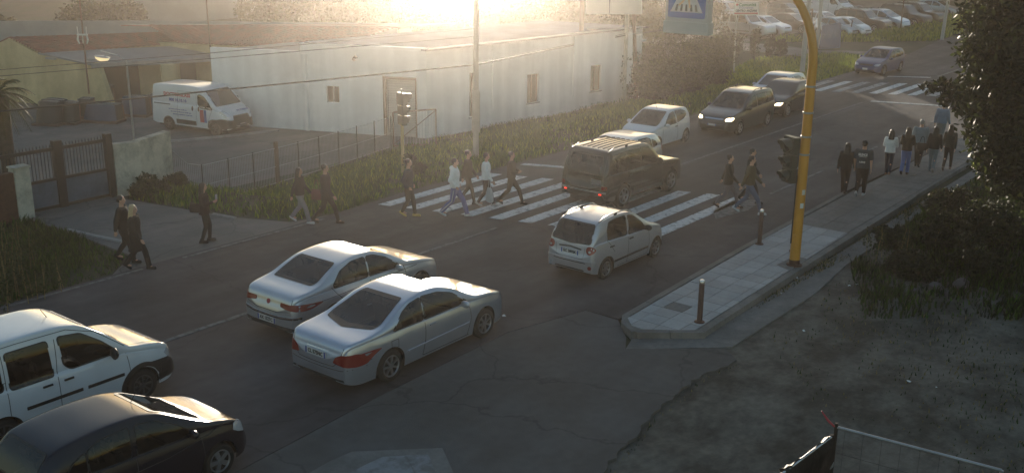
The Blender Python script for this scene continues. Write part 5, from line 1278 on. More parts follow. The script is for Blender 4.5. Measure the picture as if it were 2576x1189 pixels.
# banner strips on the posts
for k_, (pa, pb, pc, pd) in enumerate(((1586, 83, 1584, 145), (1584, 152, 1581, 212))):
    a_, b_ = rel(pa, pa * 0 + pb, dist_b - .3), rel(pc, pd, dist_b - .3); w_ = Vector((.61, -.79, 0)) * .13
    obj('banner_strip', hexa([b_ - w_, b_ + w_, a_ + w_, a_ - w_], [p - Vector((.79, .61, 0)) * .03 for p in (b_ - w_, b_ + w_, a_ + w_, a_ - w_)]), M['sign_white'], bo)
lp = GP(1600, 236)
lo = thing('service_pole', 'thin white pole with a meter cabinet at its foot, right of the warehouse', 'pole', tuple(lp))
obj('shaft', T([(0, 0, 0), WD(1604, 82, math.hypot(lp.x, lp.y)) - lp], .05, 8), M['sign_white'], lo, True)
obj('cabinet', B(.05, .35, -.30, .05, 0, .95), M['sign_white'], lo)
obj('top_arm', B(-.05, .35, -.35, .05, 3.2, 3.32), M['sign_white'], lo)
# leaning notice board with letters
nb = GP(1712, 208); o = thing('notice_board', 'tall narrow white board leaning in the weeds right of the warehouse', 'sign', tuple(nb), R(-52))
obj('board', B(-.26, .26, -.03, .03, .45, 2.0), M['sign_white'], o)
bm = bmesh.new(); box(bm, -.26, -.20, -.02, .02, -.1, .45); box(bm, .20, .26, -.02, .02, -.1, .45); obj('leg', bm, M['sign_white'], o)
lettering('C', .55, M['ink'], o, (0, -.035, .85), (1, 0, 0), (0, 0, 1), bold=.01); obj('divider', B(-.24, .24, -.036, -.031, 1.22, 1.25), M['ink'], o)
# CENTRO ANZIANI sign
cb = GP(1846, 187); dcb = math.hypot(cb.x, cb.y)
o = thing('sign_board', 'white sign reading CENTRO ANZIANI on a pale post in front of the car park', 'sign', tuple(cb))
top_ = WD(1854, -5, dcb) - cb
obj('post', T([(0, 0, -.2), top_], .055, 8), M['grey_pole'], o, True)
a_, b_ = WD(1847, 37, dcb - .2) - cb, WD(1906, 37, dcb - .2) - cb; c_, d_ = WD(1908, 7, dcb - .2) - cb, WD(1849, 7, dcb - .2) - cb
nn = (b_ - a_).cross(d_ - a_).normalized()
obj('board', hexa([p - nn * .06 for p in (a_, b_, c_, d_)], [a_, b_, c_, d_]), M['sign_white'], o)
bm = bmesh.new()
for p, q in ((a_, b_), (b_, c_), (c_, d_), (d_, a_)): tube(bm, [p + (p - (a_ + c_) / 2) * .05, q + (q - (a_ + c_) / 2) * .05], .03, 6)
obj('board_frame', bm, M['sign_box'], o)
ctr = (a_ + b_ + c_ + d_) / 4; xd = (b_ - a_); ud = (d_ - a_); ww_ = xd.length; xd.normalize()
lettering('Comunità', .27, M['ink_green'], o, ctr + ud * .30 + nn * .01 + xd * .06, xd, ud, bold=.006, width=ww_ * .74)
lettering('Il Giovanneo', .22, M['ink_blue'], o, ctr + ud * .06 + nn * .01, xd, ud, width=ww_ * .6)
lettering('CENTRO ANZIANI', .20, M['ink'], o, ctr - ud * .20 + nn * .01, xd, ud, bold=.008, width=ww_ * .9)
fb = [a_ + nn * .012, b_ + nn * .012, b_ + ud * .16 + nn * .012, a_ + ud * .16 + nn * .012]
obj('red_band', hexa(fb, [p + nn * .004 for p in fb]), MM('sign_red', (0.45, 0.12, 0.12), .5), o)
obj('heart_mark', PR([(.09 * math.cos(t), .07 * math.sin(t)) for t in np.linspace(0, 6.28, 10, endpoint=False)], 0, .006, Matrix.Translation(ctr + ud * .32 - xd * ww_ * .40 + nn * .008) @ Matrix(((xd.x, ud.normalized().x, nn.x, 0), (xd.y, ud.normalized().y, nn.y, 0), (xd.z, ud.normalized().z, nn.z, 0), (0, 0, 0, 1)))), M['ink_red'], o)
for nm, lab, p0, p1, r0, r1, m in (
        ('utility_pole', 'thick pale concrete pole just left of the yellow mast beyond the queue', (2017, 188), (2042, -70), .16, .12, 'grey_pole'),
        ('utility_pole', 'grey pole behind the blue screen near the car park', (2055, 122), (2071, -50), .16, .12, 'grey_pole'),
        ('utility_pole', 'pale concrete pole at the right end of the car park fence', (2369, 102), (2392, -40), .15, .11, 'grey_pole'),
        ('fence_post', 'thin rusty post among the parked cars right of the blue screen', (2137, 94), (2145, 50), .05, .05, 'rust_metal'),
        ('fence_post', 'thin tall post in front of the silver people carrier', (2265, 80), (2277, -30), .06, .05, 'rust_metal'),
        ('fence_post', 'thin orange tinged post behind the yellow mast top', (2020 + 20, 96), (2044, 22), .07, .06, 'rust_metal'),
        ('fence_post', 'short white marker post in front of the silver hatchback', (1937, 108), (1941, 88), .05, .05, 'sign_white')):
    b_ = GP(*p0); d_ = math.hypot(b_.x, b_.y); t_ = WD(p1[0], p1[1], d_) - b_
    o = thing(nm, lab, 'pole' if nm == 'utility_pole' else 'post', tuple(b_)); obj('shaft', T([(0, 0, -.2), t_ * .5, t_], [r0, (r0 + r1) / 2, r1], 10), M[m], o, True, 60)
# blue translucent screen
sc_ = GP(2058, 127); ds_ = math.hypot(sc_.x, sc_.y)
o = thing('blue_screen', 'translucent blue screen panel with a dark foot beside the side track', 'screen', tuple(sc_))
qq = [WD(2062, 123, ds_) - sc_, WD(2112, 119, ds_) - sc_, WD(2115, 58, ds_) - sc_, WD(2070, 66, ds_) - sc_]
nb_ = (qq[1] - qq[0]).cross(qq[3] - qq[0]).normalized() * .05
bs = mat('blue_mesh', (0.10, 0.17, 0.30), .5, alpha=.55)
obj('mesh_panel', hexa(qq, [p + nb_ for p in qq]), bs, o)
lo4 = [qq[0] + (qq[1] - qq[0]) * .04, qq[1], qq[1].lerp(qq[2], .42), qq[0].lerp(qq[3], .42)]
obj('dark_panel', hexa([p - nb_ for p in lo4], [p - nb_ * 2 for p in lo4]), M['blue_container'], o)
bm = bmesh.new()
for p, q in zip(qq, qq[1:] + qq[:1]): tube(bm, [p - nb_, q - nb_], .06, 6)
obj('screen_frame', bm, M['blue_container'], o)

# ------------------------------------------------------------------ yard lamp, antenna masts, cables
lb = Vector((26.5, 42.95, -1.5))
o = thing('street_lamp', 'slim street lamp with a half-disc lantern standing in the yard', 'street lamp', tuple(lb))
dlb = math.hypot(lb.x, lb.y); tp = WD(317, 150, dlb) - lb
obj('shaft', T([(0, 0, 0), tp * .5, tp], [.06, .05, .04], 10), M['galv'], o, True)
obj('arm', T([tp - up * .1, WD(300, 141, dlb) - lb, WD(276, 137, dlb) - lb, WD(262, 141, dlb) - lb], .03, 8), M['galv'], o, True)
obj('stay', T([WD(296, 139, dlb) - lb, WD(253, 128, dlb) - lb], .018, 6), M['sign_white'], o)
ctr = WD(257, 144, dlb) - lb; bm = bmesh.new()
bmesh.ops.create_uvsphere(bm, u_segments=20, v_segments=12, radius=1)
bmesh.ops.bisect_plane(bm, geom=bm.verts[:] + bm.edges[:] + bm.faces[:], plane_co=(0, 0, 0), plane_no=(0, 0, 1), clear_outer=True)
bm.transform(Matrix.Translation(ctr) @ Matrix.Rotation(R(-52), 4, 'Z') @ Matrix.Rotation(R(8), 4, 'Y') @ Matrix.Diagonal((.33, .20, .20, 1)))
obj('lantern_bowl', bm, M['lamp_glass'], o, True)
bm = bmesh.new(); bmesh.ops.create_uvsphere(bm, u_segments=20, v_segments=8, radius=1)
bm.transform(Matrix.Translation(ctr + up * .015) @ Matrix.Rotation(R(-52), 4, 'Z') @ Matrix.Rotation(R(8), 4, 'Y') @ Matrix.Diagonal((.36, .22, .05, 1)))
obj('lantern_cap', bm, M['galv'], o, True)
ab = WD(224, 236, 60); o = thing('antenna_mast', 'thin mast with a white aerial above the yellow workshop', 'antenna', tuple(ab))
obj('mast', T([(0, 0, 0), WD(198, -20, 60) - ab], [.05, .035], 6), M['rust_metal'], o)
bm = bmesh.new(); c_ = WD(207, 88, 59.8) - ab; sx = Vector((.61, -.79, 0))
for s in (-1, 1):
    tube(bm, [c_ + sx * .22 * s, c_ + sx * .27 * s - up * .25, c_ + sx * .20 * s - up * .48], [.035, .05, .03], 6); tube(bm, [c_ + sx * .22 * s, c_ + sx * .24 * s + up * .42], .02, 5)
tube(bm, [c_ - sx * .28, c_ + sx * .28], .05, 6); tube(bm, [c_, c_ - up * .45], .02, 5)
obj('aerial', bm, M['sign_white'], o)
ab = W(531, 128, 1.9); dd = math.hypot(ab.x, ab.y); o = thing('antenna_mast', 'thin rusty mast rising behind the low wall of the warehouse', 'antenna', tuple(ab))
obj('mast', T([(0, 0, -1), WD(517, -20, dd) - ab], [.05, .035], 6), M['rust_metal'], o)
def cable(lab, pts, rad, sag=.0):
    out = []
    for a_, b_ in zip(pts, pts[1:]):
        n = 24
        for k in range(n): t = k / n; out.append(a_.lerp(b_, t) - up * sag * 4 * t * (1 - t))
    out.append(pts[-1]); o = obj('overhead_cable', T(out, rad, 6), M['cable'], None, True); tag(o, lab, 'cable'); return o
pe = WD(1198, 163, math.hypot(b1.x, b1.y)); 
cable('thick twisted overhead cable passing across the delivery van and warehouse wall', [WD(-120, 292, 34), WD(392, 243, 35.5), pe, WD(1459, 111, math.hypot(b2.x, b2.y)), WD(1580, 88, dist_b), WD(1672, 76, 60)], .028)
cable('thin companion cable running just above the thick twisted one', [pe + up * .07, WD(1459, 108, math.hypot(b2.x, b2.y)), WD(1580, 84, dist_b)], .014)
cable('upper thin wire crossing the yellow workshop and warehouse roof', [WD(-100, 184, 46), WD(528, 134, 42), WD(1198, 72, math.hypot(b1.x, b1.y))], .016)
cable('lower thin wire crossing the yellow workshop gable', [WD(-100, 200, 46), WD(528, 148, 42), WD(1198, 92, math.hypot(b1.x, b1.y))], .016)

# ------------------------------------------------------------------ gate, wall and fences
gt = thing('yard_gate', 'dark steel gate with spiked bars over grey panels at the drive', 'gate', (15.85, 29.95, -.07))
def bx(a, b, c, d, e, f): return B(a - 15.85, b - 15.85, c - 29.95, d - 29.95, e + .07, f + .07)
obj('gate_post', bx(15.72, 15.98, 29.86, 30.06, -.1, 2.05), M['dark_metal'], gt)
obj('gate_post', bx(17.40, 17.60, 29.80, 30.00, -.1, 2.02), M['dark_metal'], gt)
for x0, x1 in ((12.0, 15.71), (15.99, 17.39)):
    for z0, z1 in ((0, .08), (.84, .93), (1.76, 1.86)): obj('gate_rail', bx(x0, x1, 29.90, 29.97, z0, z1), M['dark_metal'], gt)
    obj('gate_panel', bx(x0, x1, 29.925, 29.945, .085, .835), M['gate_panel'], gt)
    n = int((x1 - x0) / .105)
    for k in range(n):
        x = x0 + .06 + k * .105; bm = bmesh.new(); box(bm, x - 15.86, x - 15.84, -.02, 0, 1.0, 1.825)
        box(bm, x - 15.86, x - 15.84, -.02, 0, 1.935, 1.99)
        t_ = bm.verts.new((x - 15.85, -.01, 2.06)); f = [v for v in bm.verts if abs(v.co.z - 1.99) < 1e-4]
        f.sort(key=lambda v: math.atan2(v.co.y + .01, v.co.x - (x - 15.85)))
        for i in range(4): bm.faces.new((f[i], f[(i + 1) % 4], t_))
        obj('gate_bar', bm, M['dark_metal'], gt)
pi_ = tag(obj('gate_pillar', B(14.22, 14.68, 29.45, 29.80, -.1, 1.5), M['stained_wall']), 'pale stained pillar at the left end of the drive gate', 'pillar')
obj('pillar_cap', B(14.19, 14.71, 29.42, 29.83, 1.503, 1.55), M['stained_wall'], pi_)
tag(obj('side_wall', B(11.5, 14.215, 29.5, 29.72, -.1, 1.40), M['rust_metal']), 'brown rusty side wall left of the pale gate pillar', 'wall')
sw = thing('boundary_wall', 'stained pale masonry wall right of the drive gate with peeling paint', 'wall', (17.65, 29.9, -.07))
w0, w1, w2 = Vector((17.66, 29.86)), Vector((18.45, 29.62)), Vector((20.05, 30.28))
def wseg(a_, b_, h, th, m, nm):
    d = (b_ - a_); n = Vector((-d.y, d.x)).normalized() * th
    return obj(nm, PR([tuple(p - Vector((17.65, 29.9))) for p in (a_, b_, b_ + n, a_ + n)], -.15, h), M[m], sw)
wseg(w0, w1 - Vector((.004, 0)), 1.72, .28, 'stained_wall', 'wall_panel'); wseg(w1, w2, 1.75, .28, 'stained_wall', 'wall_panel')
# wire fence from the wall to the warehouse corner
wf = thing('wire_fence', 'low wire fence with thin uprights between the stained wall and the warehouse', 'fence', (20.1, 30.4, 0))
F0, F1 = Vector((20.15, 30.45)), Vector((33.6, 33.3))
nF = 10; d = F1 - F0
def fbase(t): p = F0 + d * t; return Vector((p.x, p.y, gz(p.x, p.y)))
Of = Vector((20.1, 30.4, 0)); fh = 1.45
for k in range(nF + 1):
    p = fbase(k / nF) - Of; big = (k == 4)
    obj('fence_upright', T([p - up * .1, p + up * (fh + (.05 if not big else .25))], .022 if not big else .09, 8), M['dark_metal'] if not big else M['wood_pole'], wf, True)
for h in (.08, fh * .5, fh): obj('fence_wire', T([fbase(k / 20) - Of + up * h for k in range(21)], .012, 5), M['galv'], wf)
bm = bmesh.new()
for k in range(150):
    p = fbase((k + .5) / 150) - Of; tube(bm, [p + up * .05, p + up * fh], .007, 3, False)
o = obj('mesh_wires', bm, M['galv'], wf); o['kind'] = 'stuff'
# side gate at the corner
sg = thing('side_gate', 'pale wire side gate with a diagonal brace at the warehouse corner', 'gate', (33.75, 33.3, -1.5))
e0, e1 = Vector((0, 0, 0)), WD(1097, 337, math.hypot(35.0, 32.3)) - Vector((33.75, 33.3, -1.5)); e1.z = 0
bm = bmesh.new(); hg = 1.75
for a_, b_ in ((e0, e0 + up * (hg - .1)), (e1, e1 + up * hg), (e0 + up * (hg - .1), e1 + up * hg), (e0 + up * .1, e1 + up * .1)): tube(bm, [a_, b_], .035, 6)
obj('gate_frame', bm, M['wood_pole'], sg); obj('brace', T([e0 + up * .15, e1 + up * (hg - .05)], .02, 5), M['rust_metal'], sg)
bm = bmesh.new()
for k in range(14): p = e0.lerp(e1, (k + .5) / 14); tube(bm, [p + up * .1, p + up * (hg - .08)], .007, 3, False)
o = obj('mesh_wires', bm, M['galv'], sg); o['kind'] = 'stuff'

# ------------------------------------------------------------------ racks of windscreens in the yard
def screen_rack(px, py, n, wd, h, lab, ang=-62, first='sheet_glass'):
    b_ = W(px, py, -1.47); o = thing('windscreen_rack', lab, 'rack', tuple(b_), R(ang), 'racks of stacked windscreens in the yard')
    obj('rack_base', B(-wd / 2 - .05, wd / 2 + .05, 0, n * .11 + .1, 0, .12), M['brown_soil'], o)
    bmr = bmesh.new()
    for sx_ in (-wd / 2 - .03, wd / 2 + .03):
        tube(bmr, [(sx_ * .95, n * .11 + .08, .1), (sx_ * .8, n * .11 + .25, h * .9)], .03, 5)
    tube(bmr, [(-wd * .4, n * .11 + .25, h * .9), (wd * .4, n * .11 + .25, h * .9)], .03, 5)
    obj('rack_frame', bmr, M['rust_metal'], o)
    for k in range(n):
        bm = bmesh.new(); rows = []; s_ = random.uniform(.93, 1.0)
        for i in range(7):
            u = i / 6 * 2 - 1; row = []
            for j in range(5):
                v_ = j / 4; wx = wd / 2 * (1 - .16 * v_) * s_; zc = .13 + h * v_ * s_ * (1 - .06 * u * u)
                row.append(Vector((u * wx, .05 + k * .11 + .18 * u * u + .22 * v_ * h, zc)))
            rows.append(row)
        fr_ = [[bm.verts.new(p) for p in r_] for r_ in rows]; bk = [[bm.verts.new(p + Vector((0, .02, 0))) for p in r_] for r_ in rows]
        for i in range(6):
            for j in range(4):
                bm.faces.new((fr_[i][j], fr_[i + 1][j], fr_[i + 1][j + 1], fr_[i][j + 1])); bm.faces.new((bk[i][j], bk[i][j + 1], bk[i + 1][j + 1], bk[i + 1][j]))
            bm.faces.new((fr_[i][4], fr_[i + 1][4], bk[i + 1][4], bk[i][4])).material_index = 1; bm.faces.new((fr_[i][0], bk[i][0], bk[i + 1][0], fr_[i + 1][0]))
        for j in range(4):
            bm.faces.new((fr_[0][j], fr_[0][j + 1], bk[0][j + 1], bk[0][j])).material_index = 1; bm.faces.new((fr_[6][j], bk[6][j], bk[6][j + 1], fr_[6][j + 1]))
        bmesh.ops.recalc_face_normals(bm, faces=bm.faces)
        obj('windscreen', bm, [M[first] if k == 0 else M['rack_glass'], M['glass_edge']], o, True, 60)
screen_rack(112, 318, 9, 1.35, 1.15, 'leftmost rack of dark windscreens with white glinting top edges', first='rack_glass')
screen_rack(165, 315, 5, .9, 1.05, 'small dark rack of glass between the leftmost rack and the blue glass', first='rack_glass')
screen_rack(246, 311, 8, 1.95, .85, 'rack fronted by a wide blue-tinted windscreen')
screen_rack(203, 300, 5, .9, .95, 'narrow dark rack of glass directly left of the wide blue windscreen', first='rack_glass')
screen_rack(330, 295, 6, 1.55, .95, 'rack with a grey-blue windscreen just left of the delivery van')
screen_rack(385, 288, 6, 1.3, .9, 'rack of glass partly hidden behind the delivery van')
screen_rack(238, 275, 7, 1.5, 1.15, 'rear rack with a white glinting arc of glass edges by the yellow wall', first='rack_glass')

# ------------------------------------------------------------------ site fence in the foreground
fa = W(2105, 1063, 2.05); fo = Vector((fa.x, fa.y, gz(fa.x, fa.y)))
sf = thing('site_fence', 'galvanised site fence panel running off to the lower right', 'fence', tuple(fo))
tp_ = fa - fo; rr2 = W(2520, 1182, 2.0) - fo; z_ = rr2.z
obj('fence_pole', T([(0, 0, -.1), tp_], .026, 10), M['dark_metal'], sf, True)
obj('top_rail', T([tp_ - up * .06, rr2], .021, 10), M['galv'], sf, True)
obj('fence_pole', T([Vector((rr2.x, rr2.y, -.1)), rr2], .024, 8), M['galv'], sf, True)
bm = bmesh.new()
for k in range(2, 34, 4): p = (tp_ - up * .06).lerp(rr2, k / 34); tube(bm, [p, Vector((p.x, p.y, .1))], .0025, 3, False)
for k in range(1, 12, 3): z__ = k * .17; tube(bm, [Vector((tp_.x, tp_.y, z__)), Vector((rr2.x, rr2.y, z__))], .0025, 3, False)
o = obj('mesh_wires', bm, M['dark_metal'], sf); o['kind'] = 'stuff'
obj('tie_tape', T([tp_ + Vector((-.02, .02, -.05)), tp_ + Vector((-.06, .10, .03)), tp_ + Vector((-.10, .19, .16))], [.014, .018, .008], 6), M['ink_red'], sf, True)
s2b = W(2093, 1092, 1.95); so = Vector((s2b.x, s2b.y, gz(s2b.x, s2b.y)))
s2f = thing('site_fence', 'second site fence panel with a bright top rail, its rail carrying the black sack', 'fence', tuple(so))
t2 = s2b - so; l2 = W(1940, 1206, 1.9) - so
obj('fence_pole', T([(0, 0, -.1), t2], .026, 10), M['dark_metal'], s2f, True)
obj('top_rail', T([t2 - up * .03, l2 - up * .03], .02, 10), M['bollard_top'], s2f, True)
bm = bmesh.new()
for k in range(1, 22): p = (t2 - up * .03).lerp(l2, k / 22); tube(bm, [p, Vector((p.x, p.y, .1))], .0025, 3, False)
o = obj('mesh_wires', bm, M['dark_metal'], s2f); o['kind'] = 'stuff'
obj('clamp', B(-.05, .05, -.05, .05, 1.55, 1.62), M['galv'], s2f)
# black sack hung over the rail
bm = bmesh.new(); dirn = (l2 - t2).normalized(); sd_ = up.cross(dirn); rows = []
for i in range(15):
    u = i / 14; c_ = so + t2 + dirn * (.08 + u * 1.15) - up * .03; dep1 = .40 * math.sin(math.pi * min(1, u * .9 + .12)) ** .7; dep2 = .62 * math.sin(math.pi * min(1, u * .85 + .10)) ** .6
    row = []
    for j in range(11):
        v_ = j / 10 * 2 - 1; dp = dep1 if v_ < 0 else dep2; w_ = .05 + .05 * abs(v_)
        row.append(bm.verts.new(c_ + sd_ * (w_ * (1 if v_ > 0 else -1) if abs(v_) > .05 else 0) + up * (.03 - dp * abs(v_)) + Vector((random.uniform(-.012, .012),) * 3)))
    rows.append(row)
for a_, b_ in zip(rows, rows[1:]):
    for j in range(10): bm.faces.new((a_[j], b_[j], b_[j + 1], a_[j + 1]))
r = bmesh.ops.solidify(bm, geom=bm.faces[:], thickness=.012)
tag(obj('black_sack', bm, M['tarp_black'], None, True, 60), 'black plastic sack draped over the top rail of the site fence', 'sack')

# ------------------------------------------------------------------ rubble and litter
def rock(px, py, s, lab, m='rock'):
    b_ = GP(px, py); bm = bmesh.new(); bmesh.ops.create_icosphere(bm, subdivisions=2, radius=1); rs = random.Random(int(px))
    for v in bm.verts: v.co *= rs.uniform(.78, 1.12)
    for v in bm.verts: v.co = Vector((v.co.x * s, v.co.y * s * .8, v.co.z * s * .6 + s * .3))
    o = obj('rubble_stone', bm, M[m], None, True, 30, loc=tuple(b_)); tag(o, lab, 'stone', 'rubble stones at the foot of the bank')
for px, py, s, l in ((2418, 722, .26, 'largest pale rubble stone, right end of the heap on the bank'), (2352, 728, .22, 'pinkish rubble stone in the middle of the heap'), (2300, 735, .13, 'small rubble stone left of the pinkish one'), (2385, 742, .12, 'small stone in front of the largest rubble stone'), (2262, 742, .10, 'smallest stone at the left end of the heap'), (2470, 735, .15, 'dark stone in shade at the right end of the heap')): rock(px, py, s, l)
def litter(px, py, s, lab):
    b_ = GP(px, py) + up * .03; bm = bmesh.new(); rs = random.Random(int(px * 3 + py)); n = 7
    vs = [bm.verts.new((s * math.cos(6.28 * k / n) * rs.uniform(.5, 1), s * math.sin(6.28 * k / n) * rs.uniform(.4, .9), rs.uniform(0, s * .5))) for k in range(n)]; c_ = bm.verts.new((0, 0, s * .6))
    for k in range(n): bm.faces.new((vs[k], vs[(k + 1) % n], c_))
    tag(obj('litter_scrap', bm, M['litter_white'], loc=tuple(b_)), lab, 'litter', 'scraps of litter on the ground')
for px, py, s, l in ((2285, 964, .07, 'pale blue crumpled scrap alone on the dirt'), (2355, 977, .03, 'tiny white scrap right of the blue scrap'), (2020, 836, .07, 'white scrap on the apron beyond the channel'), (2137, 722, .06, 'thin white scrap at the edge of the grass bank'), (2005, 650 + 52, .05, 'white scrap in the weeds behind the yellow mast'), (2155, 610 + 108, .05, 'second white scrap in the grass bank'), (1268, 800, .12, 'white crumpled paper on the road in front of the silver coupe'), (1280, 796, .06, 'small paper piece beside the crumpled paper'), (1255, 790, .04, 'tiny paper piece nearest the coupe bumper'), (1905 + 60, 742, .05, 'white scrap in the channel beside the pavement')): litter(px, py, s, l)
for px, py in ((1880, 800), (1965, 715), (2070, 660)): pass

# ------------------------------------------------------------------ people
def ellip(bm, c, r, seg=14):
    t = bmesh.ops.create_uvsphere(bm, u_segments=seg, v_segments=max(6, seg // 2 + 1), radius=1)
    for v in t['verts']: v.co = Vector((c[0] + v.co.x * r[0], c[1] + v.co.y * r[1], c[2] + v.co.z * r[2]))
def caps(bm, a, b, ra, rb, seg=10):
    a, b = Vector(a), Vector(b); d = (b - a).normalized()
    tube(bm, [a - d * ra * .9, a - d * ra * .6, a, b, b + d * rb * .6, b + d * rb * .9], [ra * .35, ra * .8, ra, rb, rb * .8, rb * .35], seg)
def loft(bm, rings, seg=18):
    """rings: (cx, cy, z, rx, ry)"""
    prev = None
    first = None
    for cx, cy, z, rx, ry in rings:
        ring = [bm.verts.new((cx + rx * math.cos(2 * math.pi * k / seg), cy + ry * math.sin(2 * math.pi * k / seg), z)) for k in range(seg)]
        if prev:
            for k in range(seg): bm.faces.new((prev[k], prev[(k + 1) % seg], ring[(k + 1) % seg], ring[k]))
        else: first = ring
        prev = ring
    bm.faces.new(first[::-1]); bm.faces.new(prev)
def fuse(name, bm, m, parent, vox=.013, smooth=4):
    bmesh.ops.recalc_face_normals(bm, faces=bm.faces)
    me = bpy.data.meshes.new(name); bm.to_mesh(me); bm.free(); me.materials.append(m)
    o = bpy.data.objects.new(name, me); COL.objects.link(o)
    md = o.modifiers.new('fuse', 'REMESH'); md.mode = 'VOXEL'; md.voxel_size = vox; md.use_smooth_shade = True
    if smooth:
        sm = o.modifiers.new('soft', 'SMOOTH'); sm.factor = .5; sm.iterations = smooth
    dg = bpy.context.evaluated_depsgraph_get(); me2 = bpy.data.meshes.new_from_object(o.evaluated_get(dg)); me2.name = name
    bpy.data.objects.remove(o); bpy.data.meshes.remove(me)
    me2.materials.clear(); me2.materials.append(m); me2.shade_smooth()
    return link(name, me2, parent)
CL = {}
def cloth(col, rough=.85):
    k = tuple(col)
    if k not in CL: CL[k] = mat('cloth', col, rough, var=.12, vscale=9, bump=.15, bscale=30, spec=.25)
    return CL[k]
HAIR = {'black': mat('hair_black', (.012, .010, .009), .5, var=.3, vscale=20), 'brown': mat('hair_brown', (.035, .018, .012), .5, var=.3, vscale=20), 'blonde': mat('hair_blonde', (.50, .36, .20), .45, var=.35, vscale=25, stretch=(6, 6, .6)), 'grey': mat('hair_grey', (.25, .24, .23), .6, var=.2)}
def person(label, x, y, face, H=1.74, fem=False, stride=.26, phase=1, top=(.02, .02, .02), trousers=(.02, .02, .025), shoes=(.02, .02, .02), hair='black', long=False, coat=None, flare=0, arms='swing', z=None, bag=None, short_sleeve=False, stripe=None, text=None, group=None, hood=False, turn=0, stand=False, cap=None, look=0, slim=1.0, trim=None):
    if z is None: z = 0 if y > 11.6 or x < 18 else .12
    s = H / 1.75; root = thing('person', label, 'person', (x, y, z), R(face), group); root.scale = (s, s, s)
    w = (.97 if fem else 1.06) * slim
    a = stride if not stand else .06
    hipz = .925 - a * a * .35
    legs = []
    for sd, fr_ in ((1, phase), (-1, -phase)):
        hip = Vector((0, sd * .085 * w, hipz - .04))
        if stand: ank = Vector((.10 * fr_ - .02, sd * .12, .09)); kn = Vector((.09 * (fr_ > 0) + .02, sd * .115, .49))
        elif fr_ > 0: ank = Vector((a + .03, sd * .075, .10)); kn = Vector((a * .62 + .03, sd * .085, .50))
        else: ank = Vector((-a - .06, sd * .075, .18)); kn = Vector((-a * .35 + .05, sd * .08, .49))
        legs.append((hip, kn, ank, fr_ > 0 or stand))
    sh = .172 * w; armj = []
    for sd, fr_ in ((1, -phase), (-1, phase)):
        S = Vector((0, sd * sh, 1.415))
        sw = .16 * fr_ * (a / .26)
        if stand and arms == 'swing': sw = .03
        E_, Wr = S + Vector((sw * .55 - .02, sd * .055, -.275)), S + Vector((sw * 1.35 + .05, sd * .07, -.52))
        if arms == 'phone' or (arms == 'phone1' and sd < 0): E_, Wr = S + Vector((.02, sd * .05, -.27)), S + Vector((.25, -sd * .03, -.20))
        if arms == 'pockets': E_, Wr = S + Vector((-.09, sd * .11, -.26)), S + Vector((.06, sd * .03, -.46))
        if arms == 'carry' and sd > 0: E_, Wr = S + Vector((.05, .05, -.28)), S + Vector((.12, .04, -.55))
        if arms == 'fold': E_, Wr = S + Vector((.06, sd * .06, -.27)), S + Vector((.22, -sd * .05, -.30))
        armj.append((sd, S, E_, Wr))
    # body: one continuous figure
    bm = bmesh.new()
    loft(bm, [(0, 0, .84, .07, .11 * w), (0, 0, .92, .105, .158 * w), (0, 0, 1.02, .092, .138 * w), (0, 0, 1.12, .088, .125 * w), (0.005, 0, 1.25, .11, .155 * w), (0, 0, 1.36, .10, .168 * w), (0, 0, 1.43, .075, .15 * w), (0, 0, 1.47, .05, .07)])
    caps(bm, (0, 0, 1.44), (.012, 0, 1.56), .056 * w, .052 * w)
    hd = Vector((.015, 0, 1.645))
    ellip(bm, hd, (.094, .074, .112)); ellip(bm, hd + Vector((.03, 0, -.055)), (.062, .052, .055))
    caps(bm, hd + Vector((.090, 0, .005)), hd + Vector((.108, 0, -.022)), .010, .014, 6)
    for sd in (-1, 1): ellip(bm, hd + Vector((-.005, sd * .075, -.008)), (.018, .011, .030), 8)
    for hip, kn, ank, fr_ in legs:
        caps(bm, hip, kn, .068 * w, .044 * w); caps(bm, kn, ank, .042 * w, .030); ellip(bm, kn.lerp(ank, .3) + Vector((-.012, 0, 0)), (.040 * w, .038 * w, .10)); caps(bm, ank + Vector((0, 0, -.03)), ank + Vector((.13, 0, -.065)), .035, .028)
    for sd, S, E_, Wr in armj:
        caps(bm, S, E_, .050 * w, .037 * w); caps(bm, E_, Wr, .036 * w, .024)
        d = (Wr - E_).normalized(); side = Vector((1, 0, 0)) - d * d.x; side.normalize(); nrm = d.cross(side)
        P_ = Wr + d * .055
        ellip(bm, P_, (.034, .018, .045), 10)
        for k in range(4):
            r0 = Wr + d * .085 + side * (.028 - .019 * k); ln = (.060, .070, .066, .052)[k]
            k1 = r0 + d * ln * .5 + nrm * .006 * sd; caps(bm, r0, k1, .0095, .009, 6); caps(bm, k1, k1 + d * ln * .42 + nrm * .016 * sd, .009, .008, 6)
        t0 = Wr + d * .03 + side * .03; t1 = t0 + d * .035 + side * .022; caps(bm, t0, t1, .012, .010, 6); caps(bm, t1, t1 + d * .032 + side * .002, .010, .008, 6)
    fuse('body', bm, M['skin'], root, .0115, 2)
    bm = bmesh.new()
    for sd in (-1, 1): ellip(bm, hd + Vector((.083, sd * .030, .012)), (.010, .012, .008), 8)
    obj('eyes', bm, M['eye'], root)
    obj('mouth', B(hd.x + .082, hd.x + .094, -.022, .022, hd.z - .062, hd.z - .052), M['lips'], root)
    # trousers
    bm = bmesh.new(); fl = flare
    loft(bm, [(0, 0, .82, .085, .12 * w), (0, 0, .90, .118, .168 * w), (0, 0, 1.02, .105, .15 * w), (0, 0, 1.05, .10, .142 * w)])
    for hip, kn, ank, fr_ in legs:
        caps(bm, hip, kn, .102 * w, .068 * w + fl * .5); tube(bm, [kn + (kn - hip).normalized() * -.04, kn, kn.lerp(ank, .5), ank + Vector((0, 0, -.035))], [.066 * w + fl * .4, .068 * w + fl * .5, .062 * w + fl * .7, .050 + fl], 12)
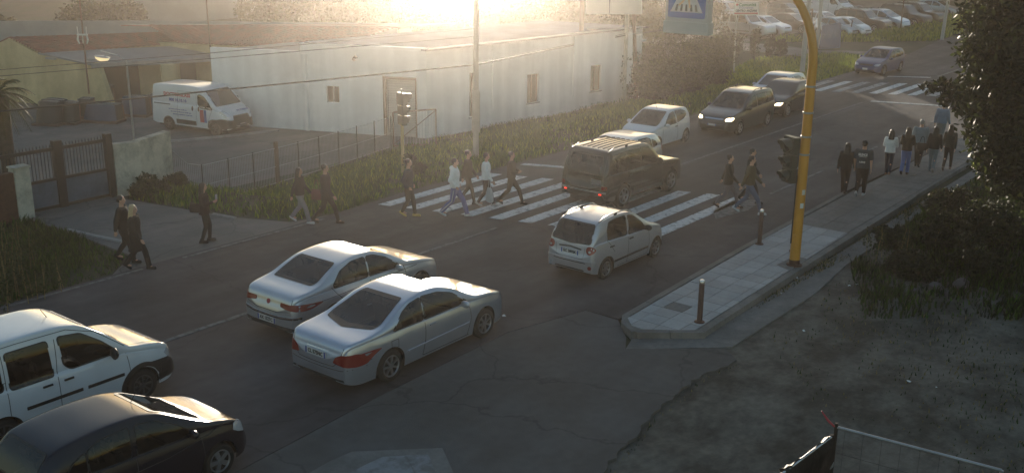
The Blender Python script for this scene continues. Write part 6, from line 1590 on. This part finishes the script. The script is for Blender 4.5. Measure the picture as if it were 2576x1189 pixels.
    fuse('trousers', bm, cloth(trousers), root, .016)
    if stripe:
        for hip, kn, ank, fr_ in legs:
            sd = 1 if hip.y > 0 else -1; bm = bmesh.new(); o_ = Vector((0, sd * (.088 * w), 0)); o2 = Vector((0, sd * (.064 * w + fl * .6), 0)); o3 = Vector((0, sd * (.045 + fl), 0))
            tube(bm, [hip + o_, hip.lerp(kn, .5) + (o_ + o2) / 2, kn + o2, kn.lerp(ank, .5) + o2, ank + o3], [.016] * 5, 6); obj('trouser_stripe', bm, cloth(stripe), root, True)
    # shoes
    for hip, kn, ank, fr_ in legs:
        bm = bmesh.new()
        if fr_: caps(bm, (ank.x - .04, ank.y, .045), (ank.x + .14, ank.y, .036), .045, .036); caps(bm, ank + Vector((-.01, 0, .02)), (ank.x, ank.y, .05), .044, .045); box(bm, ank.x - .085, ank.x + .175, ank.y - .036, ank.y + .036, .0, .022)
        else:
            toe = Vector((ank.x + .12, ank.y, .04)); heel = ank + Vector((-.045, 0, -.035)); caps(bm, heel, toe, .042, .036); caps(bm, ank, heel + Vector((.02, 0, 0)), .043, .04)
        fuse('shoe', bm, cloth(shoes, .6), root, .012, 2)
    # top
    bm = bmesh.new(); hem = coat if coat else .90; g = .034
    rings = []
    if hem < .86: rings += [(-.02, 0, hem, .15 + (.9 - hem) * .10, .20 * w + (.9 - hem) * .12), (0, 0, (hem + .95) / 2, .14, .185 * w)]
    rings += [(0, 0, max(hem, .90), .122 + g, .165 * w + g), (0, 0, 1.02, .108 + g, .15 * w + g), (0, 0, 1.12, .104 + g, .145 * w + g), (0.005, 0, 1.25, .118 + g, .168 * w + g), (0, 0, 1.36, .108 + g, .178 * w + g), (0, 0, 1.44, .080 + g, .15 * w), (0, 0, 1.475, .062, .078)]
    loft(bm, rings)
    for sd, S, E_, Wr in armj:
        caps(bm, S, E_ if not short_sleeve else S.lerp(E_, .72), .074 * w, .062 * w)
        if not short_sleeve: caps(bm, E_, E_.lerp(Wr, .93), .060 * w, .046 * w)
    if hood: ellip(bm, (-.085, 0, 1.47), (.075, .11, .07)); caps(bm, (-.03, -.08, 1.46), (-.03, .08, 1.46), .05, .05)
    tp = fuse('jacket' if not short_sleeve else 'shirt', bm, cloth(top), root, .016)
    if trim: obj('hem_band', LT([(.150, hem - .01), (.155, hem + .03), (.14, hem + .035)], 18), cloth(trim), tp, True)
    if text:
        for s_, zz_, sz, wd in text: lettering(s_, sz, M['plate_white'], tp, (-.152, 0, zz_), (0, -1, 0), (.10, 0, 1), bold=.004, width=wd)
    # hair
    bm = bmesh.new(); ellip(bm, hd + Vector((-.022, 0, .022)), (.098, .085, .108))
    if long:
        loft(bm, [(-.065, 0, 1.30 if long is True else long, .035, .075), (-.085, 0, 1.40, .055, .11), (-.065, 0, 1.52, .06, .105), (-.04, 0, 1.62, .07, .09)], 14)
        for sd in (-1, 1): caps(bm, hd + Vector((-.01, sd * .072, .0)), hd + Vector((-.02, sd * .085, -.22)), .030, .026)
    for k in range(10 if long else 6):
        t = rng.uniform(-1.2, 1.2); ellip(bm, hd + Vector((-.05 - .04 * math.cos(t), .07 * math.sin(t), rng.uniform(-.03 if not long else -.15, .09))), (.035, .03, .035), 8)
    fuse('hair', bm, HAIR[hair], root, .014, 2)
    if cap: 
        bm = bmesh.new(); ellip(bm, hd + Vector((-.012, 0, .055)), (.108, .092, .07)); box(bm, hd.x + .06, hd.x + .17, -.06, .06, hd.z + .045, hd.z + .057); obj('cap', bm, cloth(cap), root, True)
    if bag == 'shoulder':
        o = thing('handbag', label.split(' ')[0] + ' person\'s bag', 'bag'); 
    if arms.startswith('phone'):
        Wp = armj[1][3]; q = root.matrix_basis @ Vector((Wp.x + .10, Wp.y + .03, Wp.z + .02))
    return root
def bag(label, x, y, z, face, size, m, handle=.3, group=None, shape='tote'):
    o = thing('bag', label, 'bag', (x, y, z), R(face), group); w, d, h = size
    bm = bmesh.new(); loft(bm, [(0, 0, 0, d * .42, w * .46), (0, 0, h * .1, d * .5, w * .5), (0, 0, h * .6, d * .45, w * .5), (0, 0, h, d * .18, w * .42)], 16)
    obj('bag_body', bm, m, o, True, 60)
    bm = bmesh.new(); tube(bm, [(0, -w * .25, h * .95), (0, -w * .12, h + handle * .8), (0, 0, h + handle), (0, w * .12, h + handle * .8), (0, w * .25, h * .95)], .010, 6); obj('bag_handle', bm, m, o, True)
    return o
K = (.018, .017, .017); NAVY = (.02, .028, .05); JEAN = (.07, .11, .19); LJEAN = (.11, .16, .26); GREYT = (.20, .19, .19); WH = (.82, .82, .80); BR = (.045, .03, .022)
person('woman with long blonde hair in a long dark coat stepping along the far road edge', 13.84, 22.80, -58, 1.68, True, .24, 1, K, K, K, 'blonde', 1.12, coat=.52, flare=.02)
person('dark-haired man in a black jacket walking just behind the blonde woman', 13.98, 23.55, -50, 1.76, False, .20, -1, K, K, K, 'black')
person('long-haired person in dark clothes standing alone on the drive with a phone', 16.38, 23.45, -40, 1.66, True, .1, 1, (.03, .016, .016), (.022, .02, .02), K, 'brown', True, stand=True, arms='phone1', coat=.84)
person('woman in pale grey trousers and white trainers at the verge left of the crossing', 19.33, 22.95, -62, 1.64, True, .27, -1, (.05, .03, .03), (.26, .24, .24), (.6, .6, .6), 'brown', True, flare=.02)
person('tall person in dark clothes with a dull red bag beside the woman in grey trousers', 19.75, 22.30, -60, 1.76, False, .30, 1, (.05, .03, .03), BR, (.06, .03, .02), 'brown')
person('man in navy top and brown trousers with yellow boots, left end of the crossing', 21.85, 20.98, -62, 1.76, False, .14, 1, NAVY, BR, (.58, .40, .12), 'brown', arms='pockets', cap=None)
person('young man in a white hoodie and blue striped track trousers with white trainers', 22.75, 19.93, -58, 1.78, False, .33, 1, WH, (.16, .16, .34), (.62, .62, .62), 'brown', hood=True, stripe=(.55, .54, .56), arms='pockets', flare=.012)
person('person in dark brown clothes walking between the hoodie and the white jacket', 24.15, 20.60, -64, 1.70, True, .20, -1, BR, BR, BR, 'brown', arms='swing')
person('woman in a white buttoned jacket with dark trousers on the crossing', 24.25, 19.95, -55, 1.70, True, .20, 1, WH, (.06, .03, .03), (.5, .45, .42), 'brown', coat=.86, arms='carry')
person('person in a brown jacket striding at the right of the group on the crossing', 24.95, 19.50, -62, 1.68, False, .34, 1, BR, BR, BR, 'brown', arms='fold')
person('woman in a dark quilted jacket and grey trousers, left of the trio past the crossing', 29.01, 14.05, -66, 1.70, True, .32, 1, (.035, .028, .022), (.13, .12, .14), (.04, .02, .015), 'brown', arms='swing', coat=.80)
person('dark-haired man at the back of the trio past the crossing', 30.05, 13.80, -66, 1.76, False, .24, -1, K, K, K, 'black')
person('man in an olive jacket, blue jeans and white trainers at the front of the trio', 28.85, 13.25, -66, 1.80, False, .34, -1, (.075, .062, .03), (.10, .13, .20), (.6, .6, .6), 'brown', arms='swing')
person('person all in black with long dark hair beside the man in the SILENCE shirt', 33.06, 11.85, 12, 1.74, True, .20, 1, K, (.03, .018, .015), (.05, .025, .02), 'black', True, coat=.86)
person('man in a charcoal T-shirt reading SILENCE on the pavement', 32.75, 11.20, 8, 1.84, False, .14, -1, (.045, .055, .065), (.022, .018, .018), (.5, .5, .5), 'black', short_sleeve=True, arms='swing', slim=1.08, text=(('SILENCE', 1.33, .10, .27), ('—————', 1.27, .03, .22), ('A-SWZ!', 1.10, .07, .18)))
person('woman in a short white jacket and dark jeans, left end of the walking group', 36.73, 11.65, 12, 1.68, True, .18, 1, WH, NAVY, (.30, .17, .10), 'black', True, arms='fold')
person('woman in a dark top and bright blue jeans within the walking group', 36.80, 11.10, 8, 1.70, True, .14, -1, (.03, .022, .018), (.12, .18, .40), BR, 'brown', 1.2, arms='fold', flare=.015)
person('grey-haired man in a blue-grey shirt and black trousers in the walking group', 38.40, 11.15, 8, 1.74, False, .16, 1, (.16, .21, .24), K, K, 'grey', slim=1.08)
person('woman in a black top and light jeans with a black bag at her side', 37.86, 10.48, 10, 1.66, True, .18, 1, K, (.13, .18, .21), (.2, .2, .2), 'black', True)
person('woman in a dark green top and black jeans at the right end of the group', 38.54, 10.15, 6, 1.66, True, .30, -1, (.03, .035, .03), K, (.12, .09, .08), 'brown', True)
person('man in a pale blue shirt and grey trousers near the overhanging branches', 43.60, 11.90, -10, 1.78, False, .12, 1, (.18, .23, .30), (.20, .21, .21), K, 'brown', arms='swing')
bag('white shopping bag held low by the woman in the white jacket', 24.15, 19.72, .22, -30, (.42, .22, .42), cloth((.55, .52, .50)), .32)
bag('black handbag beside the woman in light jeans', 37.65, 10.85, .92, 10, (.36, .16, .24), cloth(K), .25)
bag('dull red bag carried by the tall dark person on the verge', 19.60, 22.52, .72, 20, (.36, .16, .30), cloth((.16, .05, .045)), .3)
bag('dark bag at the hip of the woman in dark clothes on the drive', 16.20, 23.62, .85, 30, (.32, .15, .24), cloth((.02, .015, .015)), .3)
b_ = root_ = None
tag(obj('phone', B(-.035, .035, -.005, .005, -.07, .07), M['lens_clear'], loc=(16.60, 23.18, 1.28)), 'pale phone held by the person in dark clothes on the drive', 'phone')

# ------------------------------------------------------------------ vegetation
def quads_mesh(name, V, m, k=4):
    """V: (n,k,3) separate little faces"""
    n = V.shape[0]; me = bpy.data.meshes.new(name); me.vertices.add(n * k); me.vertices.foreach_set('co', V.reshape(-1).astype(np.float32))
    me.loops.add(n * k); me.loops.foreach_set('vertex_index', np.arange(n * k, dtype=np.int32)); me.polygons.add(n)
    me.polygons.foreach_set('loop_start', np.arange(0, n * k, k, dtype=np.int32)); me.polygons.foreach_set('loop_total', np.full(n, k, dtype=np.int32))
    me.update(calc_edges=True); me.materials.append(m); return me
def leaf_cloud(blobs, n, size, rg, shell=.55, flat=.0, clump=0):
    """blobs (cx,cy,cz,rx,ry,rz)"""
    Bl = np.array(blobs, float); vol = np.cbrt(Bl[:, 3] * Bl[:, 4] * Bl[:, 5]) ** 2; pick = rg.choice(len(Bl), n, p=vol / vol.sum()); b = Bl[pick]
    d = rg.normal(size=(n, 3)); d /= np.linalg.norm(d, axis=1)[:, None]; r = rg.uniform(shell, 1.0, n) ** .8 * rg.uniform(.92, 1.12, n)
    if clump:
        cd = rg.normal(size=(clump, 3)); cd /= np.linalg.norm(cd, axis=1)[:, None]; ci = rg.integers(0, clump, n)
        d = cd[ci] + rg.normal(size=(n, 3)) * .16; d /= np.linalg.norm(d, axis=1)[:, None]; r *= (.80 + .35 * rg.random(clump))[ci]
    C = b[:, :3] + d * b[:, 3:] * r[:, None]
    u = rg.normal(size=(n, 3)); u /= np.linalg.norm(u, axis=1)[:, None]; w = np.cross(u, rg.normal(size=(n, 3))); w /= np.linalg.norm(w, axis=1)[:, None]
    s = size * rg.uniform(.6, 1.4, n)[:, None]
    return np.stack([C - u * s, C + w * s * .45, C + u * s, C - w * s * .45], 1)
def tree(name, lab, base, trunk_h, blobs, n, size, m, seed, cat='tree', group=None, tr=.12, clump=60, lean=(0, 0)):
    o = thing(name, lab, cat, tuple(base), 0, group); rg = np.random.default_rng(seed)
    bm = bmesh.new(); rs = random.Random(seed)
    tube(bm, [(0, 0, -.3), (lean[0] * .3, lean[1] * .3, trunk_h * .5), (lean[0], lean[1], trunk_h)], [tr, tr * .8, tr * .55], 8)
    for b in blobs: tube(bm, [(lean[0] * .6, lean[1] * .6, trunk_h * rs.uniform(.55, .9)), ((lean[0] + b[0]) / 2, (lean[1] + b[1]) / 2, (trunk_h + b[2]) / 2 - .2), (b[0], b[1], b[2])], [tr * .4, tr * .28, tr * .1], 5)
    obj('trunk', bm, M['bark'], o, True)
    ms = m if isinstance(m, (list, tuple)) else (m, )
    V = leaf_cloud(blobs, n, size, rg, clump=clump)
    k = len(V) * 3 // 4 if len(ms) > 1 else len(V)
    idx = rg.permutation(len(V)); me = quads_mesh('crown', V[idx], M[ms[0]])
    if len(ms) > 1:
        me.materials.append(M[ms[1]]); mi = np.zeros(len(V), np.int32); mi[k:] = 1; me.polygons.foreach_set('material_index', mi)
    link('crown', me, o)
    return o
def blobset(rs, n, R_, h0, h1, r0, r1):
    out = []
    for k in range(n):
        a = rs.uniform(0, 6.28); q = R_ * math.sqrt(rs.random()); t = rs.random(); r = rs.uniform(r0, r1); out.append((q * math.cos(a), q * math.sin(a), h0 + (h1 - h0) * t, r, r, r * rs.uniform(.7, .95)))
    return out
# big tree on the right
tb = Vector((33.5, 6.3, gz(33.5, 6.3))); bl = []
for px, py, d_, r_ in ((2580, -20, 33, 2.0), (2520, 60, 32, 1.5), (2600, 120, 32, 1.9), (2505, 160, 32.5, 1.35), (2560, 230, 32, 1.7), (2495, 290, 32.5, 1.2), (2540, 350, 31.5, 1.4), (2600, 380, 31.5, 1.6), (2640, 250, 33, 2.0), (2700, 100, 33, 2.4), (2480, 400, 32, .8), (2440, 245, 33, .8), (2470, 40, 33, .9), (2370, 225, 34, .38), (2330, 215, 34.3, .28), (2300, 222, 34.5, .22), (2402, 235, 33.6, .5), (2345, 250, 34, .25), (2390, 262, 33.7, .35), (2640, 460, 31, 1.3), (2440, 130, 33, .7), (2455, 330, 32.5, .7), (2520, 455, 31, .8), (2740, 300, 32, 2.2)):
    p = WD(px + 34, py, d_) - tb; bl.append((p.x, p.y, p.z, r_, r_, r_ * .85))
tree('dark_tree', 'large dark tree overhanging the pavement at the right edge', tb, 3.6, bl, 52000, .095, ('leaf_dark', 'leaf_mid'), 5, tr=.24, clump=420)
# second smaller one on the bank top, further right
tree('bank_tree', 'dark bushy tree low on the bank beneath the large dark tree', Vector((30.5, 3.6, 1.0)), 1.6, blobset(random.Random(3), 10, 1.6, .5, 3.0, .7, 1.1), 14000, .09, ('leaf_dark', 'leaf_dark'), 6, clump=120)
# trees behind the buildings
rs = random.Random(11); nb2 = 0
def bgtree(px, dist, h, R_, lab, m=('leaf_olive', 'leaf_mid'), n=7000, size=.13, seed=0):
    v = WD(px, 0, dist); b = Vector((v.x, v.y, gz(v.x, v.y))); rr = random.Random(seed)
    tree('background_tree', lab, b, h * .45, blobset(rr, 9, R_ * .65, h * .4, h * .82, R_ * .35, R_ * .6), n, size, m, seed, group='trees beyond the warehouse and sheds', tr=.14, clump=60)
kinds = ['olive', 'bushy', 'dense', 'loose', 'rounded']; spots = [(-40, 84, 3.0, 2.4), (45, 80, 2.5, 2.2), (120, 80, 2.6, 2.3), (185, 78, 2.9, 2.4), (235, 82, 4.2, 2.6), (292, 84, 4.0, 2.1), (665, 84, 5.0, 2.4), (720, 80, 7, 3.6), (790, 80, 7, 3.6), (880, 80, 6.5, 3.4), (970, 78, 6.2, 3.4), (1060, 84, 4.6, 2.6), (1135, 84, 3.9, 2.2), (1240, 84, 3.7, 2.2), (1330, 76, 4.4, 2.6), (1420, 74, 6.0, 3.0), (1510, 72, 6.4, 3.0), (1590, 70, 6.4, 3.0)]
wher = ['far left beyond the grey shed', 'left of the glinting gap in the tree line', 'under the glinting water at the left', 'second from the glinting water', 'left of the vaulted shed', 'against the left side of the vaulted shed', 'at the right foot of the vaulted shed', 'above the terracotta hall roof, left part', 'above the middle of the terracotta hall', 'above the right part of the terracotta hall', 'where the hall roof meets the warehouse roof', 'left of the sun glow above the roof', 'just left of the concrete pole top', 'just right of the concrete pole top', 'above the middle of the sheet roof', 'above the right half of the sheet roof', 'behind the left half of the billboard', 'behind the billboard posts']
for k, ((px, d_, h, R_), wl2) in enumerate(zip(spots, wher)): bgtree(px, d_, h, R_, kinds[k % 5] + ' tree ' + wl2, m=('leaf_dark', 'leaf_mid') if px < 330 else (('leaf_mid', 'leaf_olive') if k % 2 else ('leaf_olive', 'leaf_mid')), seed=100 + k)
for k, (px, d_, h, R_, wl2) in enumerate(((1640, 62, 3.6, 2.3, 'between the warehouse end and the crossing sign'), (1700, 64, 4.2, 2.6, 'under the left half of the crossing sign'), (1760, 66, 4.0, 2.5, 'under the right half of the crossing sign'), (1810, 70, 3.6, 2.3, 'left of the CENTRO ANZIANI sign'), (1660, 56, 2.6, 1.9, 'low, behind the narrow white board'), (1730, 58, 2.4, 1.8, 'low, right of the narrow white board'), (1790, 61, 2.2, 1.7, 'low, at the foot of the CENTRO ANZIANI post'), (1680, 74, 6.0, 3.0, 'tall, above the crossing sign'), (1790, 84, 6.0, 3.2, 'tall, left of the parked cars'))):
    v = WD(px, 0, d_); b = Vector((v.x, v.y, gz(v.x, v.y))); h *= .82; R_ *= .9
    tree('thicket_bush', 'brown green bush ' + wl2, b, h * .4, blobset(random.Random(40 + k), 9, R_ * .6, h * .25, h * .8, R_ * .4, R_ * .6), 8000, .085, ('leaf_dark', 'leaf_mid'), 200 + k, 'bush', 'bushes right of the warehouse', .08, 80)
for k, (px, d_, h, R_) in enumerate(((1850, 118, 8, 5), (1950, 124, 8, 5), (2050, 126, 8, 5), (2150, 130, 8, 5.5), (2250, 132, 8, 5.5), (2350, 136, 8, 5.5), (2440, 130, 8, 5), (2540, 120, 8, 5))):
    bgtree(px, d_, h, R_, 'dark tree on the slope behind the car park, ' + ['behind the first silver off-road car', 'behind the third parked car', 'behind the mast top', 'behind the blue screen', 'behind the white panel van', 'behind the black off-road cars', 'behind the right end of the row', 'behind the right-hand concrete pole'][k], m=('leaf_mid', 'leaf_dark'), n=7000, size=.20, seed=300 + k)
# small trees in the far verge
for k, (px, py, h, lab) in enumerate(((1897, 158, 2.4, 'small conical tree in the bright verge'), (1935, 150, 1.6, 'thin sapling in the bright verge right of the conical tree'), (1962, 152, 1.5, 'low sapling next to the thick pale pole'))):
    b = GP(px, py); tree('sapling', lab, b, h * .6, [(0, 0, h * .55, .40, .40, h * .42), (.1, 0, h * .75, .3, .3, h * .2)], 900, .09, ('leaf_dark', 'leaf_mid'), 400 + k, 'tree', None, .05, 30)
# shrubs along the near-left
for k, (px, py, h, R_, lab) in enumerate(((400, 492, .75, .62, 'leafy bush against the right end of the stained wall'), (370, 500, .55, .55, 'low bush at the foot of the stained wall'), (445, 475, .5, .55, 'rounded bush right of the stained wall'), (1040, 445, 1.0, .45, 'dark stump-like shrub right of the verge traffic light'), (702, 312, .7, .45, 'small weed bush at the foot of the white warehouse wall'))):
    b = GP(px, py) if px != 702 else W(702, 312, -1.47); tree('verge_bush', lab, b, h * .4, blobset(random.Random(60 + k), 6, R_ * .6, h * .2, h * .75, R_ * .35, R_ * .55), 2600, .055, ('leaf_mid', 'leaf_dark'), 500 + k, 'bush', None, .03, 50)
for k, (px, py, h, R_, lab) in enumerate(((2425, 560, 1.3, 1.1, 'dark bush on the bank just below the tree branches'), (2500, 620, 1.5, 1.3, 'large dark bush on the bank at the right edge'), (2365, 620, .8, .9, 'low spreading bush on the bank beside the channel'), (2290, 690, .6, .9, 'low bush at the lower left of the bank'), (2450, 690, .9, 1.1, 'dark bush right above the rubble stones'), (2250, 620, .5, .7, 'small bush nearest to the yellow mast'))):
    b = GP(px, py); tree('bank_bush', lab, b, h * .4, blobset(random.Random(160 + k), 8, R_ * .7, h * .15, h * .7, R_ * .3, R_ * .5), 5200, .055, ('leaf_dark', 'leaf_mid'), 700 + k, 'bush', None, .03, 60)
def stems(px, py, n, h, lab, seed):
    b = GP(px, py); rg = random.Random(seed); o = thing('tall_weed', lab, 'plant', tuple(b)); bm = bmesh.new(); pts = []
    for k in range(n):
        x, y = rg.gauss(0, .35), rg.gauss(0, .5); hh = h * rg.uniform(.6, 1.1); lx, ly = rg.uniform(-.15, .15), rg.uniform(-.15, .15)
        tube(bm, [(x, y, 0), (x + lx * .4, y + ly * .4, hh * .6), (x + lx, y + ly, hh)], [.012, .009, .005], 4); pts.append((x + lx * .8, y + ly * .8, hh * .92, .05, .05, .11)); pts.append((x + lx * .3, y + ly * .3, hh * .5, .14, .14, hh * .3))
    tag(obj('stem', bm, M['leaf_dry'], o), kind='stuff'); link('leaves', quads_mesh('leaves', leaf_cloud(pts, n * 60, .04, np.random.default_rng(seed)), M['leaf_mid']), o)
stems(20, 700, 16, 1.3, 'tall weeds with pale tips at the left edge of the verge', 1)
stems(60, 740, 14, 1.0, 'weeds right of the tall pale-tipped ones at the left edge', 2)
stems(-20, 780, 14, 1.2, 'weeds at the lower left corner of the verge', 3)
stems(2285, 655, 8, .8, 'yellowish weeds on the bank beside the channel', 4)

# grass as ground cover
def in_poly(P2, poly):
    x, y = P2[:, 0], P2[:, 1]; ins = np.zeros(len(P2), bool); n = len(poly); j = n - 1
    for i in range(n):
        xi, yi = poly[i]; xj, yj = poly[j]; c = ((yi > y) != (yj > y)) & (x < (xj - xi) * (y - yi) / (yj - yi + 1e-12) + xi); ins ^= c; j = i
    return ins
def grass(name, poly, n, h0, h1, wd, ms, seed, dens=None, tuft=.0):
    rg = np.random.default_rng(seed); A_ = np.array(poly); lo, hi = A_.min(0), A_.max(0)
    Pn = rg.uniform(lo, hi, size=(int(n * 2.2), 2)); Pn = Pn[in_poly(Pn, poly)][:n]
    nz = np.sin(Pn[:, 0] * 1.9 + seed) * np.sin(Pn[:, 1] * 2.3 + 1) * .5 + np.sin(Pn[:, 0] * .7 - Pn[:, 1] * .9 + seed * 2) * .5
    keep = rg.random(len(Pn)) < np.clip(.62 + nz * .45, .05, 1); Pn = Pn[keep]; nz = nz[keep]; N = len(Pn)
    Z = np.array([gz(a, b) for a, b in Pn]); base = np.column_stack([Pn, Z])
    h = rg.uniform(h0, h1, N) * (1 + .55 * nz); a = rg.uniform(0, 6.28, N); L_ = rg.normal(0, .28, (N, 2)) * h[:, None]
    sd_ = np.column_stack([np.cos(a), np.sin(a), np.zeros(N)]) * (wd * rg.uniform(.6, 1.4, N))[:, None]
    top_ = base + np.column_stack([L_, h]); mid_ = base + np.column_stack([L_ * .3, h * .55])
    V = np.stack([base - sd_, base + sd_, mid_ + sd_ * .7, top_, mid_ - sd_ * .7], 1)
    me = quads_mesh(name, V, M[ms[0]], 5)
    for m in ms[1:]: me.materials.append(M[m])
    if len(ms) > 1: me.polygons.foreach_set('material_index', rg.choice(len(ms), N, p=[.6] + [.4 / (len(ms) - 1)] * (len(ms) - 1)).astype(np.int32))
    return tag(link(name, me), kind='stuff')
grass('verge_grass', [(18.6, 25.2), (19.3, 23.5), (21, 23.05), (24, 23.35), (32, 23.1), (56, 23.05), (57, 30), (53.3, 31.9), (36.5, 33.2), (34.8, 33), (20.2, 30.3), (18.5, 29.5), (17.7, 29.5)], 70000, .10, .30, .022, ('grass_green', 'grass_dark', 'grass_bright'), 1)
grass('verge_grass', [(2, 23.15), (13.2, 23.05), (14.3, 24.0), (14.45, 27.3), (14.3, 29.4), (2, 29.4)], 28000, .08, .26, .018, ('grass_dark', 'grass_green'), 2)
grass('bank_grass', [(22.3, 7.2), (24.6, 8.3), (26.2, 9.0), (30, 9.05), (38, 9.1), (60, 8.9), (60, 2), (26, 2), (24.0, 5.0), (23.3, 6.3)], 70000, .10, .32, .02, ('grass_dark', 'leaf_dark', 'grass_green'), 3)
grass('far_verge_grass', [(56, 23.0), (72.5, 23.1), (70.5, 28), (67, 31), (60, 31.5), (56, 30)], 26000, .12, .34, .035, ('grass_bright', 'grass_green'), 4)
grass('slope_grass', [(86, 24.9), (150, 25.2), (150, 29), (112, 30.3), (86, 30.2), (78, 34.2), (76, 34), (81, 29)], 26000, .20, .55, .06, ('grass_bright', 'grass_green'), 5)
grass('channel_weeds', [(19.6, 9.50), (25, 9.57), (36, 9.68), (36, 9.35), (26, 9.2), (24.0, 9.35), (20.5, 9.40)], 2600, .04, .13, .014, ('grass_dark', 'leaf_dry'), 6)
grass('sparse_weeds', [(20, 8.6), (25.0, 8.7), (23.4, 6.4), (25, 4), (25, 1.5), (16, 1.5), (17.5, 6.5)], 2600, .03, .10, .012, ('grass_dark', 'leaf_dry'), 8)
grass('edge_weeds', [(9.0, 7.75), (12.67, 8.0), (15.22, 8.42), (17.19, 8.56), (18.3, 8.3), (18.3, 8.18), (17.2, 8.42), (15.22, 8.30), (12.67, 7.86), (9, 7.6)], 900, .02, .07, .01, ('leaf_dry', 'grass_dark', 'leaf_dark'), 12)
grass('mast_weeds', [(18.9, 9.75), (19.8, 9.75), (19.8, 9.9), (18.9, 9.9)], 60, .04, .10, .01, ('grass_dark', 'leaf_dry'), 9)

# palm at the left edge
pb = WD(-6, 236, 36.5); base_z = gz(pb.x, pb.y); pl_ = thing('palm_tree', 'dark palm whose fronds reach in at the left edge', 'palm', (pb.x, pb.y, base_z)); hp = pb.z - base_z
obj('trunk', T([(0, 0, -.2), (.05, 0, hp * .5), (0, 0, hp - .1)], [.26, .22, .30], 12), M['bark'], pl_, True)
rs = random.Random(5)
for k in range(46):
    a_ = 6.283 * k / 46 * 3.7; el = rs.uniform(-.75, 1.15); L_ = rs.uniform(1.1, 1.65); N_ = 12; pts = []
    for i in range(N_ + 1):
        t = i / N_; rr3 = L_ * (t * math.cos(el) * (1 - .10 * t)); zz_ = L_ * (t * math.sin(el) - .55 * t * t)
        pts.append(Vector((rr3 * math.cos(a_), rr3 * math.sin(a_), hp + zz_)))
    bm = bmesh.new(); tube(bm, pts, [.02 * (1 - .8 * i / N_) + .003 for i in range(N_ + 1)], 4)
    for i in range(1, N_):
        d = (pts[i + 1] - pts[i - 1]).normalized(); sdv = d.cross(up).normalized(); ll = .34 * math.sin(math.pi * (i / N_) ** .8) + .06
        for sg in (-1, 1):
            for q in (0, .5):
                c_ = pts[i].lerp(pts[i + 1], q); tip = c_ + sdv * sg * ll * .8 + d * ll * .55 - up * ll * rs.uniform(.15, .5)
                vs = [bm.verts.new(c_ - d * .012), bm.verts.new(c_ + d * .012), bm.verts.new(tip)]; bm.faces.new(vs)
    obj('frond', bm, M['leaf_mid' if k % 3 else 'leaf_olive'], pl_)

# ------------------------------------------------------------------ air
hz = bpy.data.materials.new('haze_air'); hz.use_nodes = True
n = hz.node_tree.nodes; n.clear(); vo = n.new('ShaderNodeVolumePrincipled'); oo = n.new('ShaderNodeOutputMaterial')
vo.inputs['Color'].default_value = (1.0, 0.91, 0.83, 1); vo.inputs['Density'].default_value = HAZE_DENSITY; vo.inputs['Anisotropy'].default_value = HAZE_G
hz.node_tree.links.new(vo.outputs[0], oo.inputs['Volume'])
hb = obj('haze', B(-30, 330, -60, 330, -4, 13.5), hz); hb['kind'] = 'stuff'  # haze volume added for the veiling glow around the low sun
